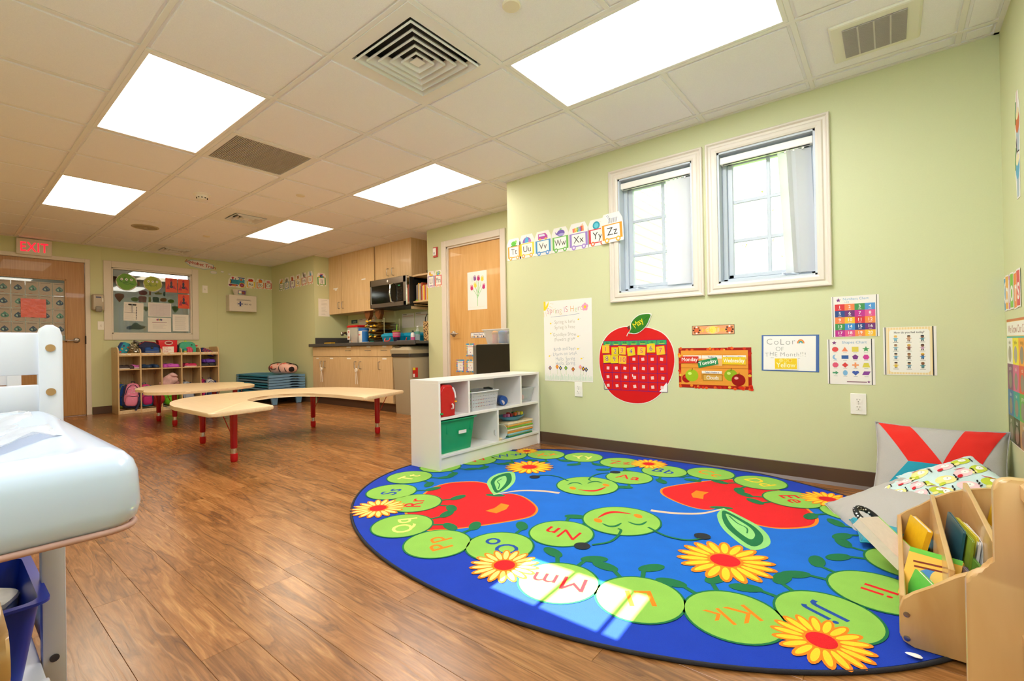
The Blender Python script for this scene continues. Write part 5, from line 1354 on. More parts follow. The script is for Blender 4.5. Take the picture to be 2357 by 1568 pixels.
cb('plinth', cx_f - .02, cx_f - .004, y0, y1, 0, .066, M['ply_edge'])
for k in range(5):
    a, c = CY0 + k * DYC + th / 2, CY0 + (k + 1) * DYC - th / 2
    cb('bottom_board', cx_b + .006, cx_f - .004, a, c, .050, .066)
    cb('shelf_board', cx_b + .006, cx_f - .003, a, c, .588, .604)
    cb('top_board', cx_b + .006, cx_f - .003, a, c, .775, .79)
    cb('front_lip', cx_f - .014, cx_f, a, c, .788, .818, M['ply_edge'])
    h = obj('coat_hook', tube([(0, 0, .03), (.012, 0, .02), (.014, 0, -.008), (.024, 0, -.016), (.034, 0, -.008), (.036, 0, .004)], .0028, 6), M['steel'], cu, smooth=True, loc=(cx_b + .14 + 6.07, c - .001 - .89, .53)); h.rotation_euler = (0, 0, -PI / 2)
    for q in range(R.randint(1, 3)):
        yy = a + .02 + q * .07; obj('name_label', box(cx_f + 6.07, cx_f + .0008 + 6.07, yy - .89, yy + R.uniform(.03, .055) - .89, .796, .806), M['paper'], cu)
def bay(k, f=.5): return CY0 + (k + f) * DYC
def shoe(x, y, z, c1, c2, kind, rz, lab, grp, l=.15):
    t = thing('shoe' if kind != 'clog' else 'clog', lab, 'shoe', (x, y, z), rz, grp)
    out = spline([(-.5, .0), (-.46, .16), (-.2, .17), (.1, .20), (.36, .21), (.5, .06), (.47, -.12), (.3, -.21), (.05, -.18), (-.2, -.16), (-.45, -.15)], 2, True)
    P = [(u * l, v * l) for u, v in out]
    obj('sole', prism(P, 0, .012 if kind != 'clog' else .016, 'z', .003), C(c2, .6), t, smooth=True)
    b = BM(); rings = []
    for zf, k_ in ((.01, 1.0), (.028, .96), (.042, .80), (.048, .5)):
        rings.append([b.verts.new((u * k_ * .97 + (l * .12 * (1 - k_) if u > 0 else 0), v * k_ * .95, zf + (.010 if u < -.25 * l else 0) * k_)) for u, v in P])
    n = len(P)
    for A_, B_ in zip(rings, rings[1:]):
        for i in range(n): b.faces.new((A_[i], A_[(i + 1) % n], B_[(i + 1) % n], B_[i]))
    b.faces.new(rings[-1])
    obj('upper', b, C(c1, .55), t, smooth=True)
    obj('opening', blob((-.17 * l, 0, .046), (.25 * l, .105 * l, .010), 2, 14, 6), C('1c1418' if kind != 'clog' else c1, .8), t, smooth=True)
    if kind == 'clog': obj('heel_strap', tube([(-.1 * l, .15 * l, .04), (-.4 * l, .14 * l, .045), (-.5 * l, 0, .045), (-.4 * l, -.14 * l, .045), (-.1 * l, -.15 * l, .04)], .005, 6), C(c1, .5), t, smooth=True)
    else:
        for q in range(3): obj('lace', tube([(.06 * l + q * .07 * l, -.08 * l, .047 - q * .003), (.08 * l + q * .07 * l, .08 * l, .047 - q * .003)], .0022, 5), C('e8e0e0', .7), t)
    return t
zs = .605; gx_ = 'shoes in the middle row of the cubbies'
shoe(-5.97, bay(0, .28), zs, '2a1c1c', 'd8d0cc', 'shoe', 1.4, 'dark shoe in the first bay of the cubbies', gx_, .14)
shoe(-5.98, bay(0, .52), zs, '30201e', '3a2a28', 'shoe', 1.3, 'second dark shoe of the first bay, next to the pink one', gx_, .13)
shoe(-5.97, bay(0, .80), zs, 'c060b8', 'd8d0d8', 'clog', 1.2, 'small pink shoe beside the dark pair in the first bay', gx_, .12)
shoe(-5.95, bay(1, .28), zs, '1c3a60', '20202a', 'clog', 1.0, 'navy shoe with spotted sole in the second bay', gx_, .15)
shoe(-5.96, bay(1, .70), zs, '1a3c68', '22222a', 'clog', .4, 'second navy shoe in the second bay', gx_, .15)
shoe(-5.99, bay(2, .20), zs, 'c04cc0', 'b848b8', 'clog', .1, 'purple pink clog at the edge of the third bay', gx_, .16)
shoe(-5.96, bay(2, .62), zs, 'c850c8', 'b848b8', 'clog', 1.3, 'purple pink clog lying in the middle of the third bay', gx_, .16)
shoe(-6.08, bay(2, .45), zs, '6a30a8', '6a30a8', 'clog', .5, 'violet clog behind the pink clogs in the third bay', gx_, .14)
shoe(-5.97, bay(3, .55), zs, 'c8185c', 'f0e0e4', 'shoe', 1.3, 'crimson pink sneaker with white laces in the fourth bay', gx_, .16)
shoe(-6.02, bay(3, .35), zs, 'a01858', 'c83070', 'shoe', 1.1, 'darker pink sneaker behind the crimson one', gx_, .15)
shoe(-5.98, bay(4, .30), zs, '20182c', '1a1820', 'shoe', 1.3, 'black shoe under the purple clogs in the fifth bay', gx_, .15)
shoe(-5.98, bay(4, .66), zs, '1c1c28', '16161e', 'shoe', 1.5, 'second black shoe under the purple clogs', gx_, .15)
shoe(-5.99, bay(4, .24), zs + .052, '5a28a8', '5a28a8', 'clog', .3, 'purple clog lying on the black shoe in the fifth bay', gx_, .13)
shoe(-5.98, bay(4, .64), zs + .052, '6030b0', '6030b0', 'clog', 1.4, 'second purple clog on the black shoes', gx_, .14)

def backpack(y, z, c, c2, c3, lab, w_=.16, h_=.30, x=-5.99, rz=0.0, tilt=0.0, spots=None):
    t = thing('backpack', lab, 'backpack', (x, y, z), rz, 'backpacks and bags in the cubbies')
    t.rotation_euler = (tilt, 0, rz)
    obj('bag_body', blob((0, 0, h_ / 2), (.085, w_ / 2, h_ / 2), 3.2, 22, 14, .010, 9, seed=int(y * 100)), C(c, .8, bump=.2), t, smooth=True)
    obj('front_pocket', blob((.075, 0, h_ * .32), (.035, w_ * .40, h_ * .24), 3.0, 18, 10, .006, 10), C(c, .8, bump=.2) if not c3 else C(c3, .8), t, smooth=True)
    obj('bag_base', blob((0.01, 0, h_ * .10), (.088, w_ * .51, h_ * .10), 3, 18, 8), C(c2, .8), t, smooth=True)
    obj('zipper', tube([(.085 * 1, w_ * .40 * math.cos(a), h_ * .55 + h_ * .40 * math.sin(a)) for a in [PI * q / 10 for q in range(11)]], .004, 6), C(c2, .7), t, smooth=True)
    obj('zipper', tube([(.108, w_ * .34 * (q / 4 - 1), h_ * .50 + .006 * math.sin(q)) for q in range(9)], .0035, 6), C(c2, .7), t, smooth=True)
    obj('carry_loop', tube([(-.01, -.02, h_ * .97), (-.01, -.018, h_ + .02), (-.01, .018, h_ + .02), (-.01, .02, h_ * .97)], .005, 6), C(c2, .7), t, smooth=True)
    for s in (-1, 1): obj('shoulder_strap', strap([(.02, s * w_ * .42, h_ * .93), (.06, s * w_ * .50, h_ * .8), (.05, s * w_ * .53, h_ * .45), (.07, s * w_ * .45, h_ * .12)], .025, .007, (1, 0, 0)), C(c2, .8), t, smooth=True)
    if spots:
        b = None
        for q in range(14):
            py, pz = R.uniform(-w_ * .36, w_ * .36), R.uniform(h_ * .15, h_ * .85); px = .088 * max(.02, 1 - (abs(py) / (w_ * .5)) ** 3) ** .33 if pz > h_ * .56 else .108 * max(.02, 1 - (abs(py) / (w_ * .42)) ** 3) ** .33
            b = blob((px, py, pz), (.004, .006, .008), 2, 6, 4, bm=b)
        o = obj('spots', b, C(spots, .8), t, smooth=True); o['kind'] = 'stuff'
    return t
zb = .067
backpack(bay(0, .20), zb, '1c50a8', '8a9a20', None, 'blue and olive backpack behind the pink one in the first bay', .10, .33, -6.08, .2)
backpack(bay(0, .56), zb, 'e888ac', '1c1c40', None, 'pink backpack with white hearts and navy base in the first bay', .17, .34, -5.97, -.15, -.10, 'f8e4ec')
b_ = backpack(bay(1, .33), zb, 'd83c88', '1c5a80', 'c02878', 'hot pink and teal backpack in the second bay', .14, .31, -6.02, .1, .05)
t = thing('draped_bag', 'dark red cloth bag slumped in the second bay', 'bag', (-5.93, bay(1, .86), zb), 0, 'backpacks and bags in the cubbies')
obj('bag_body', blob((0, 0, .09), (.075, .06, .09), 2.4, 18, 12, .03, 9, seed=5, flat=-.088), C('a81428', .85, bump=.3), t, smooth=True)
obj('bag_flap', blob((-.05, -.03, .20), (.05, .05, .04), 2.2, 14, 8, .03, 12, seed=2), C('b82838', .85, bump=.3), t, smooth=True)
t = thing('white_tote', 'off white cloth tote slumped beside the red bag', 'bag', (-6.06, bay(1, .80), zb), 0, 'backpacks and bags in the cubbies'); obj('bag_body', blob((0, 0, .11), (.05, .05, .11), 2.5, 16, 10, .02, 9, seed=8, flat=-.108), C('d8d0b8', .9), t, smooth=True); obj('tote_handle', tube([(0, -.03, .2), (0, -.02, .26), (0, .02, .26), (0, .03, .2)], .005, 6), C('d8d0b8', .9), t, smooth=True)
t = thing('crumpled_blanket', 'pink and grey crumpled fleece blanket stuffed in the third bay', 'blanket', (-5.99, bay(2, .48), .32), 0, 'backpacks and bags in the cubbies')
obj('blanket_body', blob((0, 0, .07), (.09, .098, .085), 2.2, 30, 20, .055, 14, seed=1), mat('pink_fleece', 'd8b0b0', .95, bump=.4, var=.25, scale=16), t, smooth=True)
obj('blanket_fold', blob((.02, .035, .16), (.055, .05, .045), 2, 20, 12, .04, 16, seed=4), mat('pink_fleece_light', 'e8c0c4', .95, bump=.3, var=.15, scale=16), t, smooth=True)
t = thing('green_bag', 'lime green bag under the pink blanket in the third bay', 'bag', (-6.0, bay(2, .5), zb), 0, 'backpacks and bags in the cubbies')
obj('bag_body', blob((0, 0, .13), (.085, .095, .13), 3, 20, 12, .012, 9, seed=3), C('6cc81c', .7, bump=.2), t, smooth=True); obj('bag_seam', tube([(.085, -.07, .12), (.092, 0, .13), (.085, .07, .12)], .004, 6), C('3a8a18', .7), t, smooth=True); obj('cord', tube([(.08, -.08, .03), (.10, -.12, .01), (.13, -.06, -.03), (.12, -.01, -.05)], .003, 6), C('5a8aa0', .7), t, smooth=True)
b_ = backpack(bay(3, .38), zb, 'a8b4c8', '20283c', None, 'pale blue pastel patterned backpack in the fourth bay', .15, .32, -6.0, .25, .12, 'e0a878')
backpack(bay(4, .25), zb, 'c82070', '5a1040', None, 'magenta backpack at the side of the fifth bay', .09, .34, -6.05, .1)
backpack(bay(4, .62), zb, 'd8d8dc', '1a2c68', '20326c', 'navy and white backpack with arched top in the fifth bay', .14, .33, -5.99, -.1)
# hanging straps in front of the pink backpack
obj('shoulder_strap', strap([(.09, .075, .16), (.125, .085, .10), (.13, .070, .03), (.14, .05, -.02)], .022, .004, (1, 0, 0)), C('1c2248', .8), [o for o in bpy.data.objects if o.get('label', '').startswith('pink backpack with white hearts')][0])

# lunch bags on top of the cubbies
zt = .791; G3 = 'lunch bags on top of the cubbies'
t = thing('lunch_bag', 'blue and teal printed lunch pouch leaning under the foil bag', 'lunch bag', (-6.03, bay(0, .18), zt), 0, G3); t.rotation_euler = (-.45, 0, .1)
obj('pouch_body', blob((0, 0, .095), (.04, .055, .095), 4, 16, 10, .004, 9), C('2a9ab0', .7, bump=.2), t, smooth=True); obj('pouch_trim', box(-.042, .042, -.062, -.048, .01, .17, .006, 2), C('1c4a98', .7), t, smooth=True)
for q in range(6): obj('printed_shape', box(.036, .042, -.035 + .05 * (q % 2), -.015 + .05 * (q % 2), .03 + .045 * (q // 2), .05 + .045 * (q // 2), .002), C(['d84838', '3a3a90', 'e8a838', 'e0e0e0', '5a2a70', 'c85a28'][q], .7), t)
t = thing('foil_bag', 'crinkled silver foil cooler bag lying over the first bay', 'cooler bag', (-5.96, bay(0, .78), zt + .045), 0, G3); t.rotation_euler = (-.50, -.15, .15)
bb = BM(); nn = 14; g2 = {}
for i in range(nn):
    for j in range(nn): g2[i, j] = bb.verts.new((.012 + .020 * mathutils.noise.noise(Vector((i * .7, j * .7, 3))), (i / (nn - 1) - .5) * .17, (j / (nn - 1)) * .14))
for i in range(nn - 1):
    for j in range(nn - 1): bb.faces.new((g2[i, j], g2[i + 1, j], g2[i + 1, j + 1], g2[i, j + 1]))
bmesh.ops.solidify(bb, geom=bb.faces[:], thickness=.02)
obj('bag_sheet', bb, M['foil'], t)
obj('bag_band', box(-.004, .036, -.075, .055, .118, .142, .004), C('6a6660', .5), t)
t = thing('lunch_bag', 'large navy blue lunch bag with red piping over the second bay', 'lunch bag', (-6.03, bay(1, .50), zt), 0, G3)
obj('bag_body', blob((0, 0, .085), (.09, .115, .085), 4, 22, 12, .006, 9), C('1c2450', .75, bump=.2), t, smooth=True)
obj('bag_lid', prism(spline([(-.125, .10), (-.12, .145), (-.06, .185), (.05, .17), (.125, .12), (.12, .085)], 3), -.085, .085, 'x', .01, 2), C('202850', .75), t, smooth=True)
obj('piping', tube([(.088, -.12, .145), (.09, -.06, .188), (.09, .05, .173), (.09, .122, .125)], .005, 6), C('a01c30', .7), t, smooth=True)
obj('front_pocket', blob((.085, .02, .055), (.03, .085, .052), 4, 18, 10), C('1c4c9c', .75), t, smooth=True); obj('buckle', box(.11, .122, .0, .03, .085, .115, .003), C('202028', .4), t)
obj('webbing', strap([(.112, -.06, .05), (.118, .02, .048), (.112, .10, .05)], .010, .003, (1, 0, 0)), C('7a8a98', .8), t)
t = thing('lunch_bag', 'bright red square lunch bag reading BEST LUNCH EVER', 'lunch bag', (-5.98, bay(2, .40), zt), 0, G3)
obj('bag_body', prism([(-.095, 0), (.095, 0), (.10, .10), (.105, .205), (-.135, .205), (-.11, .16), (-.10, .10)], -.05, .05, 'x', .008, 2), C('d41422', .5), t, smooth=True)
obj('carry_handle', tube([(.052, .045 * math.cos(a), .165 + .024 * math.sin(a)) for a in [2 * PI * q / 20 for q in range(20)]], .006, 6, closed=True), C('e8d8d4', .4), t, smooth=True); obj('handle_slot', blob((.051, 0, .165), (.002, .034, .014), 2), C('8a1018', .5), t, smooth=True)
ar = Art(.0002); ar.rect(0, 0, .135, .088, 'f4ece6')
for k, s_ in enumerate(('BEST.', 'LUNCH.', 'EVER.')): ar.text(s_, .012, .060 - k * .026, .026, 'c84a48', al='l', wt='n')
q = ar.obj('printed_label', M['print'], t); q.matrix_local = Matrix(((0, 0, 1, .052), (1, 0, 0, -.075), (0, 1, 0, .025), (0, 0, 0, 1)))
t = thing('lunch_bag', 'turquoise bird shaped lunch bag with striped pink wing', 'lunch bag', (-6.0, bay(3, .40), zt), 0, G3)
obj('bag_body', prism(spline([(-.10, .0), (-.105, .08), (-.09, .155), (-.03, .18), (.05, .178), (.095, .15), (.105, .08), (.10, 0)], 3), -.045, .045, 'x', .012, 2), C('48b090', .7), t, smooth=True)
obj('wing', blob((.047, .015, .055), (.008, .052, .052), 2), C('d8305c', .7), t, smooth=True)
for k in range(4): obj('wing_stripe', tube([(.0555 - abs(k - 1.5) * .0022, -.016 + k * .02, .02), (.0575 - abs(k - 1.5) * .0022, -.014 + k * .021, .055), (.0555 - abs(k - 1.5) * .0022, -.010 + k * .02, .09)], .003, 5), C('f090a8', .7), t, smooth=True)
obj('beak', prism([(.10, .10), (.145, .12), (.10, .14)], -.02, .02, 'x', .004), C('d82838', .6), t); obj('eye', blob((.046, .05, .135), (.004, .012, .008), 2), C('1c2428', .4), t, smooth=True); obj('crest', prism([(-.035, .175), (-.02, .205), (.01, .182)], -.01, .01, 'x', .003), C('c8d838', .6), t)
t = thing('sippy_cup', 'small teal lidded cup standing before the bird shaped bag', 'cup', (-5.92, bay(3, .22), zt), 0, G3); obj('cup_body', lathe([(0, 0), (.02, 0), (.024, .05), (.022, .055), (0, .055)], 16), clear_mat('yellow_clear', 'c8c860', .7), t, smooth=True); obj('lid', lathe([(.024, .05), (.027, .055), (.025, .075), (.01, .085), (0, .085)], 16), C('2a9aa0', .4), t, smooth=True)
t = thing('lunch_bag', 'navy lunch bag with orange stripes lying slanted in the fifth bay', 'lunch bag', (-6.0, bay(4, .30), zt), 0, G3); t.rotation_euler = (-.5, 0, 0)
obj('bag_body', blob((0, .035, .045), (.06, .10, .038), 5, 20, 10, .004, 9), C('1c2c70', .7, bump=.2), t, smooth=True)
for k in range(3): obj('stripe', strap([(.058, -.05 + .0 * k, .03 + .018 * k), (.062, .03, .030 + .018 * k), (.058, .12, .028 + .018 * k)], .006, .003, (1, 0, 0)), C('d8542c', .7), t)
t = thing('lunch_bag', 'dark green pouch squeezed between the bird bag and the red bag', 'lunch bag', (-6.07, bay(2, .93), zt), 0, G3); obj('bag_body', blob((0, 0, .075), (.06, .02, .075), 3, 16, 10), C('1c2438', .7), t, smooth=True)
obj('bag_edge', tube([(.05, 0, .02), (.058, 0, .08), (.03, 0, .145)], .005, 6), C('a83040', .7), t, smooth=True)

# ------------------------------------------------------------------ doors
def lever(parent, loc, rz, s=1):
    h = obj('handle', lathe([(0, 0), (.034, 0), (.034, .006), (.026, .012), (.012, .014), (.011, .045), (0, .046)], 24), M['steel'], parent, smooth=True); h.location = loc; h.rotation_euler = (PI / 2, 0, rz)
    obj('lever_arm', tube([(0, 0, .042), (s * .02, 0, .046), (s * .07, -.002, .046), (s * .115, .002, .044)], [.010, .009, .008, .007], 10), M['steel'], h, smooth=True)
    return h
d1 = bpy.data.objects.new('door_1', None); COL.objects.link(d1); d1['kind'] = 'structure'
y0, y1, z1 = DL[0], DL[1], DL[3]
b = None
for q in ((y0 - .05, y0 + .001, 0, z1 + .05), (y1 - .001, y1 + .05, 0, z1 + .05), (y0, y1, z1 - .001, z1 + .05)): b = box(XL - .12, XL + .012, q[0], q[1], q[2], q[3], .003, bm=b)
obj('door_frame', b, M['trim'], d1)
g0, g1, gz0, gz1 = -.78, -.150, .98, 1.80
leafb = None; xa, xb = XL - .060, XL - .016
for q in ((y0 + .004, g0, .01, z1 - .004), (g1, y1 - .004, .01, z1 - .004), (g0, g1, .01, gz0), (g0, g1, gz1, z1 - .004)): leafb = box(xa, xb, q[0], q[1], q[2], q[3], bm=leafb)
leaf = obj('door_leaf', leafb, M['oak'], d1)
b = None
for q in ((g0 - .004, g0 + .018, gz0, gz1), (g1 - .018, g1 + .004, gz0, gz1), (g0, g1, gz0 - .004, gz0 + .018), (g0, g1, gz1 - .018, gz1 + .004)): b = box(xb - .004, xb + .008, q[0], q[1], q[2], q[3], .003, bm=b)
obj('glazing_bead', b, M['oak'], leaf)
obj('pane', box(xa + .02, xa + .025, g0 + .005, g1 - .005, gz0 + .005, gz1 - .005), M['glass_in'], leaf)
h = lever(leaf, (xb, -.06, 1.0), PI / 2, -1)
obj('strike_plate', box(xb - .01, XL + .0125, y1 - .006, y1 + .004, .95, 1.06), M['dark'], d1)
# work taped on the door glass
ART_X = xa + .026
def on_left(x): return (Vector((0, 1, 0)), Vector((0, 0, 1)), Vector((1, 0, 0)))
cols4 = ['4a7a78', '2a4a68', '4a8a7a', '34506c']
for r_ in range(4):
    for c_ in range(5):
        yy, zz = -.765 + c_ * .122, 1.56 - r_ * .172 + .03
        if zz < .98 or yy + .115 > g1: continue
        ar = Art(.0002); w_, h_ = .116, .166
        ar.lines(.012, w_ - .012, h_ - .010, h_ - .022, 1, '6a6460', .005, .1); ar.lines(.008, w_ - .008, h_ - .03, .01, 7, 'b8aea0', .0022)
        cc_ = cols4[(r_ + c_) % 4]; cx_, cy_ = w_ / 2 + R.uniform(-.008, .008), .075; k_ = .036
        P = [(cx_ + k_ * math.cos(a), cy_ + k_ * .75 * math.sin(a)) for a in [PI + PI * q / 12 + .0 for q in range(13)]] + [(cx_ + k_ * .75, cy_ + k_ * .5), (cx_, cy_ + k_ * 1.3), (cx_ - k_ * .75, cy_ + k_ * .5)]
        ar.poly(P, cc_); ar.ell(cx_ - .01, cy_, .010, .014, 'a8c8c0', .5, n=10); ar.rect(cx_ - .003, cy_ - .014, cx_ + .013, cy_ + .006, '2a3c40'); ar.ell(cx_ + .016, cy_ + .008, .006, .010, '88a8a8', n=8)
        ar.rect(.03, .012, .06, .016, 'a85a38', .2)
        sheet('drop_worksheet', 'worksheet with a painted drop, %s column of the %s row on the door glass' % (['first', 'second', 'third', 'fourth', 'fifth'][c_], ['top', 'second', 'third', 'bottom'][r_]), 'worksheet', (ART_X, yy, zz - .01), on_left(0), w_, h_, C('b8aea2', .6), ar, 0, 'drop worksheets on the door glass', part='printed_drop')
t = sheet('red_folder', 'crinkled orange red plastic pouch hung on the door glass', 'pouch', (ART_X + .004, -.565, 1.29), on_left(0), .225, .235, None or mat('red_crinkled_plastic', 'e85a40', .2, bump=1.0, scale=22, coat=.6), None, th=.006)

# storage room door
d2 = bpy.data.objects.new('door_2', None); COL.objects.link(d2); d2['kind'] = 'structure'
x0, x1, z1 = DB[0], DB[1], DB[3]
b = None
for q in ((x0 - .062, x0 + .012, 0, z1 + .062), (x1 - .012, x1 + .062, 0, z1 + .062), (x0 + .012, x1 - .012, z1 - .012, z1 + .062)): b = box(q[0], q[1], YD - .022, YD + .0, q[2], q[3], .004, bm=b)
obj('door_frame', b, M['trim'], d2)
b = None
for q in ((x0, x0 + .03, 0, z1), (x1 - .03, x1, 0, z1), (x0, x1, z1 - .03, z1)): b = box(q[0], q[1], YD - .001, YD + .12, q[2], q[3], .002, bm=b)
obj('door_stop', b, M['trim'], d2)
leaf2 = obj('door_leaf', box(x0 + .03, x1 - .03, YD + .02, YD + .062, .01, z1 - .032, .002), M['doorwood'], d2)
h = lever(leaf2, (x0 + .095, YD + .02, .98), 0, 1); 
# drawing on the door
yd = YD + .0195
ar = Art(.0002); W_, H_ = .300, .434
st = 'a0'; base_p = (.155, .04)
ar.line(spline([base_p, (.158, .13), (.165, .16)], 4), .006, '70c070')
for P in ([(.158, .12), (.14, .17), (.10, .22), (.075, .255)], [(.158, .15), (.14, .22), (.115, .28)], [(.162, .15), (.175, .26), (.17, .32)], [(.160, .14), (.20, .20), (.245, .255)], [(.162, .17), (.20, .26), (.215, .31)], [(.165, .18), (.15, .30), (.145, .33)]): ar.line(spline(P, 4), .006, R.choice(['70c060', '88d090', '60b858']))
def hand(x, y, c, a=0.0, s=1.0):
    ar.ell(x, y, .022 * s, .020 * s, c, a, n=14); z = ar.z
    for k in range(5):
        an = a + PI / 2 + (k - 2) * .38; l = (.030, .042, .046, .042, .034)[k] * s; ar.z = z
        ar.line([(x + .012 * s * math.cos(an), y + .012 * s * math.sin(an)), (x + l * math.cos(an), y + l * math.sin(an))], [.009 * s, .006 * s], c)
for x_, y_, c, a in ((.175, .345, 'b81868', 0), (.118, .350, '8a5a9a', .1), (.232, .335, 'f0d040', -.1), (.125, .270, 'f0dc50', .2), (.068, .245, 'c82068', 0), (.252, .245, 'c02878', -.2), (.08, .34, 'd8e4e0', .2)): hand(x_, y_, c, a)
ar.line([(.03 + .012 * k, .03 + .006 * math.sin(k * 2.1)) for k in range(20)], .0018, 'f0dcb8')
sheet('handprint_drawing', 'white sheet with a handprint flower drawing taped to the door', 'drawing', (-1.648, yd, 1.246), 'back', W_, H_, M['paper'], ar)
ar = Art(.0002); ar.rect(0, 0, .235, .060, '2a5aa0'); ar.rect(.004, .004, .231, .056, 'f0ece4'); ar.text('Reward Board', .118, .030, .030, '2a3a88', wt='b', sq=.8)
for k in range(7): ar.rect(.015 + k * .03, .006, .030 + k * .03, .024, ['d8a020', '3a2a20', 'f0b060', '2a1a18', 'd0c8c0', 'c87838', '202020'][k])
sheet('reward_banner', 'small banner reading Reward Board on the door above the cards', 'banner', (-1.610, yd, .925), 'back', .235, .060, M['paper'], ar)
for k, (x_, z_) in enumerate(((-1.683, .715), (-1.852, .530), (-1.686, .530))):
    ar = Art(.0002); ar.rect(0, 0, .125, .148, '3a88c0')
    for q in range(22):
        s_ = q / 22 * 2 * (.125 + .148); e = (s_, .008) if s_ < .125 else ((.117, s_ - .125) if s_ < .273 else ((.398 - s_, .140) if s_ < .398 else (.008, .546 - s_)))
        ar.rect(e[0] - .007, e[1] - .007, e[0] + .007, e[1] + .007, R.choice(['e89038', 'f0d040', 'd05a98', '58a8d8', '88c850']), .5)
    ar.rect(.018, .018, .107, .130, 'f2f0ea'); ar.rect(.018, .108, .107, .114, ['c83838', 'e8b838', 'e8c040'][k]); ar.lines(.035, .09, .126, .118, 1, '6a6a70', .003, 0); 
    for q in range(5): ar.star(R.uniform(.03, .095), R.uniform(.03, .09), .007, R.choice(['c02858', 'e8b020', '3a58a8']))
    sheet('reward_card', 'blue bordered reward card with stars, %s' % ['upper one on the door', 'lower one nearer the door handle', 'lower one nearer the black fridge'][k], 'card', (x_, yd, z_), 'back', .125, .148, M['paper'], ar, 0, 'reward cards on the door')
# fire alarm call point / strobe
t = thing('fire_alarm', 'small red and white fire alarm strobe beside the door frame', 'fire alarm', (-2.16, YD - .001, 1.985)); obj('alarm_plate', box(-.038, .038, -.014, 0, -.062, .062, .003), C('c83028', .4), t); obj('strobe', box(-.026, .026, -.03, -.014, -.045, .048, .005), C('f0ece4', .3), t); obj('strobe_lens', box(-.014, .014, -.032, -.030, -.03, -.005, .001), C('3a3030', .2), t)
train_card('Ll', 'lion', '8a68b0', 'e0a0b8', (-2.316, YD - .0005, 1.580), 'back', .120, .125, 'alphabet train card Ll, violet car with a lion, beside the door frame')
train_card('Mm', 'mitten', 'd82828', 'f0a028', (-2.184, YD - .0005, 1.578), 'back', .120, .125, 'alphabet train card Mm, red car with mittens, beside the door frame')

# train on the left wall and the short wall
xl = XL + .0005
def engine():
    ar = Art(.00018)
    ar.ell(.03, .022, .025, .018, '8a3068'); ar.rect(.02, .015, .14, .04, '8a2858'); ar.ell(.07, .018, .018, .014, 'e08030', n=14); ar.ell(.10, .018, .018, .014, 'e08030', n=14); ar.rect(.035, .045, .17, .115, '2a90b0'); ar.ell(.035, .08, .014, .036, '1a3a60'); ar.ell(.03, .08, .008, .024, 'f0c030')
    ar.rect(.148, .035, .245, .125, '3a9cb8'); ar.rect(.16, .105, .23, .150, '58a8c0'); ar.rect(.14, .148, .248, .160, '4a4888'); ar.rect(.172, .112, .215, .145, 'c8e0e8'); ar.ell(.193, .122, .016, .016, 'b04828', n=12); ar.rect(.055, .115, .075, .135, 'b02838'); ar.ell(.065, .145, .018, .014, 'c83040', n=12); ar.rect(.10, .115, .11, .14, '3a3878')
    ar.ell(.205, .035, .042, .042, 'f0b428'); ar.ell(.205, .035, .030, .030, '8a2868'); ar.ell(.205, .035, .014, .014, 'c86898', n=14)
    return ar
sheet('alphabet_card', 'blue steam engine card leading the alphabet train', 'wall card', (xl, 1.765, 1.885), 'left', 0, 0, M['paper'], engine(), -.02, 'alphabet train cards', poly=hull([(-.006, .0), (.0, .10), (.04, .172), (.255, .168), (.262, .03), (.21, -.014), (.02, -.006)]), part='printed_engine')
for (L_, kd, c, wc, y, z, w_) in (('Aa', 'apple', 'f0d020', 'f0b820', 2.04, 1.895, 'yellow car with an apple'), ('Bb', 'ball', 'e08828', 'e89838', 2.195, 1.895, 'orange car with a beach ball'), ('Cc', 'cake', 'c83028', 'e88838', 2.335 + .0, 1.895, 'red car with a cupcake')):
    train_card(L_, kd, c, wc, (xl, y + .005, z), 'left', .105 if L_ == 'Cc' else .125, .095, 'alphabet train card %s, %s, on the far wall' % (L_, w_))
xx = XL + .04
for k, (L_, kd, c, wc, w_) in enumerate((('Dd', 'dog', '3a9038', '8aa838', 'green car with a dog'), ('Ee', 'elephant', '3a88b0', '70a8c0', 'blue car with an elephant'), ('Ff', 'block', '6a4888', '9a80a8', 'violet car with a fox'), ('Gg', 'goat', 'f0c828', 'f0c838', 'yellow car with a goat'), ('Hh', 'hare', 'b83028', 'd88838', 'red car with a black and white animal'), ('Ii', 'ice', 'd87828', 'e09838', 'orange car with an igloo'))):
    train_card(L_, kd, c, wc, (-5.96 + k * .193, YW - .0005, 1.850 + k * .004), 'back', .155, .105, 'alphabet train card %s, %s, on the short wall' % (L_, w_), .01)
train_card('Jj', 'jar', '3a9a28', 'a8c030', (XA0 + .0005, 2.505, 1.84), 'left', .135, .115, 'alphabet train card Jj, green car with toys, beside the wall cabinet', .02)
def cloud(O, w_, h_, lab, text=None, parent=None):
    n = 7 if w_ > .2 else 4; P = []
    for k in range(n * 2): a = 2 * PI * k / (n * 2); P.append((w_ / 2 + (w_ / 2) * math.cos(a) * (.94 + .06 * (k % 2)), h_ / 2 + (h_ / 2) * math.sin(a) * (.86 + .14 * (k % 2)) + (-.12 * h_ * math.cos(a) if text else 0)))
    P = spline(P, 4, True); ar = Art(.0002); ar.poly(P, '88b8c8'); ar.poly([(w_ / 2 + (x - w_ / 2) * .94, h_ / 2 + (y - h_ / 2) * .88) for x, y in P], 'e8e4e0')
    if text: ar.text(text, w_ / 2, h_ * .38, h_ * .50, 'b02030', -.16, wt='b', sq=1.05)
    sheet('cloud_card', lab, 'wall card', O, 'left', 0, 0, M['paper'], ar, 0, 'cloud cards over the alphabet train', poly=hull([(round(a, 4), round(b, 4)) for a, b in P]), part='printed_cloud')
cloud((xl, 1.175, 2.115), .40, .135, 'white cloud card titled Alphabet Train by the interior window', 'Alphabet Train')
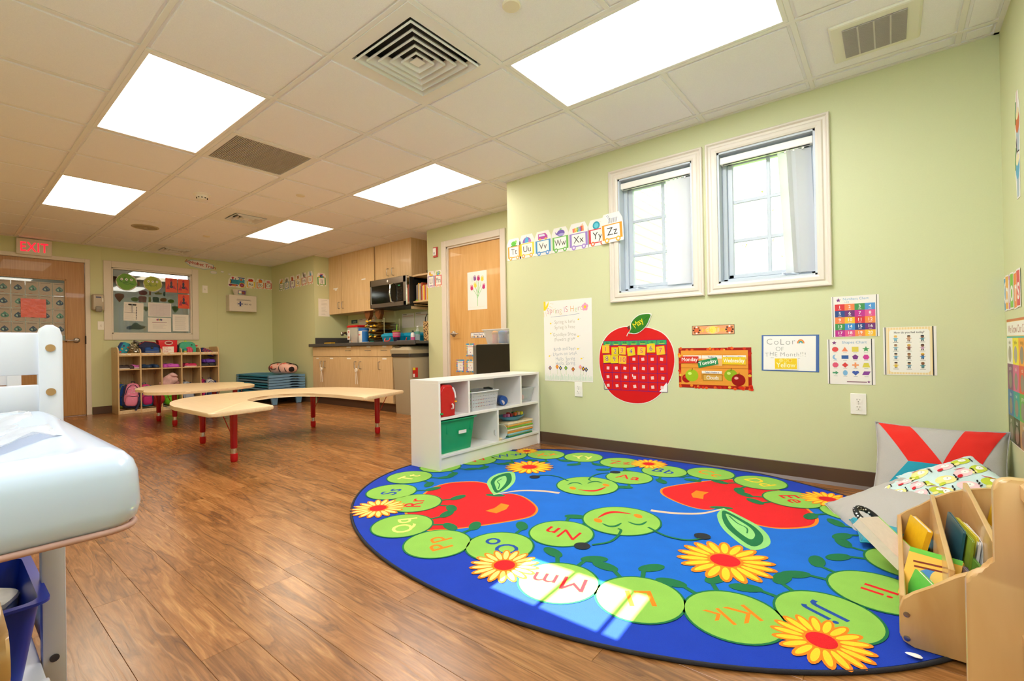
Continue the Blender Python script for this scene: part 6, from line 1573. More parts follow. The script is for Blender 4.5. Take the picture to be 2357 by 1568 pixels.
cloud((xl, 1.505, 2.055), .10, .055, 'larger of the small puff cloud cards under the title cloud')
cloud((xl, 1.655, 2.090), .05, .035, 'small puff cloud card between the title cloud and the engine'); cloud((xl, 1.765, 2.065), .04, .03, 'smallest puff cloud card just above the steam engine')

# EXIT sign, soap dispenser, switches, first aid box
t = thing('exit_sign', 'white EXIT sign with glowing red letters above the far door', 'exit sign', (XL, -.445, 2.168)); obj('sign_box', box(.0, .045, -.158, .158, -.100, .100, .004), M['trim'], t)
ar = Art(.0005); ar.text('EXIT', 0, -.058, .165, 'ff2030', wt='b', sq=.70, sp=.04); q = obj('sign_letters', ar.mesh(), M['exit_red'], t); q.matrix_local = Matrix(((0, 0, 1, .0455), (1, 0, 0, 0), (0, 1, 0, 0), (0, 0, 0, 1)))
t = thing('soap_dispenser', 'grey and beige hand sanitizer dispenser on the wall beside the door', 'dispenser', (XL, .148, 1.50)); obj('dispenser_body', box(0, .10, -.062, .062, -.095, .122, .02, 3), mat('dispenser_beige', 'b8ac98', .35), t, smooth=True)
obj('push_bar', box(.08, .118, -.032, .032, -.118, -.045, .010, 2), C('8a8478', .4), t, smooth=True); obj('level_window', box(.098, .102, .035, .05, .02, .07, .001), C('e8e4da', .2), t); obj('brand_plate', box(.099, .103, -.028, .028, .072, .086, .001), C('2a3468', .3), t)
def switch(O, lab, wall='left'):
    t = bpy.data.objects.new('light_switch', None); COL.objects.link(t); t.matrix_world = basis(O, wall); tag(t, lab, 'light switch', 'wall switches')
    obj('cover_plate', prism(rrect(0, .072, 0, .116, .003, 2), 0, .006, 'z', .002), M['outlet'], t); s_ = obj('switch_slot', box(.030, .042, .045, .071, .006, .0068), C('d8d0c4', .4), t); obj('toggle', box(.0325, .0395, .056, .066, .0068, .016, .001), M['outlet'], s_)
switch((xl, .150, 1.143), 'white light switch under the soap dispenser'); switch((xl, 1.395, 1.745), 'white switch plate between the interior window and the train cards')
t = thing('first_aid_box', 'white metal first aid box with blue cross on the far wall', 'first aid box', (XL, 1.93, 1.60)); obj('box_body', box(0, .13, -.205, .205, -.13, .13, .004), mat('white_enamel', 'd8cfc4', .35), t)
lid_ = obj('box_lid', box(.130, .15, -.207, .207, -.132, .132, .004), mat('white_enamel_lid', 'ded4c8', .35), t)
ar = Art(.0003); ar.ell(0, 0, .05, .05, '8a8a90'); ar.ell(0, 0, .048, .048, 'ddd3c7'); ar.rect(-.012, -.04, .012, .04, '1c2a78'); ar.rect(-.04, -.010, .04, .010, '1c2a78'); ar.rect(-.04, -.002, .04, .002, 'c8c8d0'); ar.text('FIRST AID', .115, -.014, .032, '202850', wt='b', sq=.8); ar.rect(-.055, .055, .165, .060, '3a3a44'); ar.line([(-.05 + .0075 * k, .070 + (.008 if k % 2 else -.004)) for k in range(28)], .004, '3a3a44')
q = ar.obj('printed_cross', M['print'], lid_); q.matrix_local = Matrix(((0, 0, 1, .1502), (1, 0, 0, -.045), (0, 1, 0, -.01), (0, 0, 0, 1)))
t = thing('wipes_tub', 'white tub of wipes with purple label standing on the first aid box', 'wipes tub', (XL + .085, 1.90, 1.733)); obj('tub_body', lathe([(0, 0), (.065, 0), (.085, .085), (.088, .09), (0, .09)], 20, sx=.75, sy=1.25), C('d8d0c4', .4), t, smooth=True)
ar = Art(.0002); ar.rect(0, 0, .11, .06, '5a3888'); ar.rect(.008, .01, .05, .052, 'e8e4d0'); ar.rect(.055, .008, .095, .045, '8a4830'); ar.rect(.005, .0, .05, .012, '58b0a8'); q = ar.obj('printed_label', M['print'], t); q.matrix_local = Matrix(((0, 0, 1, .0665), (1, 0, 0, -.045), (0, 1, 0, .015), (0, 0, 0, 1)))

# artwork and notices on the interior window
gx0 = XL - .055
def win(px, py):                                  # study crop to wall metres
    return (.20 + (px - 62) / (1720 - 62) * 1.165, 2.085 - (py - 62) / (1460 - 62) * 1.085 + (px - 62) / 1658 * .105 * (1 - (py - 62) / 1398))
def wsheet(name, lab, cat, p0, p1, m, art=None, dx=.0, grp='papers taped to the interior window', tilt=0):
    a, b_ = win(*p0), win(*p1); y_, z_ = a[0], b_[1]; w_, h_ = b_[0] - a[0], a[1] - b_[1]
    ar = Art(.0002); 
    if art: art(ar, w_, h_)
    return sheet(name, lab, cat, (gx0 + dx, y_, z_), on_left(0), w_, h_, m, ar if art else None, tilt, grp)
def rocket(ar, w_, h_):
    ar.rect(0, 0, w_, h_, 'e8501c'); ar.poly([(w_ * .5, h_ * .97), (w_ * .64, h_ * .78), (w_ * .36, h_ * .78)], 'c01c30'); ar.ell(w_ * .5, h_ * .62, w_ * .10, h_ * .16, '3a2848'); ar.ell(w_ * .5, h_ * .40, w_ * .16, h_ * .10, '30243c'); ar.poly([(w_ * .05, h_ * .2), (w_ * .28, h_ * .62), (w_ * .36, h_ * .2)], 'b81838'); ar.poly([(w_ * .95, h_ * .2), (w_ * .7, h_ * .55), (w_ * .62, h_ * .3)], 'b81838')
for k, (a, b_) in enumerate((((1105, 320), (1312, 590)), ((1325, 335), (1530, 602)), ((1325, 615), (1532, 880)))):
    wsheet('rocket_picture', 'orange sheet with a red paper rocket, %s' % ['beside the yellow face', 'in the upper window corner', 'under the corner one'][k], 'picture', a, b_, C('e8501c', .6), rocket, .004 + .001 * k)
def plate_face(c0, c, r, lab, dark):
    y_, z_ = win(*c0); ar = Art(.0002); 
    P = [(r * .93 * (1 + .10 * mathutils.noise.noise(Vector((math.cos(a) * 2 + r * 9, math.sin(a) * 2, 0))) * 2) * math.cos(a), r * .90 * (1 + .22 * mathutils.noise.noise(Vector((math.cos(a) * 2, math.sin(a) * 2 + r * 30, 5)))) * math.sin(a)) for a in [2 * PI * k / 40 for k in range(40)]]
    ar.poly(P, c)
    for k in range(9): ar.ell(R.uniform(-.6, .6) * r, R.uniform(-.6, .6) * r, r * .22, r * .08, dark, R.uniform(0, 3), n=10)
    for k in range(3): ar.ell((-.45 + k * .45) * r, .30 * r, r * .13, r * .15, 'e8e8d8', n=12); ar.ell((-.45 + k * .45) * r, .30 * r, r * .05, r * .05, '1a1a1a', n=8)
    ar.line([(r * .35 * math.cos(a), -.05 * r + r * .22 * math.sin(a)) for a in [PI + PI * k / 8 for k in range(9)]], r * .04, '3a6a10')
    o = sheet('paper_plate_face', lab, 'craft plate', (gx0 + .006, y_, z_), on_left(0), 0, 0, C('d8d0c0', .6), ar, 0, 'painted paper plate faces', poly=[(r * math.cos(a), r * math.sin(a)) for a in [2 * PI * k / 32 for k in range(32)]], part='painted_face')
plate_face((455, 415), '6ca41c', .120, 'green painted paper plate face with three eyes on the window', '4c8a14'); plate_face((885, 440), 'a8b428', .113, 'yellow green painted plate face with three eyes on the window', '8a9c1c')
def form(kind):
    def f(ar, w_, h_):
        if kind == 'table':
            ar.rect(w_ * .05, h_ * .04, w_ * .95, h_ * .96, 'd8d0d4'); z = ar.z
            for k in range(7): ar.z = z; ar.rect(w_ * (.05 + .15 * k), h_ * .04, w_ * (.052 + .15 * k), h_ * .96, 'a8a0a4')
            for k in range(14): ar.z = z; ar.rect(w_ * R.uniform(.05, .85), h_ * (.08 + .06 * k), w_ * R.uniform(.15, .92), h_ * (.085 + .06 * k), R.choice(['b090a8', '9090b0', 'b8a8b0']))
        elif kind == 'clip':
            ar.lines(w_ * .06, w_ * .6, h_ * .88, h_ * .5, 8, 'b8b0b4', .002); ar.rect(w_ * .04, h_ * .44, w_ * .66, h_ * .455, '5a5458'); ar.lines(w_ * .06, w_ * .6, h_ * .40, h_ * .06, 7, 'c0b8bc', .002)
            for k in range(8): ar.ell(w_ * .64, h_ * (.12 + .09 * k), .006, .010, '4a4858', n=8)
        elif kind == 'notice':
            for k, c in enumerate(('c83048', '3a58a8', 'e8a030', '3a8848', '5a3888')): ar.ell(w_ * (.40 + .045 * k), h_ * (.85 + .02 * (k % 2)), .011, .014, c, n=10)
            ar.rect(w_ * .18, h_ * .64, w_ * .82, h_ * .675, '8a4a6c'); ar.lines(w_ * .2, w_ * .82, h_ * .55, h_ * .2, 6, 'b8b4bc', .0025)
        else: ar.lines(w_ * .14, w_ * .86, h_ * .9, h_ * .08, 14, 'a8a4a8', .003, .15)
    return f
o = wsheet('clipboard_form', 'clipboard with a sign in form hung on the interior window', 'clipboard', (395, 770), (715, 1110), M['paper'], form('clip'), .008, tilt=-.03)
obj('clip', box(.05, .14, .222, .242, .001, .012, .003), M['dark'], o); obj('pen', tube([(.09, .24, .012), (.095, .12, .012)], .004, 8), C('a8b0c0', .3), o, smooth=True)
wsheet('schedule_sheet', 'landscape schedule sheet in a plastic sleeve on the interior window', 'notice', (800, 775), (1200, 1035), M['paper'], form('table'), .006); wsheet('notice_sheet', 'notice with a coloured logo and purple line under the schedule sheet', 'notice', (792, 1045), (1192, 1305), M['paper'], form('notice'), .006); wsheet('letter_sheet', 'white typed letter sheet in the lower corner of the interior window', 'notice', (1222, 985), (1515, 1295), M['paper'], form('text'), .006)
def cut(kind, c0, s, col, lab):
    y_, z_ = win(*c0); P = {'drop': [(0, -1.2), (.5, -.5), (.9, .2), (.8, .8), (0, 1), (-.8, .8), (-.9, .2), (-.5, -.5)], 'oval': [(math.cos(a), .7 * math.sin(a)) for a in [2 * PI * k / 14 for k in range(14)]], 'bar': [(-.35, -1), (.35, -1), (.4, .8), (0, 1.1), (-.4, .8)],
         'cloud': spline([(-1.9, -.3), (-1.4, .2), (-.8, .3), (-.5, .9), (.3, 1), (.7, .5), (1.3, .4), (1.9, 0), (1.3, -.5), (.5, -.7), (-.6, -.6), (-1.4, -.7)], 2, True), 'block': [(-.9, -.9), (.9, -.9), (1, .7), (.6, 1), (-.7, 1), (-1, .6)]}[kind]
    b = prism([(x * s, y * s) for x, y in P], 0, .0015); o = obj('paper_cutout', b, C(col, .5)); o.matrix_world = basis((XL - .068, y_, z_), on_left(0)); tag(o, lab, 'paper cutout', 'cutouts behind the interior window glass')
for kd, c0, s, col, lab in (('drop', (345, 690), .058, 'd87050', 'salmon paper balloon cutout behind the glass'), ('oval', (725, 600), .052, 'd86088', 'pink oval letter cutout beside the orange one'), ('bar', (842, 605), .030, 'f08838', 'orange bar letter cutout between pink and yellow'), ('cloud', (985, 605), .026, 'd8dc60', 'yellow letter cutout with a wavy edge'), ('bar', (1088, 612), .034, '3a98b0', 'teal letter cutout next to the yellow one'), ('oval', (590, 720), .045, '98c828', 'lime oval letter cutout above the clipboard'),
      ('block', (715, 720), .048, 'e86890', 'pink block letter cutout of the lower row'), ('bar', (835, 720), .036, 'e0dc28', 'yellow bar letter cutout of the lower row'), ('block', (940, 722), .040, '1c88a0', 'teal block letter cutout of the lower row'), ('oval', (1070, 722), .042, 'f09030', 'orange oval letter cutout of the lower row'), ('oval', (1205, 745), .042, '90c828', 'lime curled letter cutout at the end of the row'), ('drop', (1280, 890), .050, '3a9040', 'dark green leaf cutout by the rocket picture'),
      ('cloud', (600, 1215), .058, '4a7088', 'slate blue cloud cutout under the clipboard'), ('drop', (275, 370), .045, '8a3a30', 'dark red cutout behind the green plate face'), ('bar', (655, 440), .030, 'e88848', 'orange strip cutout between the plate faces'), ('drop', (770, 890), .035, '4a9048', 'green leaf cutout behind the schedule sheet')): cut(kd, c0, s, col, lab)
# ------------------------------------------------------------------ kitchen alcove
def pull(parent, p, vert=True, l=.10):
    h = obj('handle', tube([(0, 0, -l / 2), (0, -.028, -l / 2 + .002), (0, -.032, -l / 2 + .012), (0, -.032, l / 2 - .012), (0, -.028, l / 2 - .002), (0, 0, l / 2)], .0042, 8), M['steel'], parent, smooth=True); h.location = p
    if not vert: h.rotation_euler = (0, PI / 2, 0)
    return h
def cab(name, lab, x0, x1, yf, yb, z0, z1, doors, grp, drawers=(), toe=False):
    """doors/drawers: (x0,x1,z0,z1,handle x or None,handle z)"""
    t = thing(name, lab, 'cabinet', ((x0 + x1) / 2, (yf + yb) / 2, z0), 0, grp); ox, oy = (x0 + x1) / 2, (yf + yb) / 2
    obj('body', box(x0 - ox, x1 - ox, yf + .020 - oy, yb - oy, 0, z1 - z0, .001), M['maple'], t)
    for kind, L_ in (('door', doors), ('drawer', drawers)):
        for (a, c, u, v, hx, hz, lbl) in L_:
            d = obj(kind, box(a + .0015 - ox, c - .0015 - ox, yf - oy, yf + .019 - oy, u + .0015 - z0, v - .0015 - z0, .0012), M['maple'], t)
            if hx is not None: pull(d, (hx - ox, yf - oy, hz - z0), kind == 'door')
            for lx, lz, lw in lbl: obj('label', box(lx - lw / 2 - ox, lx + lw / 2 - ox, yf - .0008 - oy, yf - oy, lz - .010 - z0, lz + .010 - z0), M['paper'], d)
    return t
ZC0, ZC1 = 1.372, H
G1 = 'wall cabinets of the kitchen'
cab('wall_cabinet', 'narrow tall wall cabinet beside the green side wall', -4.795, -4.432, 2.69, YK - .003, ZC0, ZC1, [(-4.795, -4.432, ZC0, ZC1, -4.49, 1.50, [(-4.60, 1.77, .13), (-4.59, 1.75, .06)])], G1)
cab('wall_cabinet', 'wide tall double door wall cabinet left of the microwave'.replace('left of', 'between the narrow cabinet and'), -4.425, -3.575, 2.69, YK - .003, ZC0, ZC1, [(-4.425, -4.075, ZC0, ZC1, -4.385, 1.50, []), (-4.075, -3.575, ZC0, ZC1, -3.63, 1.50, [(-3.84, 1.84, .10)])], G1)
cab('wall_cabinet', 'short double door wall cabinet mounted over the microwave', -3.545, -2.765, 2.69, YK - .003, 1.765, ZC1, [(-3.545, -3.165, 1.765, ZC1, -3.235, 1.87, []), (-3.165, -2.765, 1.765, ZC1, -3.125, 1.87, [])], G1)
# open end shelf
t = thing('end_shelf', 'open maple end shelf holding books beside the microwave', 'shelf', (-2.54, 2.86, 1.34)); 
obj('side_panel', box(-.225, -.205, -.17, .155, .0, .94, .001), M['maple'], t); obj('back_panel', box(-.205, .215, .145, .157, .0, .94), M['maple'], t)
for z in (.075, .415): obj('shelf_board', prism([(-.205, .145), (-.205, -.16), (-.10, -.175), (.215, -.165), (.215, .145)], z, z + .022, 'z', .002), M['maple_h'], t)
for z in (.045, .385): obj('cleat', box(-.204, -.19, -.14, .14, z, z + .03, .001), M['maple'], t)
def ar_pb():
    ar = Art(.0003); ar.rect(.02, .02, .20, .14, '8a3018'); ar.rect(.03, .03, .19, .09, 'e8e0d8'); ar.text('Dinosaurs', .11, .235, .05, 'a82848', wt='b', sq=.7); return ar
G2 = 'books on the kitchen end shelf'; x = -2.70
for k, (w_, h_, c, lb) in enumerate(((.012, .21, 'd8d0c8', 'thin white booklet'), (.010, .20, '5a4878', 'thin purple booklet'), (.009, .22, 'c8b8a0', 'thin buff booklet'), (.014, .235, 'e0b048', 'amber spined book'), (.030, .22, 'd8d0b8', 'cream paperback'), (.010, .19, '3a3a28', 'narrow black book'), (.028, .235, 'b84828', 'brick red book'), (.012, .19, 'f0e8d8', 'white narrow book'), (.020, .20, 'f4d018', 'bright yellow book'), (.014, .20, 'e87830', 'orange book'), (.012, .19, 'c03858', 'rose red book'), (.018, .20, 'd8c8b0', 'tan book'), (.02, .18, 'e8b828', 'gold book'))):
    t = thing('book', '%s standing on the kitchen end shelf beside the microwave' % lb, 'book', (x + w_ / 2, 2.80, 1.438), 0, G2); x += w_ + .0015
    obj('cover', box(-w_ / 2, w_ / 2, -.07, .09, 0, h_, .0015), C(c, .5), t); obj('pages', box(-w_ / 2 + .0015, w_ / 2 - .0015, -.066, .0905, .003, h_ - .002 + .0025), M['paper'], t)
sheet('picture_book', 'large teal picture book standing at the back of the end shelf', 'book', (-2.62, 2.912, 1.44), 'back', .22, .30, C('2a7a94', .5), ar_pb(), 0, G2, .010, part='book_cover')
tag(obj('green_ball', blob((-2.685, 2.73, 1.447), (.02, .02, .011), 2, 12, 8), C('8acc28', .5), smooth=True), 'lime green ball at the front of the lower end shelf board', 'ball')
t = thing('camera_bag', 'black camera shaped bag on the upper board of the end shelf', 'bag', (-2.46, 2.80, 1.777)); obj('bag_body', blob((0, 0, .035), (.085, .05, .035), 3, 16, 8), M['black'], t, smooth=True); obj('bag_top', blob((.02, 0, .075), (.05, .035, .025), 2.5, 14, 8), M['black'], t, smooth=True)
# microwave
t = thing('microwave', 'stainless steel over the counter microwave with black door', 'microwave', (-3.13, 2.83, 1.385)); 
obj('body', box(-.41, .40, -.185, .185, .012, .375, .004), C('1c1a18', .4), t); obj('underside', box(-.405, .395, -.20, .18, -.010, .012, .003), C('2a281c', .5), t)
f = None
for q in ((-.41, -.385, 0, .385), (.328, .385, 0, .385), (-.41, .385, .0, .055), (-.41, .385, .30, .385)): f = box(q[0], q[1], -.235, -.185, q[2], q[3], .003, bm=f)
obj('door_frame', f, M['steel'], t); obj('side_trim', box(.385, .40, -.235, -.185, 0, .385, .004), M['chrome'], t)
obj('door_glass', box(-.386, .17, -.230, -.20, .054, .301, .002), C('0e0c0a', .08), t)
cp = obj('control_panel', box(.17, .329, -.229, -.20, .054, .301, .002), C('100e0c', .15), t)
obj('handle', tube([(.135, -.235, .045), (.120, -.275, .06), (.108, -.285, .17), (.116, -.275, .285), (.13, -.235, .305)], [.010, .012, .013, .012, .010], 10), M['chrome'], t, smooth=True)
ar = Art(.0004); ar.rect(.215, .262, .262, .275, '3a9a68')
for r_ in range(9):
    for c_ in range(4): ar.z = .001; ar.rect(.195 + c_ * .03, .075 + r_ * .019, .210 + c_ * .03, .082 + r_ * .019, '3a3a38')
q = ar.obj('printed_keys', M['print_glossy'], cp); q.matrix_local = Matrix(((1, 0, 0, 0), (0, 0, -1, -.2295), (0, 1, 0, 0), (0, 0, 0, 1)))
obj('badge', lathe([(0, 0), (.016, 0), (.016, .003), (0, .004)], 20), C('f0f0f0', .3), t, smooth=True, loc=(.0, -.236, .345)).rotation_euler = (PI / 2, 0, 0)
# base cabinets
Gb = 'base cabinets of the kitchen'; zd0, zd1, zt_ = .115, .712, .862; yf = 2.41
def doors_(*L_): return L_
cab('base_cabinet', 'sink base cabinet with two locked doors under the faucet', -4.80, -4.047, yf, YK - .003, .11, .865, [(-4.80, -4.475, zd0, zd1, -4.53, .60, [(-4.66, .69, .07)]), (-4.475, -4.047, zd0, zd1, -4.43, .60, [(-4.26, .69, .09)])], Gb, [(-4.80, -4.047, .718, zt_, None, 0, [])])
cab('base_cabinet', 'middle base cabinet with a drawer and a door beside the locked pair', -4.047, -3.565, yf, YK - .003, .11, .865, [(-4.047, -3.56, zd0, zd1, -3.62, .60, [(-3.80, .69, .10)])], Gb, [(-4.047, -3.527, .718, zt_, -3.80, .80, [(-3.80, .85, .11)])])
cab('base_cabinet', 'base cabinet with a plain drawer below the microwave', -3.565, -3.12, yf, YK - .003, .11, .865, [(-3.56, -3.12, zd0, zd1, -3.50, .60, [])], Gb, [(-3.527, -3.12, .718, zt_, -3.32, .80, [(-3.32, .85, .09)])])
cab('base_cabinet', 'narrow base cabinet next to the beige trash can', -3.12, -2.80, yf, YK - .003, .11, .865, [(-3.12, -2.80, zd0, zd1, -3.065, .60, [(-2.97, .69, .09)])], Gb, [(-3.12, -2.80, .718, zt_, -2.96, .80, [(-2.97, .85, .08)])])
struct('baseboard_kitchen', box(-4.80, -2.80, yf + .06, yf + .066, 0, .11), M['brown_base'])
for (x, lb) in ((-4.48, 'white child safety lock hooked on the sink cabinet handles'), (-3.56, 'white child safety lock hooked on the middle cabinet handles')):
    t = thing('cabinet_lock', lb, 'cabinet lock', (x, yf - .04, .53), 0, 'child safety locks'); obj('lock_disc', lathe([(0, -.008), (.026, -.008), (.029, -.003), (.029, .003), (.026, .008), (0, .008)], 20), C('e8e0d4', .4), t, smooth=True).rotation_euler = (PI / 2, 0, 0)
    for s in (-1, 1): obj('lock_strap', tube([(s * .008, 0, -.02), (s * .018, 0, -.10), (s * .022, .004, -.19)], .0045, 6), C('e8e0d4', .5), t, smooth=True); obj('lock_loop', tube([(s * .01, 0, .02), (s * .035, .004, .03), (s * .04, .006, .07), (s * .045, .01, .02)], .0035, 6), C('e0d8cc', .5), t, smooth=True)
ct = thing('worktop', 'dark speckled grey worktop with backsplash strip', 'worktop', (-3.56, 2.70, .865)); obj('slab', box(-1.24, 1.238, -.315, .318, .012, .045, .004), M['counter'], ct); obj('slab_return', box(-1.30, -1.236, -.315, -.255, .012, .045, .004), M['counter'], ct)
obj('front_edge', box(-1.30, 1.238, -.325, -.30, 0, .045, .004), M['counter'], ct); obj('backsplash', box(-1.24, 1.238, .300, .318, .045, .14, .003), M['counter'], ct); obj('side_splash', box(-1.24, -1.222, -.25, .30, .045, .14, .003), M['counter'], ct)
zc = .9105
# trash can
t = thing('trash_can', 'tall beige plastic trash can with swing lid under the worktop', 'trash can', (-2.575, 2.62, 0)); 
def tap(x0, x1, y0, y1, z, k): return [(x, y, z) for x, y in rrect(x0 + k, x1 - k, y0 + k, y1 - k, .03, 4)]
def loft(loops, name, m, t, caps=True):
    b = BM(); V = [[b.verts.new(p) for p in l] for l in loops]; n = len(V[0])
    for A_, B_ in zip(V, V[1:]):
        for i in range(n): b.faces.new((A_[i], A_[(i + 1) % n], B_[(i + 1) % n], B_[i]))
    if caps: b.faces.new(V[0][::-1]); b.faces.new(V[-1])
    return obj(name, b, m, t, smooth=True)
loft([tap(-.185, .155, -.24, .30, 0, .022), tap(-.185, .155, -.24, .30, .02, .018), tap(-.195, .16, -.245, .31, .74, 0), tap(-.195, .16, -.245, .31, .76, 0)], 'can_body', M['beige'], t)
loft([tap(-.202, .167, -.252, .315, .712, 0), tap(-.204, .169, -.254, .317, .735, -.003), tap(-.202, .167, -.252, .315, .762, 0)], 'bin_liner', C('3c3832', .25, bump=.5, scale=30), t)
lb_ = [tap(-.212, .177, -.262, .325, .755, 0), tap(-.216, .181, -.266, .329, .80, 0), tap(-.20, .165, -.25, .31, .832, .01), tap(-.15, .12, -.20, .26, .852, .02)]
loft(lb_, 'lid', M['beige'], t); obj('lid_recess', box(-.13, -.02, -.255, -.1, .834, .842, .004), C('6a604c', .6), t)
tag(obj('product_tag', box(-2.417, -2.413, 2.42, 2.50, .46, .58, .001), C('c01818', .4)), 'red and yellow product sticker on the side of the beige trash can', 'sticker')
obj('tag_header', box(-2.413, -2.412, 2.42, 2.46, .55, .58), C('e8c820', .4), bpy.data.objects['product_tag'], None); obj('tag_picture', box(-2.413, -2.412, 2.425, 2.45, .465, .505), M['paper'], bpy.data.objects['product_tag'])
# things on the counter
t = thing('faucet', 'chrome and black kitchen faucet at the sink', 'faucet', (-4.42, 2.84, zc)); obj('spout', tube([(0, 0, 0), (0, -.01, .06), (-.01, -.03, .12), (-.02, -.09, .165), (-.025, -.13, .155), (-.025, -.14, .12)], [.026, .024, .020, .018, .019, .017], 12), M['chrome'], t, smooth=True); obj('lever', tube([(.02, 0, .07), (.05, -.01, .11), (.09, -.02, .16), (.12, -.03, .175)], [.014, .012, .010, .008], 10), M['steel'], t, smooth=True); obj('spray_head', blob((-.025, -.145, .15), (.022, .022, .03), 2.4), M['chrome'], t, smooth=True); obj('faucet_base', lathe([(.04, 0), (.038, .008), (.03, .014), (0, .016)], 18), M['black'], t, smooth=True)
t = thing('kitchen_sponge', 'yellow sponge lying flat on the worktop by the sink', 'sponge', (-4.50, 2.52, zc)); obj('sponge_body', box(-.10, .10, -.035, .035, 0, .014, .004), C('e8b818', .9, bump=.4), t); obj('scrub_pad', box(-.10, .10, -.035, .035, .014, .018, .001), C('b88a10', .95), t)
t = thing('snack_container', 'clear snack container with red lid half full of crackers', 'container', (-4.02, 2.68, zc)); loft([tap(-.125, .125, -.08, .08, 0, .012), tap(-.13, .13, -.085, .085, .23, 0)], 'container_shell', M['frost'], t); loft([tap(-.135, .135, -.09, .09, .23, 0), tap(-.138, .138, -.092, .092, .25, 0), tap(-.12, .12, -.08, .08, .262, .0)], 'lid', M['red_plastic'], t)
b = None
for k in range(70): b = blob((R.uniform(-.09, .09), R.uniform(-.062, .062), R.uniform(.012, .10)), (.018, .016, .012), 2, 7, 5, bm=b)
o = obj('crackers', b, C('d8a070', .8), t, smooth=True); o['kind'] = 'stuff'
ar = Art(.0002); ar.rect(0, 0, .075, .145, 'f0e8e4'); ar.ell(.037, .115, .016, .012, 'd03028'); ar.rect(.012, .02, .06, .05, 'c88050'); ar.lines(.01, .065, .10, .06, 3, 'c0a8a0', .003); q = ar.obj('printed_label', M['print'], t); q.matrix_local = Matrix(((1, 0, 0, -.11), (0, 0, -1, -.0865), (0, 1, 0, .05), (0, 0, 0, 1)))
t = thing('wipes_canister', 'white and blue disinfectant wipes canister beside the snack container', 'canister', (-3.75, 2.62, zc)); obj('canister_body', lathe([(0, 0), (.066, 0), (.070, .006), (.070, .175), (0, .178)], 26), C('f0eeec', .4), t, smooth=True); obj('lid', lathe([(.072, .17), (.074, .18), (.072, .205), (.04, .212), (0, .214)], 26), C('1c6ac0', .35), t, smooth=True)
obj('blue_band', prism([(.0712 * math.cos(a), .0712 * math.sin(a)) for a in [-.9 + 1.5 * k / 12 for k in range(13)]] + [(.06 * math.cos(a), .06 * math.sin(a)) for a in [.6 - 1.5 * k / 12 for k in range(13)]], .01, .165, 'z'), C('1c70c0', .4), t); obj('pink_print', prism([(.0715 * math.cos(a), .0715 * math.sin(a)) for a in [-2.4 + 1.1 * k / 8 for k in range(9)]] + [(.06 * math.cos(a), .06 * math.sin(a)) for a in [-1.3 - 1.1 * k / 8 for k in range(9)]], .105, .125, 'z'), C('e08a90', .4), t)
tag(obj('green_bottle', lathe([(0, 0), (.03, 0), (.03, .14), (.018, .165), (.018, .19), (0, .19)], 16, c=(-3.93, 2.88, zc)), C('2aa08c', .4), smooth=True), 'green bottle behind the wipes canister', 'bottle')
# wire rack with paper stacks
t = thing('paper_rack', 'wire tray rack with four tiers on the worktop', 'rack', (-3.53, 2.80, zc)); 
b = None
for px_ in (-.20, .20):
    for py_ in (-.13, .13): b = tube([(px_, py_, 0), (px_, py_, .335 if px_ > 0 or 1 else .3)], .0055, 8, b)
obj('rack_post', b, M['chrome'], t, smooth=True)
tiers = (.03, .105, .18, .255)
for z in tiers:
    b = tube([(-.20, -.13, z), (.20, -.13, z), (.20, .13, z), (-.20, .13, z)], .0028, 6, None, True)
    for k in range(9): tube([(-.18 + k * .045, -.13, z), (-.18 + k * .045, .13, z)], .0015, 5, b)
    obj('wire_tray', b, M['steel'], t, smooth=True)
for k, z in enumerate(tiers):
    s_ = thing('paper_stack', 'curling yellow paper stack in the %s tray of the wire rack' % ['lowest', 'second lowest', 'third', 'top'][k], 'paper stack', (-3.53, 2.80, zc + z + .003), 0, 'paper stacks in the wire rack')
    for q in range(5 if k < 3 else 3):
        b = BM(); n1 = 10; gg = {}; ox_ = R.uniform(-.02, .01); oy_ = R.uniform(-.02, .005)
        for i in range(n1 + 1):
            for j in range(2):
                u = i / n1; lift = .012 * math.sin(u * PI * 1.3 + q) * (q + 1) * .5 + (.02 * (1 - u) ** 3 if k < 3 else .025 * math.sin(u * PI))
                gg[i, j] = b.verts.new((-.21 + u * .37 + ox_, -.15 + j * .24 + oy_, q * .009 + abs(lift)))
        for i in range(n1): b.faces.new((gg[i, 0], gg[i + 1, 0], gg[i + 1, 1], gg[i, 1]))
        bmesh.ops.solidify(b, geom=b.faces[:], thickness=.0035)
        obj('paper_sheet', b, C(R.choice(['d8b868', 'c8a048', 'b08838', 'e0c888', '8a6438', 'e8d8a0']), .7), s_)
    for q in range(3): o = obj('paper_flag', box(-.02, .02, -.012, .012, 0, .003), C('e8b818', .6), s_); o.location = (-.18 + q * .09 + R.uniform(-.02, .02), -.155, .045 + R.uniform(0, .02)); o.rotation_euler = (.8, R.uniform(-.5, .5), R.uniform(-.6, .6))
tag(obj('paper_clutter', prism([(-.09, -.04), (.07, -.05), (.10, .03), (-.06, .05)], 0, .006, 'z', .001), M['paper'], loc=(-3.55, 2.56, zc)), 'loose white papers before the wire rack', 'paper')
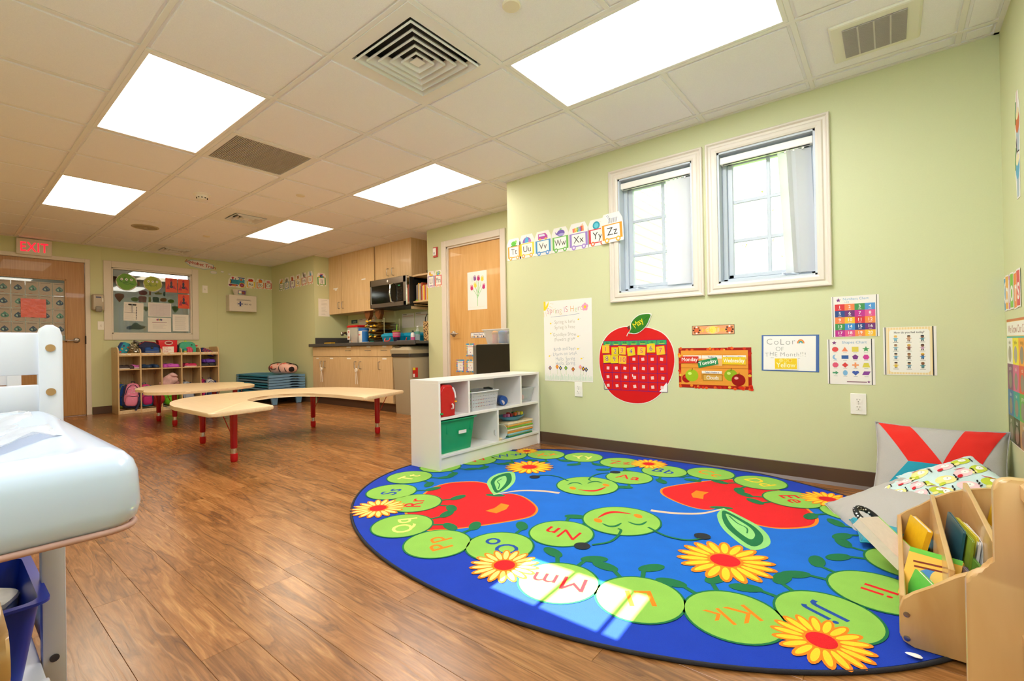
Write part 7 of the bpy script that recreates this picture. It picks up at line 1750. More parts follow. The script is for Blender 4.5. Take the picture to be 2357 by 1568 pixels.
for (x, lb, rz) in ((-3.16, 'turquoise plastic tool box with red handle on the worktop', 0), (-2.88, 'second turquoise tool box partly behind the striped cup', .05)):
    t = thing('supply_box', lb, 'box', (x, 2.70 if x < -3 else 2.84, zc), rz, 'turquoise supply boxes'); loft([tap(-.165, .165, -.085, .085, 0, .012), tap(-.17, .17, -.09, .09, .075, 0)], 'box_body', C('0a90b8', .35), t); loft([tap(-.176, .176, -.095, .095, .076, 0), tap(-.174, .174, -.093, .093, .10, .002), tap(-.15, .15, -.075, .075, .122, .01)], 'lid', C('0c98c0', .35), t)
    obj('handle', tube([(-.055, -.096, .055), (-.055, -.110, .02), (-.04, -.112, .012), (.04, -.112, .012), (.055, -.110, .02), (.055, -.096, .055)], .007, 8), C('e84828', .4), t, smooth=True)
t = thing('drink_cup', 'tumbler with pink striped sides, green lid and green straw', 'cup', (-2.96, 2.60, zc)); obj('cup_body', lathe([(0, 0), (.040, 0), (.054, .13), (0, .13)], 22), C('2a1c38', .2), t, smooth=True); obj('pink_band', lathe([(.0475, .06), (.0545, .125)], 22), C('d83c78', .3), t, smooth=True); obj('pale_band', lathe([(.0505, .080), (.0520, .092)], 22), C('c89098', .3), t, smooth=True); obj('pale_band', lathe([(.0530, .104), (.0540, .114)], 22), C('d8a0a4', .3), t, smooth=True); obj('lid', lathe([(.058, .128), (.059, .14), (.04, .15), (0, .15)], 22), C('9a8a28', .3), t, smooth=True); obj('straw', tube([(.005, 0, .15), (.012, 0, .23)], .004, 8), C('8ad838', .4), t, smooth=True)
t = thing('lotion_bottle', 'white lotion bottle with pink label and dark cap', 'bottle', (-2.70, 2.66, zc)); obj('bottle_body', lathe([(0, 0), (.026, 0), (.028, .06), (.026, .10), (.012, .115), (0, .115)], 18), C('e8e0dc', .35), t, smooth=True); obj('cap', cyl((0, 0, 0), .012, .115, .14, 14), C('3a4038', .4), t, smooth=True); obj('pink_label', lathe([(.0285, .012), (.0288, .055)], 18), C('d05a90', .4), t, smooth=True)
t = thing('water_bottle', 'clear water bottle with green label next to the lotion', 'bottle', (-2.615, 2.67, zc)); obj('bottle_body', lathe([(0, 0), (.028, .0), (.031, .01), (.029, .05), (.031, .06), (.031, .12), (.014, .16), (.013, .18), (0, .18)], 18), M['clear'], t, smooth=True); obj('green_label', lathe([(.0318, .09), (.0318, .125)], 18), C('5a9a88', .4), t, smooth=True); obj('cap', cyl((0, 0, 0), .014, .18, .195, 14), C('e0e4e4', .4), t, smooth=True)
def leopard():
    m = bpy.data.materials.new('leopard_cloth'); m.use_nodes = True; nt = m.node_tree; b = nt.nodes['Principled BSDF']; tc = nt.nodes.new('ShaderNodeTexCoord'); v = nt.nodes.new('ShaderNodeTexVoronoi'); v.inputs['Scale'].default_value = 45; r = nt.nodes.new('ShaderNodeValToRGB'); r.color_ramp.interpolation = 'CONSTANT'
    r.color_ramp.elements[0].color = (*lin('7a5028'), 1); r.color_ramp.elements[1].position = .22; r.color_ramp.elements[1].color = (*lin('241810'), 1); e = r.color_ramp.elements.new(.42); e.color = (*lin('d0a870'), 1)
    nt.links.new(tc.outputs['Object'], v.inputs['Vector']); nt.links.new(v.outputs['Distance'], r.inputs['Fac']); nt.links.new(r.outputs['Color'], b.inputs['Base Color']); b.inputs['Roughness'].default_value = .7; return m
t = thing('gift_bag', 'leopard print gift bag with black rope handle against the alcove side', 'bag', (-2.47, 2.78, zc)); obj('bag_body', prism([(-.10, 0), (.12, 0), (.12, .255), (-.105, .255)], -.05, .05, 'y', .002), leopard(), t); obj('rope_handle', tube([(-.06, -.05, .25), (-.055, -.052, .30), (-.02, -.055, .345), (.03, -.055, .34), (.055, -.052, .29), (.06, -.05, .25)], .006, 8), M['black'], t, smooth=True)
t = thing('laptop_lid', 'flat dark folder lying on the worktop before the bottles', 'folder', (-2.60, 2.50, zc)); obj('folder_cover', box(-.17, .17, -.05, .05, 0, .008, .002), C('3a3838', .5), t); obj('folder_pages', box(-.165, .165, -.045, .045, .008, .011), C('8a8684', .6), t)
yk = YK - .0005
def notice(px0, pz0, w_, h_, lab, kind):
    ar = Art(.0003)
    if kind == 'n': ar.rect(0, 0, w_, h_, '1c4a58'); ar.text('NOTICE', w_ / 2, h_ * .25, h_ * .55, 'c8d8d0', wt='b', sq=.8)
    else:
        ar.lines(w_ * .08, w_ * .5, h_ * .96, h_ * .90, 1, '6a6460', .008); ar.rect(w_ * .08, h_ * .80, w_ * .92, h_ * .83, 'd8a098')
        for k in range(12): ar.z = .001; ar.rect(w_ * .08, h_ * (.1 + .057 * k), w_ * .92, h_ * (.102 + .057 * k), 'b8b0a4')
        for k in range(6): ar.z = .0013; ar.rect(w_ * (.08 + .168 * k), h_ * .1, w_ * (.083 + .168 * k), h_ * .8, 'b8b0a4')
    sheet('wall_notice', lab, 'notice', (px0, yk, pz0), 'back', w_, h_, M['paper'], ar, 0, 'papers on the kitchen wall')
notice(-4.70, 1.235, .175, .058, 'small dark teal NOTICE sign over the snack container', 'n'); notice(-4.49, 1.10, .21, .20, 'pale form on the kitchen wall behind the canister', 'f'); notice(-4.25, 1.08, .21, .26, 'second pale form on the kitchen wall behind the wire rack', 'f')
notice(-3.385, 1.115, .275, .205, 'calendar sheet on the kitchen wall behind the tool boxes', 'f'); notice(-3.09, 1.12, .26, .205, 'calendar sheet on the kitchen wall behind the gift bag', 'f')
for k, x in enumerate((-3.82, -3.56)):
    t = thing('wooden_scoop', 'brown wooden bracket hanging under the wall cabinet, %s' % ['farther from the microwave', 'closer to the microwave'][k], 'bracket', (x, 2.76, 1.372), 0, 'brown brackets under the wall cabinet'); obj('bracket_body', prism([(-.07, 0), (.07, 0), (.065, -.06), (.02, -.13), (-.02, -.13), (-.065, -.06)], -.03, .03, 'y', .004), C('7a4a20', .5), t); obj('bracket_screw', cyl((0, 0, 0), .005, 0, .002, 10), M['steel'], t, loc=(0, -.031, -.11)).rotation_euler = (PI / 2, 0, 0)
ar = Art(.0002); ar.lines(.05, .15, .26, .02, 11, 'a8a4a4', .003, .5)
sheet('typed_notice', 'white typed notice on the side wall under the Jj train card', 'notice', (XA0 + .0005, 2.512, 1.345), 'left', .185, .275, M['paper'], ar)

# ------------------------------------------------------------------ fridge and tub by the storage door
t = thing('mini_fridge', 'black mini fridge standing beside the storage room door', 'fridge', (-.78, 2.30, 0)); obj('cabinet_body', box(-.235, .255, -.22, .25, .02, .845, .006, 2), M['black'], t); obj('fridge_door', box(-.285, -.240, -.215, .245, .03, .84, .006, 2), C('8a8680', .3, metal=.6), t); obj('door_gasket', box(-.241, -.234, -.21, .24, .035, .835), C('2a2826', .6), t)
for sx in (-.2, .22):
    for sy in (-.18, .2): obj('foot', cyl((sx, sy, 0), .015, 0, .022, 10), M['black'], t)
t = thing('bottle_tub', 'clear plastic tub of sippy cups on top of the black fridge', 'tub', (-.76, 2.24, .846)); open_bin(t, .26, .40, .142, M['clear'], .03, name='tub_shell')
obj('tub_rim', tube([(x, y, .140) for x, y in rrect(-.208, .208, -.138, .138, .03)], .005, 6, None, True), M['frost'], t, smooth=True)
def sippy(x, y, c, c2, lab):
    t = thing('sippy_cup', lab, 'cup', (x, y, .853), 0, 'sippy cups in the clear tub'); obj('cup_body', lathe([(0, 0), (.028, 0), (.032, .02), (.024, .045), (.031, .075), (.029, .09), (0, .09)], 18), C(c, .4), t, smooth=True); obj('cup_lid', lathe([(.031, .088), (.035, .094), (.034, .108), (.018, .122), (0, .125)], 18), C(c2, .4), t, smooth=True)
sippy(-.86, 2.19, 'e8785c', 'f0a030', 'coral sippy cup with orange lid in the clear tub'); sippy(-.775, 2.19, '3a70b8', '2a80c8', 'blue sippy cup with blue lid in the clear tub'); sippy(-.71, 2.25, 'c84868', 'd8c8d0', 'rose sippy cup behind the blue one in the tub')
sippy(-.66, 2.19, '8a9490', '3a5450', 'grey green cup with dark lid at the side of the tub'); sippy(-.80, 2.27, '6858a8', '8a78c0', 'violet sippy cup at the back of the clear tub')
tag(obj('paper_edge', box(-1.03, -.88, 2.12, 2.3, .8455, .8462), C('8ab8d0', .5)), 'pale blue paper lying on the fridge under the tub', 'paper')
# ------------------------------------------------------------------ changing table and pad near the viewpoint
W_ = M['white_wood']
ct = thing('changing_table', 'white painted wooden changing frame with rails and lower shelf', 'changing table', (.04, -1.36, 0))
def wb(name, x0, x1, y0, y1, z0, z1, b=.004, m=None): return obj(name, box(x0 - .04, x1 - .04, y0 + 1.36, y1 + 1.36, z0, z1, b, 2), m or W_, ct, smooth=True)
for (x, y) in ((.645, -1.078), (-.595, -1.045), (.645, -1.66), (-.595, -1.66)):
    P = [(-.02, 0), (.02, 0), (.02, .862), (.015, .880), (.004, .888), (-.006, .888), (-.016, .880), (-.02, .866)]
    hgt = .0 if x > 0 else -.03
    p = obj('post', prism([(a, b if b < .5 else b + hgt) for a, b in P], -.018, .018, 'x', .004, 2), W_, ct, smooth=True, loc=(x - .04, y + 1.36, 0))
    if y > -1.2 and x > 0:
        for z in (.835, .735, .13): obj('bolt_cap', lathe([(0, -.001), (.007, -.001), (.0085, .001), (.0085, .003), (0, .003)], 16), C('b08a5c' if z > .7 else '4a4a54', .4, metal=.4), p, smooth=True, loc=(.0182, -.001, z)).rotation_euler = (0, PI / 2, 0)
for z0, z1, n in ((.775, .870, 0), (.685, .752, 0)):
    wb('rail', .630, .655, -1.645, -1.094, z0, z1)
wb('rail', -.61, -.585, -1.645, -1.06, .775, .85); wb('rail', -.61, -.585, -1.645, -1.06, .70, .79)
wb('deck', -.58, .63, -1.66, -1.06, .56, .58)
wb('side_rail', -.58, .63, -1.66, -1.645, .58, .64)
wb('lower_shelf', -.58, .78, -1.66, -1.10, .115, .130); wb('shelf_side', -.58, .625, -1.084, -1.070, .10, .185); wb('shelf_end', .78, .798, -1.66, -1.10, .06, .150); wb('shelf_side', -.58, .63, -1.67, -1.655, .10, .185)
def bin2(x, y, c, lab, g, l=.38, w_=.28, h_=.17):
    t = thing('storage_bin', lab, 'bin', (x, y, .131), 0, g)
    open_bin(t, w_, l, h_, c, .025, rim=.014, r=.025)
    return t
bin2(.590, -1.243, M['blue_plastic'], 'royal blue plastic bin of diapers on the white lower shelf', 'bins on the lower shelf', .34, .27, .175)
bin2(.20, -1.243, M['green2'], 'bright green plastic bin behind the blue bin', 'bins on the lower shelf', .34, .27, .175)
for k, (x, y, z, c, lb) in enumerate(((.60, -1.19, .20, 'd8e4f4', 'pale blue patterned diaper in the blue bin'), (.53, -1.18, .235, 'ece8dc', 'cream diaper with green print in the blue bin'), (.66, -1.27, .19, 'c8daf0', 'light blue diaper at the front of the blue bin'), (.50, -1.28, .23, 'f0ede6', 'white diaper at the back of the blue bin'), (.25, -1.19, .255, 'e8ece4', 'white cloth folded in the green bin'), (.15, -1.22, .25, 'd8e0d0', 'pale cloth at the back of the green bin'))):
    t = thing('folded_diaper' if k < 4 else 'folded_cloth', lb, 'diaper' if k < 4 else 'cloth', (x, y, z), R.uniform(-.5, .5)); t.rotation_euler = (R.uniform(-.2, .2), R.uniform(-.15, .15), R.uniform(-.5, .5))
    obj('folded_layer', blob((0, 0, 0), (.075, .055, .022), 3, 18, 8, .012, 18, seed=k), mat('diaper_%d' % k, c, .8, bump=.2, var=.10, scale=24), t, smooth=True); obj('folded_layer', blob((.008, .004, .022), (.066, .048, .014), 3, 18, 8, .010, 18, seed=k + 9), mat('diaper_top_%d' % k, c, .8, bump=.2, var=.12, scale=30), t, smooth=True)
# contoured pad: raised sides, hollow middle
t = thing('changing_pad', 'large white vinyl changing pad with raised soft sides', 'changing pad', (1.06, -1.30, .60))
b = BM(); nx, ny = 28, 22; Lx, Ly = .365, .222; V = {}
def pad_z(u, v): 
    e = max(abs(u), abs(v)); 
    hollow = .028 * max(0, 1 - (abs(v) / .72) ** 4) * max(0, 1 - (abs(u) / .86) ** 6)
    return .1 - hollow
def sq2(u, v): return u, v
N_ = 44
rings = []
def rr_ring(kx, ky, z, r): return [(x, y, z) for x, y in rrect(-kx, kx, -ky, ky, r, 8)]
for k, (d, z) in enumerate(((.030, .0), (.012, .004), (.003, .014), (.0, .030), (.002, .070), (.006, .084), (.014, .094), (.026, .0995), (.045, .100), (.065, .097), (.09, .088), (.12, .078), (.16, .073), (.20, .072))):
    rings.append(rr_ring(Lx - d, Ly - d, z, max(.012, .035 - d * .1 + (.03 if d > .05 else 0))))
V = [[b.verts.new(p) for p in r_] for r_ in rings]; n = len(V[0])
for A_, B_ in zip(V, V[1:]):
    for i in range(n): b.faces.new((A_[i], A_[(i + 1) % n], B_[(i + 1) % n], B_[i]))
b.faces.new(V[0][::-1]); b.faces.new(V[-1])
obj('pad_cover', b, M['vinyl_pad'], t, smooth='all')
obj('pad_piping', tube([(x, y, .004) for x, y in rrect(-Lx + .006, Lx - .006, -Ly + .006, Ly - .006, .035, 8)], .004, 6, None, True), C('c89a90', .5), t, smooth='all')
t = thing('pad_liner', 'crumpled white paper liner lying in the hollow of the pad', 'liner', (.96, -1.26, .676))
bb = BM(); nn = 26; g2 = {}
for i in range(nn):
    for j in range(nn):
        x, y = (i / (nn - 1) - .5) * .50, (j / (nn - 1) - .5) * .27; e = max(abs(x) / .25, abs(y) / .135)
        z = .006 + .016 * mathutils.noise.noise(Vector((x * 9, y * 14, 1))) + .030 * max(0, e - .45) + .008 * mathutils.noise.noise(Vector((x * 30, y * 34, 5)))
        g2[i, j] = bb.verts.new((x * (1 - .06 * e * e), y, max(z, .0)))
for i in range(nn - 1):
    for j in range(nn - 1): bb.faces.new((g2[i, j], g2[i + 1, j], g2[i + 1, j + 1], g2[i, j + 1]))
bmesh.ops.solidify(bb, geom=bb.faces[:], thickness=.002)
obj('liner_sheet', bb, mat('liner_paper', 'f2f3f8', .35, bump=.1, coat=.2), t, smooth='all')
t = thing('wall_shelf', 'white bracket counter along the front wall carrying the changing pad', 'counter', (1.10, -1.50, .56)); obj('counter_top', box(-.42, .42, -.195, .235, .0, .0395, .003), W_, t)
for s in (-.3, .3): obj('bracket', prism([(-.19, 0), (.20, 0), (-.19, -.25)], s - .012, s + .012, 'x', .002), W_, t)

# black stacking chairs past the frame
for k in range(3):
    t = thing('stacking_chair', 'black plastic stacking chair with chrome legs, %s of the stack by the exit door' % ['bottom', 'middle', 'top'][k], 'chair', (-1.25 - .02 * k, -1.22, .06 * k), 1.2, 'stacked black chairs')
    b = BM(); rows_ = [(-.19, .40), (-.17, .415), (-.05, .40), (.10, .395), (.17, .41), (.19, .45), (.205, .52)]; g2 = []
    for (yy, z) in rows_: g2.append([b.verts.new((u * .19, yy, z + .018 * abs(u) ** 2)) for u in (-1, -.6, -.2, .2, .6, 1)])
    for A_, B_ in zip(g2, g2[1:]):
        for i in range(5): b.faces.new((A_[i], A_[i + 1], B_[i + 1], B_[i]))
    bmesh.ops.solidify(b, geom=b.faces[:], thickness=.010)
    obj('seat_shell', b, M['black'], t, smooth=True)
    for sx in (-1, 1):
        for sy in (-1, 1): obj('leg', tube([(sx * .15, sy * .13, .40), (sx * .20, sy * .19, 0.0 if k == 0 else .02)], .009, 8), M['chrome'], t, smooth=True)
# wooden toddler chair under the pad
t = thing('toddler_chair', 'small wooden toddler chair beside the blue bin', 'chair', (1.04, -1.40, 0)); 
obj('backrest', prism(rrect(-.16, .16, .345, .425, .03, 5), .20, .218, 'y', .004), M['ply'], t, smooth=True)
obj('seat', box(-.15, .15, -.13, .17, .19, .205, .005), M['ply'], t)
for sx in (-1, 1):
    for sy in (-.11, .18): obj('leg', box(sx * .135 - .016, sx * .135 + .016, sy - .016, sy + .016, 0, .19 if sy < 0 else .36, .004), C('6a4428', .4), t)

# ------------------------------------------------------------------ plywood book browser at the corner of the rug
oy0, oy1 = .36, 1.12
t = thing('book_browser', 'low birch plywood book browser with three bins on the rug edge', 'book browser', (2.36, .74, .0095))
prof = [(-.165, 0), (-.187, .010), (-.195, .028), (-.195, .095), (-.188, .122), (-.165, .142), (-.125, .172), (-.083, .212), (-.04, .236), (.0, .254), (.06, .270), (.13, .280), (.19, .283), (.205, .275), (.21, .25), (.21, 0)]
for y in (oy0, oy1): obj('side_panel', prism(prof, y - .74, y - .74 + .018, 'y', .0035, 2), M['ply'], t, smooth=True)
for k, (x, z0, z1, ang) in enumerate(((-.187, .012, .125, .0), (-.094, .03, .222, .03), (-.006, .05, .282, .04), (.19, .0, .27, 0))):
    d = obj('back_panel' if k == 3 else 'divider', box(-.0065, .0065, oy0 + .018 - .74, oy1 - .74, 0, z1 - z0, .002), M['ply_h'], t); d.location = (x, 0, z0); d.rotation_euler = (0, ang, 0)
for x0, x1, z in ((-.18, -.10, .012), (-.086, -.012, .03), (.004, .184, .05)): obj('bin_floor', box(x0, x1, oy0 + .018 - .74, oy1 - .74, z, z + .009), M['ply_h'], t)
for z in (.021, .084): obj('screw', lathe([(0, 0), (.0065, 0), (.007, .002), (.003, .003), (0, .0022)], 16), M['steel'], t, smooth=True, loc=(-.180, oy0 - .74, z)).rotation_euler = (PI / 2, 0, 0)
def axes(z, x):
    z = Vector(z).normalized(); x = Vector(x); x = (x - z * x.dot(z)).normalized(); y = z.cross(x); return Matrix((x, y, z)).transposed().to_euler()
def book(loc, rot, size, cov, pages='f0ebe0', lab='', grp='books in the plywood browser', art=None, r=.004):
    """board book: covers, spine and pages; local x thickness, y width, z height"""
    t = thing('board_book', lab, 'book', loc, 0, grp); t.rotation_euler = rot; th_, w_, h_ = size
    obj('cover', prism(rrect(-w_ / 2, w_ / 2, 0, h_, .008, 3), -th_ / 2, -th_ / 2 + .0022, 'x'), C(cov, .3), t); o2 = obj('cover', prism(rrect(-w_ / 2, w_ / 2, 0, h_, .008, 3), th_ / 2 - .0022, th_ / 2, 'x'), C(cov, .3), t)
    n = max(3, int(th_ / .004))
    for k in range(n): x = -th_ / 2 + .0028 + (th_ - .0056) * (k + .5) / n; obj('page', prism(rrect(-w_ / 2 + .002, w_ / 2 - .001, .002, h_ - .002, .007, 2), x - (th_ - .0056) / n * .40, x + (th_ - .0056) / n * .40, 'x'), C(pages, .5), t)
    obj('spine', box(-th_ / 2, th_ / 2, -w_ / 2 - .001, -w_ / 2 + .0015, .004, h_ - .004), C(cov, .3), t)
    if art: q = art.obj('printed_cover', M['print_glossy'], t); q.matrix_local = Matrix(((0, 0, -1, -th_ / 2), (-1, 0, 0, w_ / 2), (0, 1, 0, 0), (0, 0, 0, 1)))
    return t
# books: placed in the bins (world positions)
zb0 = .0095
ar = Art(.0004); ar.rect(0, 0, .12, .15, 'f0b848'); ar.ell(.07, .055, .045, .045, '4a88c0', .3); ar.ell(.09, .075, .030, .032, 'e8c060'); ar.ell(.06, .06, .008, .008, 'f4f4f4'); ar.rect(0, .135, .12, .15, '6ac040'); ar.poly([(.02, .02), (.05, .005), (.06, .03)], '2a68a8'); ar.rect(.015, .11, .10, .115, '7a2818', .1); ar.rect(.02, .095, .09, .10, '7a2818', .1)
book((2.222, .50, .075), (0, .75, 1.25), (.018, .12, .15), 'f0b848', lab='yellow board book with a blue fish on its tilted cover', art=ar)
book((2.195, .46, .05), (0, .35, .3), (.014, .14, .11), '5ac048', lab='green board book peeking out below the fish book')
book((2.205, .80, .06), axes((-.70, .45, .55), (.30, -.05, .85)), (.034, .12, .185), 'e4d4c4', 'e8e4da', lab='thick board book with lime cover sticking out over the rug')
bk = [o for o in bpy.data.objects if o.get('label', '').startswith('thick board book')][0]
obj('lime_edge', box(-.018, .018, .058, .062, .0, .185, .001), C('8ad038', .4), bk)
obj('loop_handle', tube([(-.012 + .0 * k, .055 + .045 * math.cos(a), .205 + .042 * math.sin(a)) for k, a in enumerate([-.9 + (PI + 1.8) * q / 20 for q in range(21)])], .010, 10), None, bk, smooth='all')
def spotted():
    m = bpy.data.materials.new('black_white_dots'); m.use_nodes = True; nt = m.node_tree; b = nt.nodes['Principled BSDF']; tc = nt.nodes.new('ShaderNodeTexCoord'); v = nt.nodes.new('ShaderNodeTexVoronoi'); v.inputs['Scale'].default_value = 95; v.inputs['Randomness'].default_value = .4; r = nt.nodes.new('ShaderNodeValToRGB'); r.color_ramp.interpolation = 'CONSTANT'
    r.color_ramp.elements[0].color = (.9, .9, .9, 1); r.color_ramp.elements[1].position = .33; r.color_ramp.elements[1].color = (.01, .01, .01, 1); nt.links.new(tc.outputs['Object'], v.inputs['Vector']); nt.links.new(v.outputs['Distance'], r.inputs['Fac']); nt.links.new(r.outputs['Color'], b.inputs['Base Color']); b.inputs['Roughness'].default_value = .8; return m
[c for c in kids(bk) if c.name.startswith('loop_handle')][0].data.materials.append(spotted())
book((2.205, .98, .04), (0, .25, .25), (.016, .17, .12), 'f0c020', lab='book with a yellow edged barcode label at the far end of the first bin')
bx = [(2.262, .74, .085, .20, .20, '2a5a68', 'dark teal book, tallest in the middle bin'), (2.275, .70, .085, .19, .20, '8aa030', 'olive green book behind the teal one'), (2.285, .73, .085, .19, .19, 'd8c838', 'yellow book in the middle bin beside the white ones'), (2.294, .72, .085, .18, .20, 'e8e4e0', 'white paperback leaning among the middle bin books'), (2.302, .71, .085, .18, .20, 'f0ece8', 'second white paperback of the middle bin'), (2.272, .55, .07, .14, .14, '8a7a88', 'mauve grey book at the near end of the middle bin'), (2.283, .53, .07, .13, .14, '5a2858', 'purple book at the near end of the middle bin'), (2.300, .55, .075, .15, .16, '6a9a38', 'green book leaning near the purple one')]
for k, (x, y, z, h_, w_, c, lb) in enumerate(bx): book((x + .028, y, z + zb0), (0, .12, .10 + .03 * (k % 3)), (.0065, w_, h_ - .04), c, lab=lb, r=.002)
for k, (x, y, z, c, lb) in enumerate(((2.335, .86, .09, 'c8a878', 'tan boxed book in the wide rear bin'), (2.345, .80, .06, 'b81c28', 'dark red book in the wide rear bin'), (2.360, .66, .065, 'e8e0e4', 'white board book with maroon back cover in the rear bin'), (2.385, .66, .065, '6a2038', 'maroon board book behind the white one'), (2.355, .53, .06, 'ece6d8', 'cream board book at the near end of the rear bin'), (2.375, .53, .058, 'e0dcd0', 'pale board book next to the cream one'))):
    book((x + .045, y, z + zb0), (0, .10, .08), (.018, .10, .12), c, 'f0e8d8', lab=lb)
book((2.43, 1.02, .07), (0, .2, .3), (.02, .16, .17), 'e8b818', lab='yellow book at the back end of the rear bin'); book((2.46, .90, .06), (0, .15, -.2), (.02, .14, .18), '4a6080', lab='slate blue book against the back of the rear bin')

# ------------------------------------------------------------------ book display rack, end on, at the right-hand edge of the view
t = thing('display_rack', 'stepped birch plywood book display rack standing before the browser', 'book rack', (2.40, -.40, 0))
P = round_poly([(-.168, .0), (-.168, .512), (-.141, .522), (-.141, .642), (-.07, .642), (-.07, .50), (.16, .42), (.175, .0)], .016, 4)
for y in (0,): obj('end_panel', prism(P, y, y + .018, 'y', .004, 2), M['ply'], t, smooth=True)
obj('back_board', box(-.095, -.085, -.70, 0, .05, .62, .002), M['ply_h'], t); obj('top_rail', box(-.118, -.075, -.70, 0, .618, .640, .003), M['ply_h'], t)
obj('end_panel', prism(P, -.718, -.70, 'y', .004, 2), M['ply'], t, smooth=True)
obj('book_ledge', box(-.115, -.095, -.70, 0, .435, .445, .002), M['ply_h'], t); obj('ledge_lip', box(-.119, -.114, -.70, 0, .435, .452, .002), M['ply_h'], t); obj('base_board', box(-.08, .16, -.70, 0, .03, .045, .002), M['ply_h'], t)
obj('hook', tube([(-.105, -.002, .618), (-.110, -.02, .614), (-.110, -.03, .596)], .002, 6), M['steel'], t, smooth=True)
for k, (y, c, c2, lb) in enumerate(((-.50, 'd84830', '4a5a98', 'red and blue picture book displayed on the stepped rack'), (-.69, '7a68a8', 'e8c838', 'lilac picture book displayed on the stepped rack'), (-.88, '3a88b8', 'e87848', 'sky blue picture book at the end of the stepped rack'))):
    b_ = thing('picture_book', lb, 'book', (2.293, y, .446), 0, 'books on the display rack'); b_.rotation_euler = (0, .05, 0)
    obj('cover', box(-.004, .004, -.08, .08, 0, .155, .002), C(c, .3), b_); obj('cover_picture', box(-.0046, -.004, -.06, .075, .02, .11), C(c2, .3), b_); obj('pages', box(-.0025, .003, -.078, .0805, .002, .1535), M['paper'], b_)

# ------------------------------------------------------------------ floor cushions
def cushion(name, lab, c, size, rot, m, art_fn=None, seed=0, puff=.5, group=None, sharp=1.0, back=None):
    """square pillow with pinched corners; local x,y in the plane, z out"""
    t = bpy.data.objects.new(name, None)
    n = 28; w_, h_, d_ = size; b = BM()
    def P(u, v, s):
        e = (1 - abs(u) ** 3.0) * (1 - abs(v) ** 3.0); pin = 1 - .07 * sharp * (1 - u * u) if 1 else 1; pin2 = 1 - .07 * sharp * (1 - v * v)
        x, y = u * w_ / 2 * (1 - .07 * sharp * (1 - v * v)), v * h_ / 2 * (1 - .07 * sharp * (1 - u * u))
        z = s * d_ / 2 * max(0, e) ** .55 + .006 * mathutils.noise.noise(Vector((x * 10, y * 10, seed + s))) * (1 if e > 0 else 0) + .010 * mathutils.noise.noise(Vector((u * 5, v * 5, seed * 3))) * (1 - e)
        return (x, y, z)
    G = {}
    for s in (1, -1):
        for i in range(n + 1):
            for j in range(n + 1):
                u, v = i / n * 2 - 1, j / n * 2 - 1
                if s == -1 and (i in (0, n) or j in (0, n)): G[s, i, j] = G[1, i, j]
                else: G[s, i, j] = b.verts.new(P(u, v, s))
        for i in range(n):
            for j in range(n):
                q = (G[s, i, j], G[s, i + 1, j], G[s, i + 1, j + 1], G[s, i, j + 1]); b.faces.new(q if s == 1 else q[::-1])
    me = bpy.data.meshes.new(name); 
    if art_fn:
        b.faces.ensure_lookup_table(); b.to_mesh(me); b.free()
        at = me.color_attributes.new('Col', 'FLOAT_COLOR', 'CORNER'); dat = []
        for p in me.polygons:
            for li in p.loop_indices:
                v = me.vertices[me.loops[li].vertex_index].co; pass
            cc = p.center; col = lin(art_fn(cc.x / w_ * 2, cc.y / h_ * 2, cc.z)); dat += [*col, 1.0] * p.loop_total
        at.data.foreach_set('color', dat)
    else: b.to_mesh(me); b.free()
    me.materials.append(m); me.shade_smooth()
    o = bpy.data.objects.new(name, me); COL.objects.link(o); o.location = c; o.rotation_mode = 'QUATERNION' if hasattr(rot, 'w') else 'XYZ'
    if hasattr(rot, 'w'): o.rotation_quaternion = rot
    else: o.rotation_euler = rot
    tag(o, lab, 'cushion', group or 'floor cushions in the corner')
    # piping seam round the edge
    E_ = [P(u, v, 0) for u, v in [(-1 + 2 * k / 20, -1) for k in range(20)] + [(1, -1 + 2 * k / 20) for k in range(20)] + [(1 - 2 * k / 20, 1) for k in range(20)] + [(-1, 1 - 2 * k / 20) for k in range(20)]]
    obj('seam', tube(E_, .0028, 6, None, True), m if not art_fn else M['grey_cloth'], o, smooth='all')
    bpy.data.objects.remove(t)
    return o
def facing(n, up=Vector((0, 0, 1))):
    n = Vector(n).normalized(); y = (up - n * up.dot(n)).normalized(); x = y.cross(n); return Matrix((x, y, n)).transposed().to_quaternion()
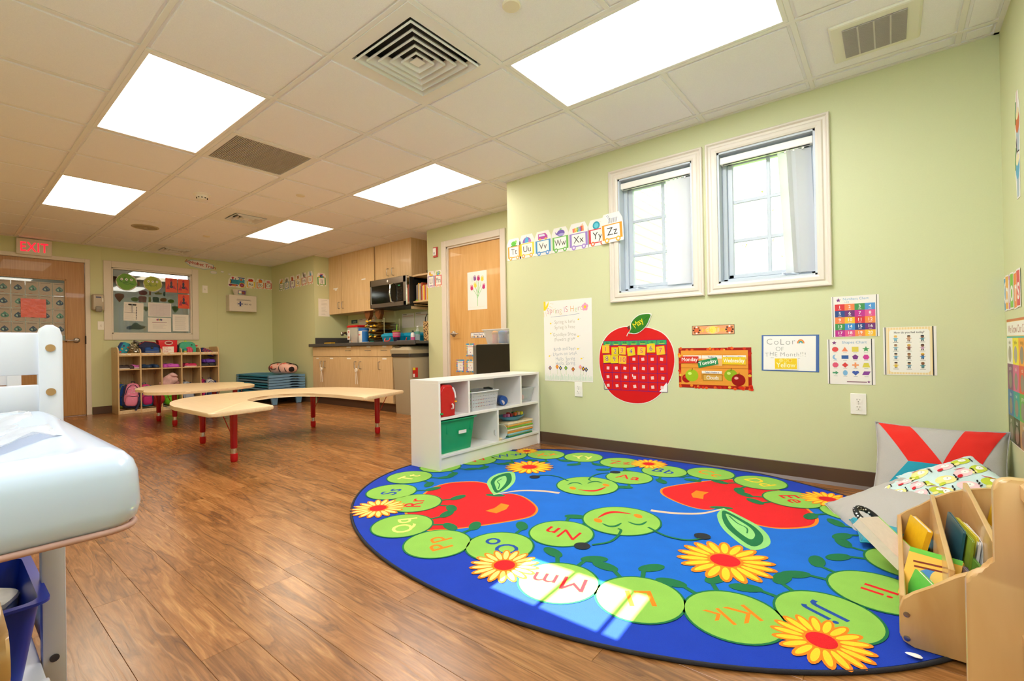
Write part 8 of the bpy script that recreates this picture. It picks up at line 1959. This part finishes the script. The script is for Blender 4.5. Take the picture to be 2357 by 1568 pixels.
def patch_surface(o, w_, h_, d_, shapes, m, seed, sharp=1.0):
    """cloth pieces sewn on the cushion: polygons in -1..1 cushion coordinates, subdivided and laid on its surface"""
    def P(u, v, off):
        e = max(0, (1 - abs(u) ** 3.0) * (1 - abs(v) ** 3.0)); x, y = u * w_ / 2 * (1 - .07 * sharp * (1 - v * v)), v * h_ / 2 * (1 - .07 * sharp * (1 - u * u))
        return (x, y, d_ / 2 * e ** .55 + .006 * mathutils.noise.noise(Vector((x * 10, y * 10, seed + 1))) + .010 * mathutils.noise.noise(Vector((u * 5, v * 5, seed * 3))) * (1 - e) + off)
    for nm, mt, P4, off in shapes:
        b = BM(); 
        if len(P4) == 4:
            n = 16; G = {}
            for i in range(n + 1):
                for j in range(n + 1):
                    s, t_ = i / n, j / n; a = [P4[0][q] * (1 - s) + P4[1][q] * s for q in (0, 1)]; c = [P4[3][q] * (1 - s) + P4[2][q] * s for q in (0, 1)]
                    G[i, j] = b.verts.new(P(a[0] * (1 - t_) + c[0] * t_, a[1] * (1 - t_) + c[1] * t_, off))
            for i in range(n):
                for j in range(n): b.faces.new((G[i, j], G[i + 1, j], G[i + 1, j + 1], G[i, j + 1]))
        else:
            cx = sum(p[0] for p in P4) / len(P4); cy = sum(p[1] for p in P4) / len(P4); c0 = b.verts.new(P(cx, cy, off)); vs = [b.verts.new(P(*p, off)) for p in P4]
            for k in range(len(vs)): b.faces.new((c0, vs[k], vs[(k + 1) % len(vs)]))
        me = bpy.data.meshes.new(nm); b.to_mesh(me); b.free()
        obj(nm, me, mt, o, smooth='all')
red_c = mat('red_cotton', 'e02010', .9, sheen=.2, bump=.2, scale=350); teal_c = mat('teal_cotton', '1c98b0', .9, sheen=.2, bump=.2, scale=350)
W3 = (.50, .44, .13)
big = cushion('floor_cushion', 'large grey cushion with red stripes leaning in the corner of the room', (2.335, 1.835, .205), facing((-.18, -1, .42)), None or (0, 0, 0), M['grey_cloth'], seed=2) if 0 else None
o = cushion('floor_cushion', 'large grey cushion with red and teal stripes leaning on the wall in the corner', (2.325, 1.80, .195), (.50, .42, .13), facing((-.10, -1, .50)), M['grey_cloth'], seed=2)
patch_surface(o, .50, .42, .13, [('red_stripe', red_c, [(-.95, .97), (-.42, .97), (.10, .0), (-.45, .0)], .0018), ('red_stripe', red_c, [(.40, .97), (.95, .97), (.62, .0), (.08, .0)], .0018), ('teal_stripe', teal_c, [(-.45, .0), (.10, .0), (-.5, -.97), (-.97, -.97)], .0018)], None, 2)
o2 = cushion('floor_cushion', 'plain grey floor cushion lying at the edge of the rug', (2.14, 1.345, .075), (.40, .42, .09), facing((-.42, -.35, 1), Vector((-.3, 1, 0))), M['grey_cloth'], seed=5)
patch_surface(o2, .40, .42, .09, [], None, 5)
o_t = cushion('floor_cushion', 'teal cushion peeping out under the plain grey cushion', (2.20, 1.20, .038), (.36, .30, .05), facing((-.05, 0, 1), Vector((-.2, 1, 0))), teal_c, seed=8)
# printed bird cushions
bird_ground = mat('pale_print_cotton', 'c8dede', .9, sheen=.2, bump=.2, scale=350, var=.04)
def birds(o, w_, h_, d_, seed):
    rr = random.Random(seed); L_ = []; cols = {'y': C('f0e090', .9), 'g': C('c0cc38', .9), 'p': C('eec8cc', .9), 'k': C('181818', .9), 'r': C('c81828', .9), 'w': C('f4f0e8', .9)}
    def el(cx, cy, rx, ry, a, n=14): return [(cx + rx * math.cos(t) * math.cos(a) - ry * math.sin(t) * math.sin(a), cy + rx * math.cos(t) * math.sin(a) + ry * math.sin(t) * math.cos(a)) for t in [2 * PI * k / n for k in range(n)]]
    spots = [(-.62, .55), (.0, .5), (.55, .6), (-.35, -.05), (.28, -.02), (.7, .0), (-.65, -.55), (.05, -.55), (.6, -.58)]
    for k, (x, y) in enumerate(spots):
        x += rr.uniform(-.06, .06); y += rr.uniform(-.06, .06); a = rr.uniform(-.6, .6)
        L_ += [('printed_body', cols['ypg'[k % 3]], el(x, y, .26, .19, a), .0016), ('printed_face', cols['w'], el(x + .05, y + .02, .10, .085, a), .0024), ('printed_eye', cols['k'], el(x + .06, y + .03, .014, .016, a, 8), .0032), ('printed_wing', cols['gry'[k % 3]], el(x - .17, y - .13, .10, .055, a + .4), .0034)]
        for q in range(3): L_.append(('printed_leaf', cols['k'], el(x + .24 + .02 * q, y - .12 + .10 * q, .06, .022, a + 1 + .3 * q, 8), .0034))
        if k % 2 == 0: L_.append(('printed_branch', cols['r'], el(x + .02, y + .20, .16, .016, a - .3, 10), .0034))
    patch_surface(o, w_, h_, d_, L_, None, seed)
o = cushion('print_cushion', 'pale bird print cushion resting on top in the corner heap', (2.37, 1.50, .195), (.31, .27, .10), facing((-.15, -.50, 1), Vector((-.45, .9, 0))), bird_ground, seed=11); birds(o, .31, .27, .10, 11)
o = cushion('print_cushion', 'pale bird print cushion wedged low between the grey cushions', (2.225, 1.435, .135), (.25, .22, .09), facing((-.35, -.45, 1), Vector((-.35, .9, 0))), bird_ground, seed=13); birds(o, .25, .22, .09, 13)
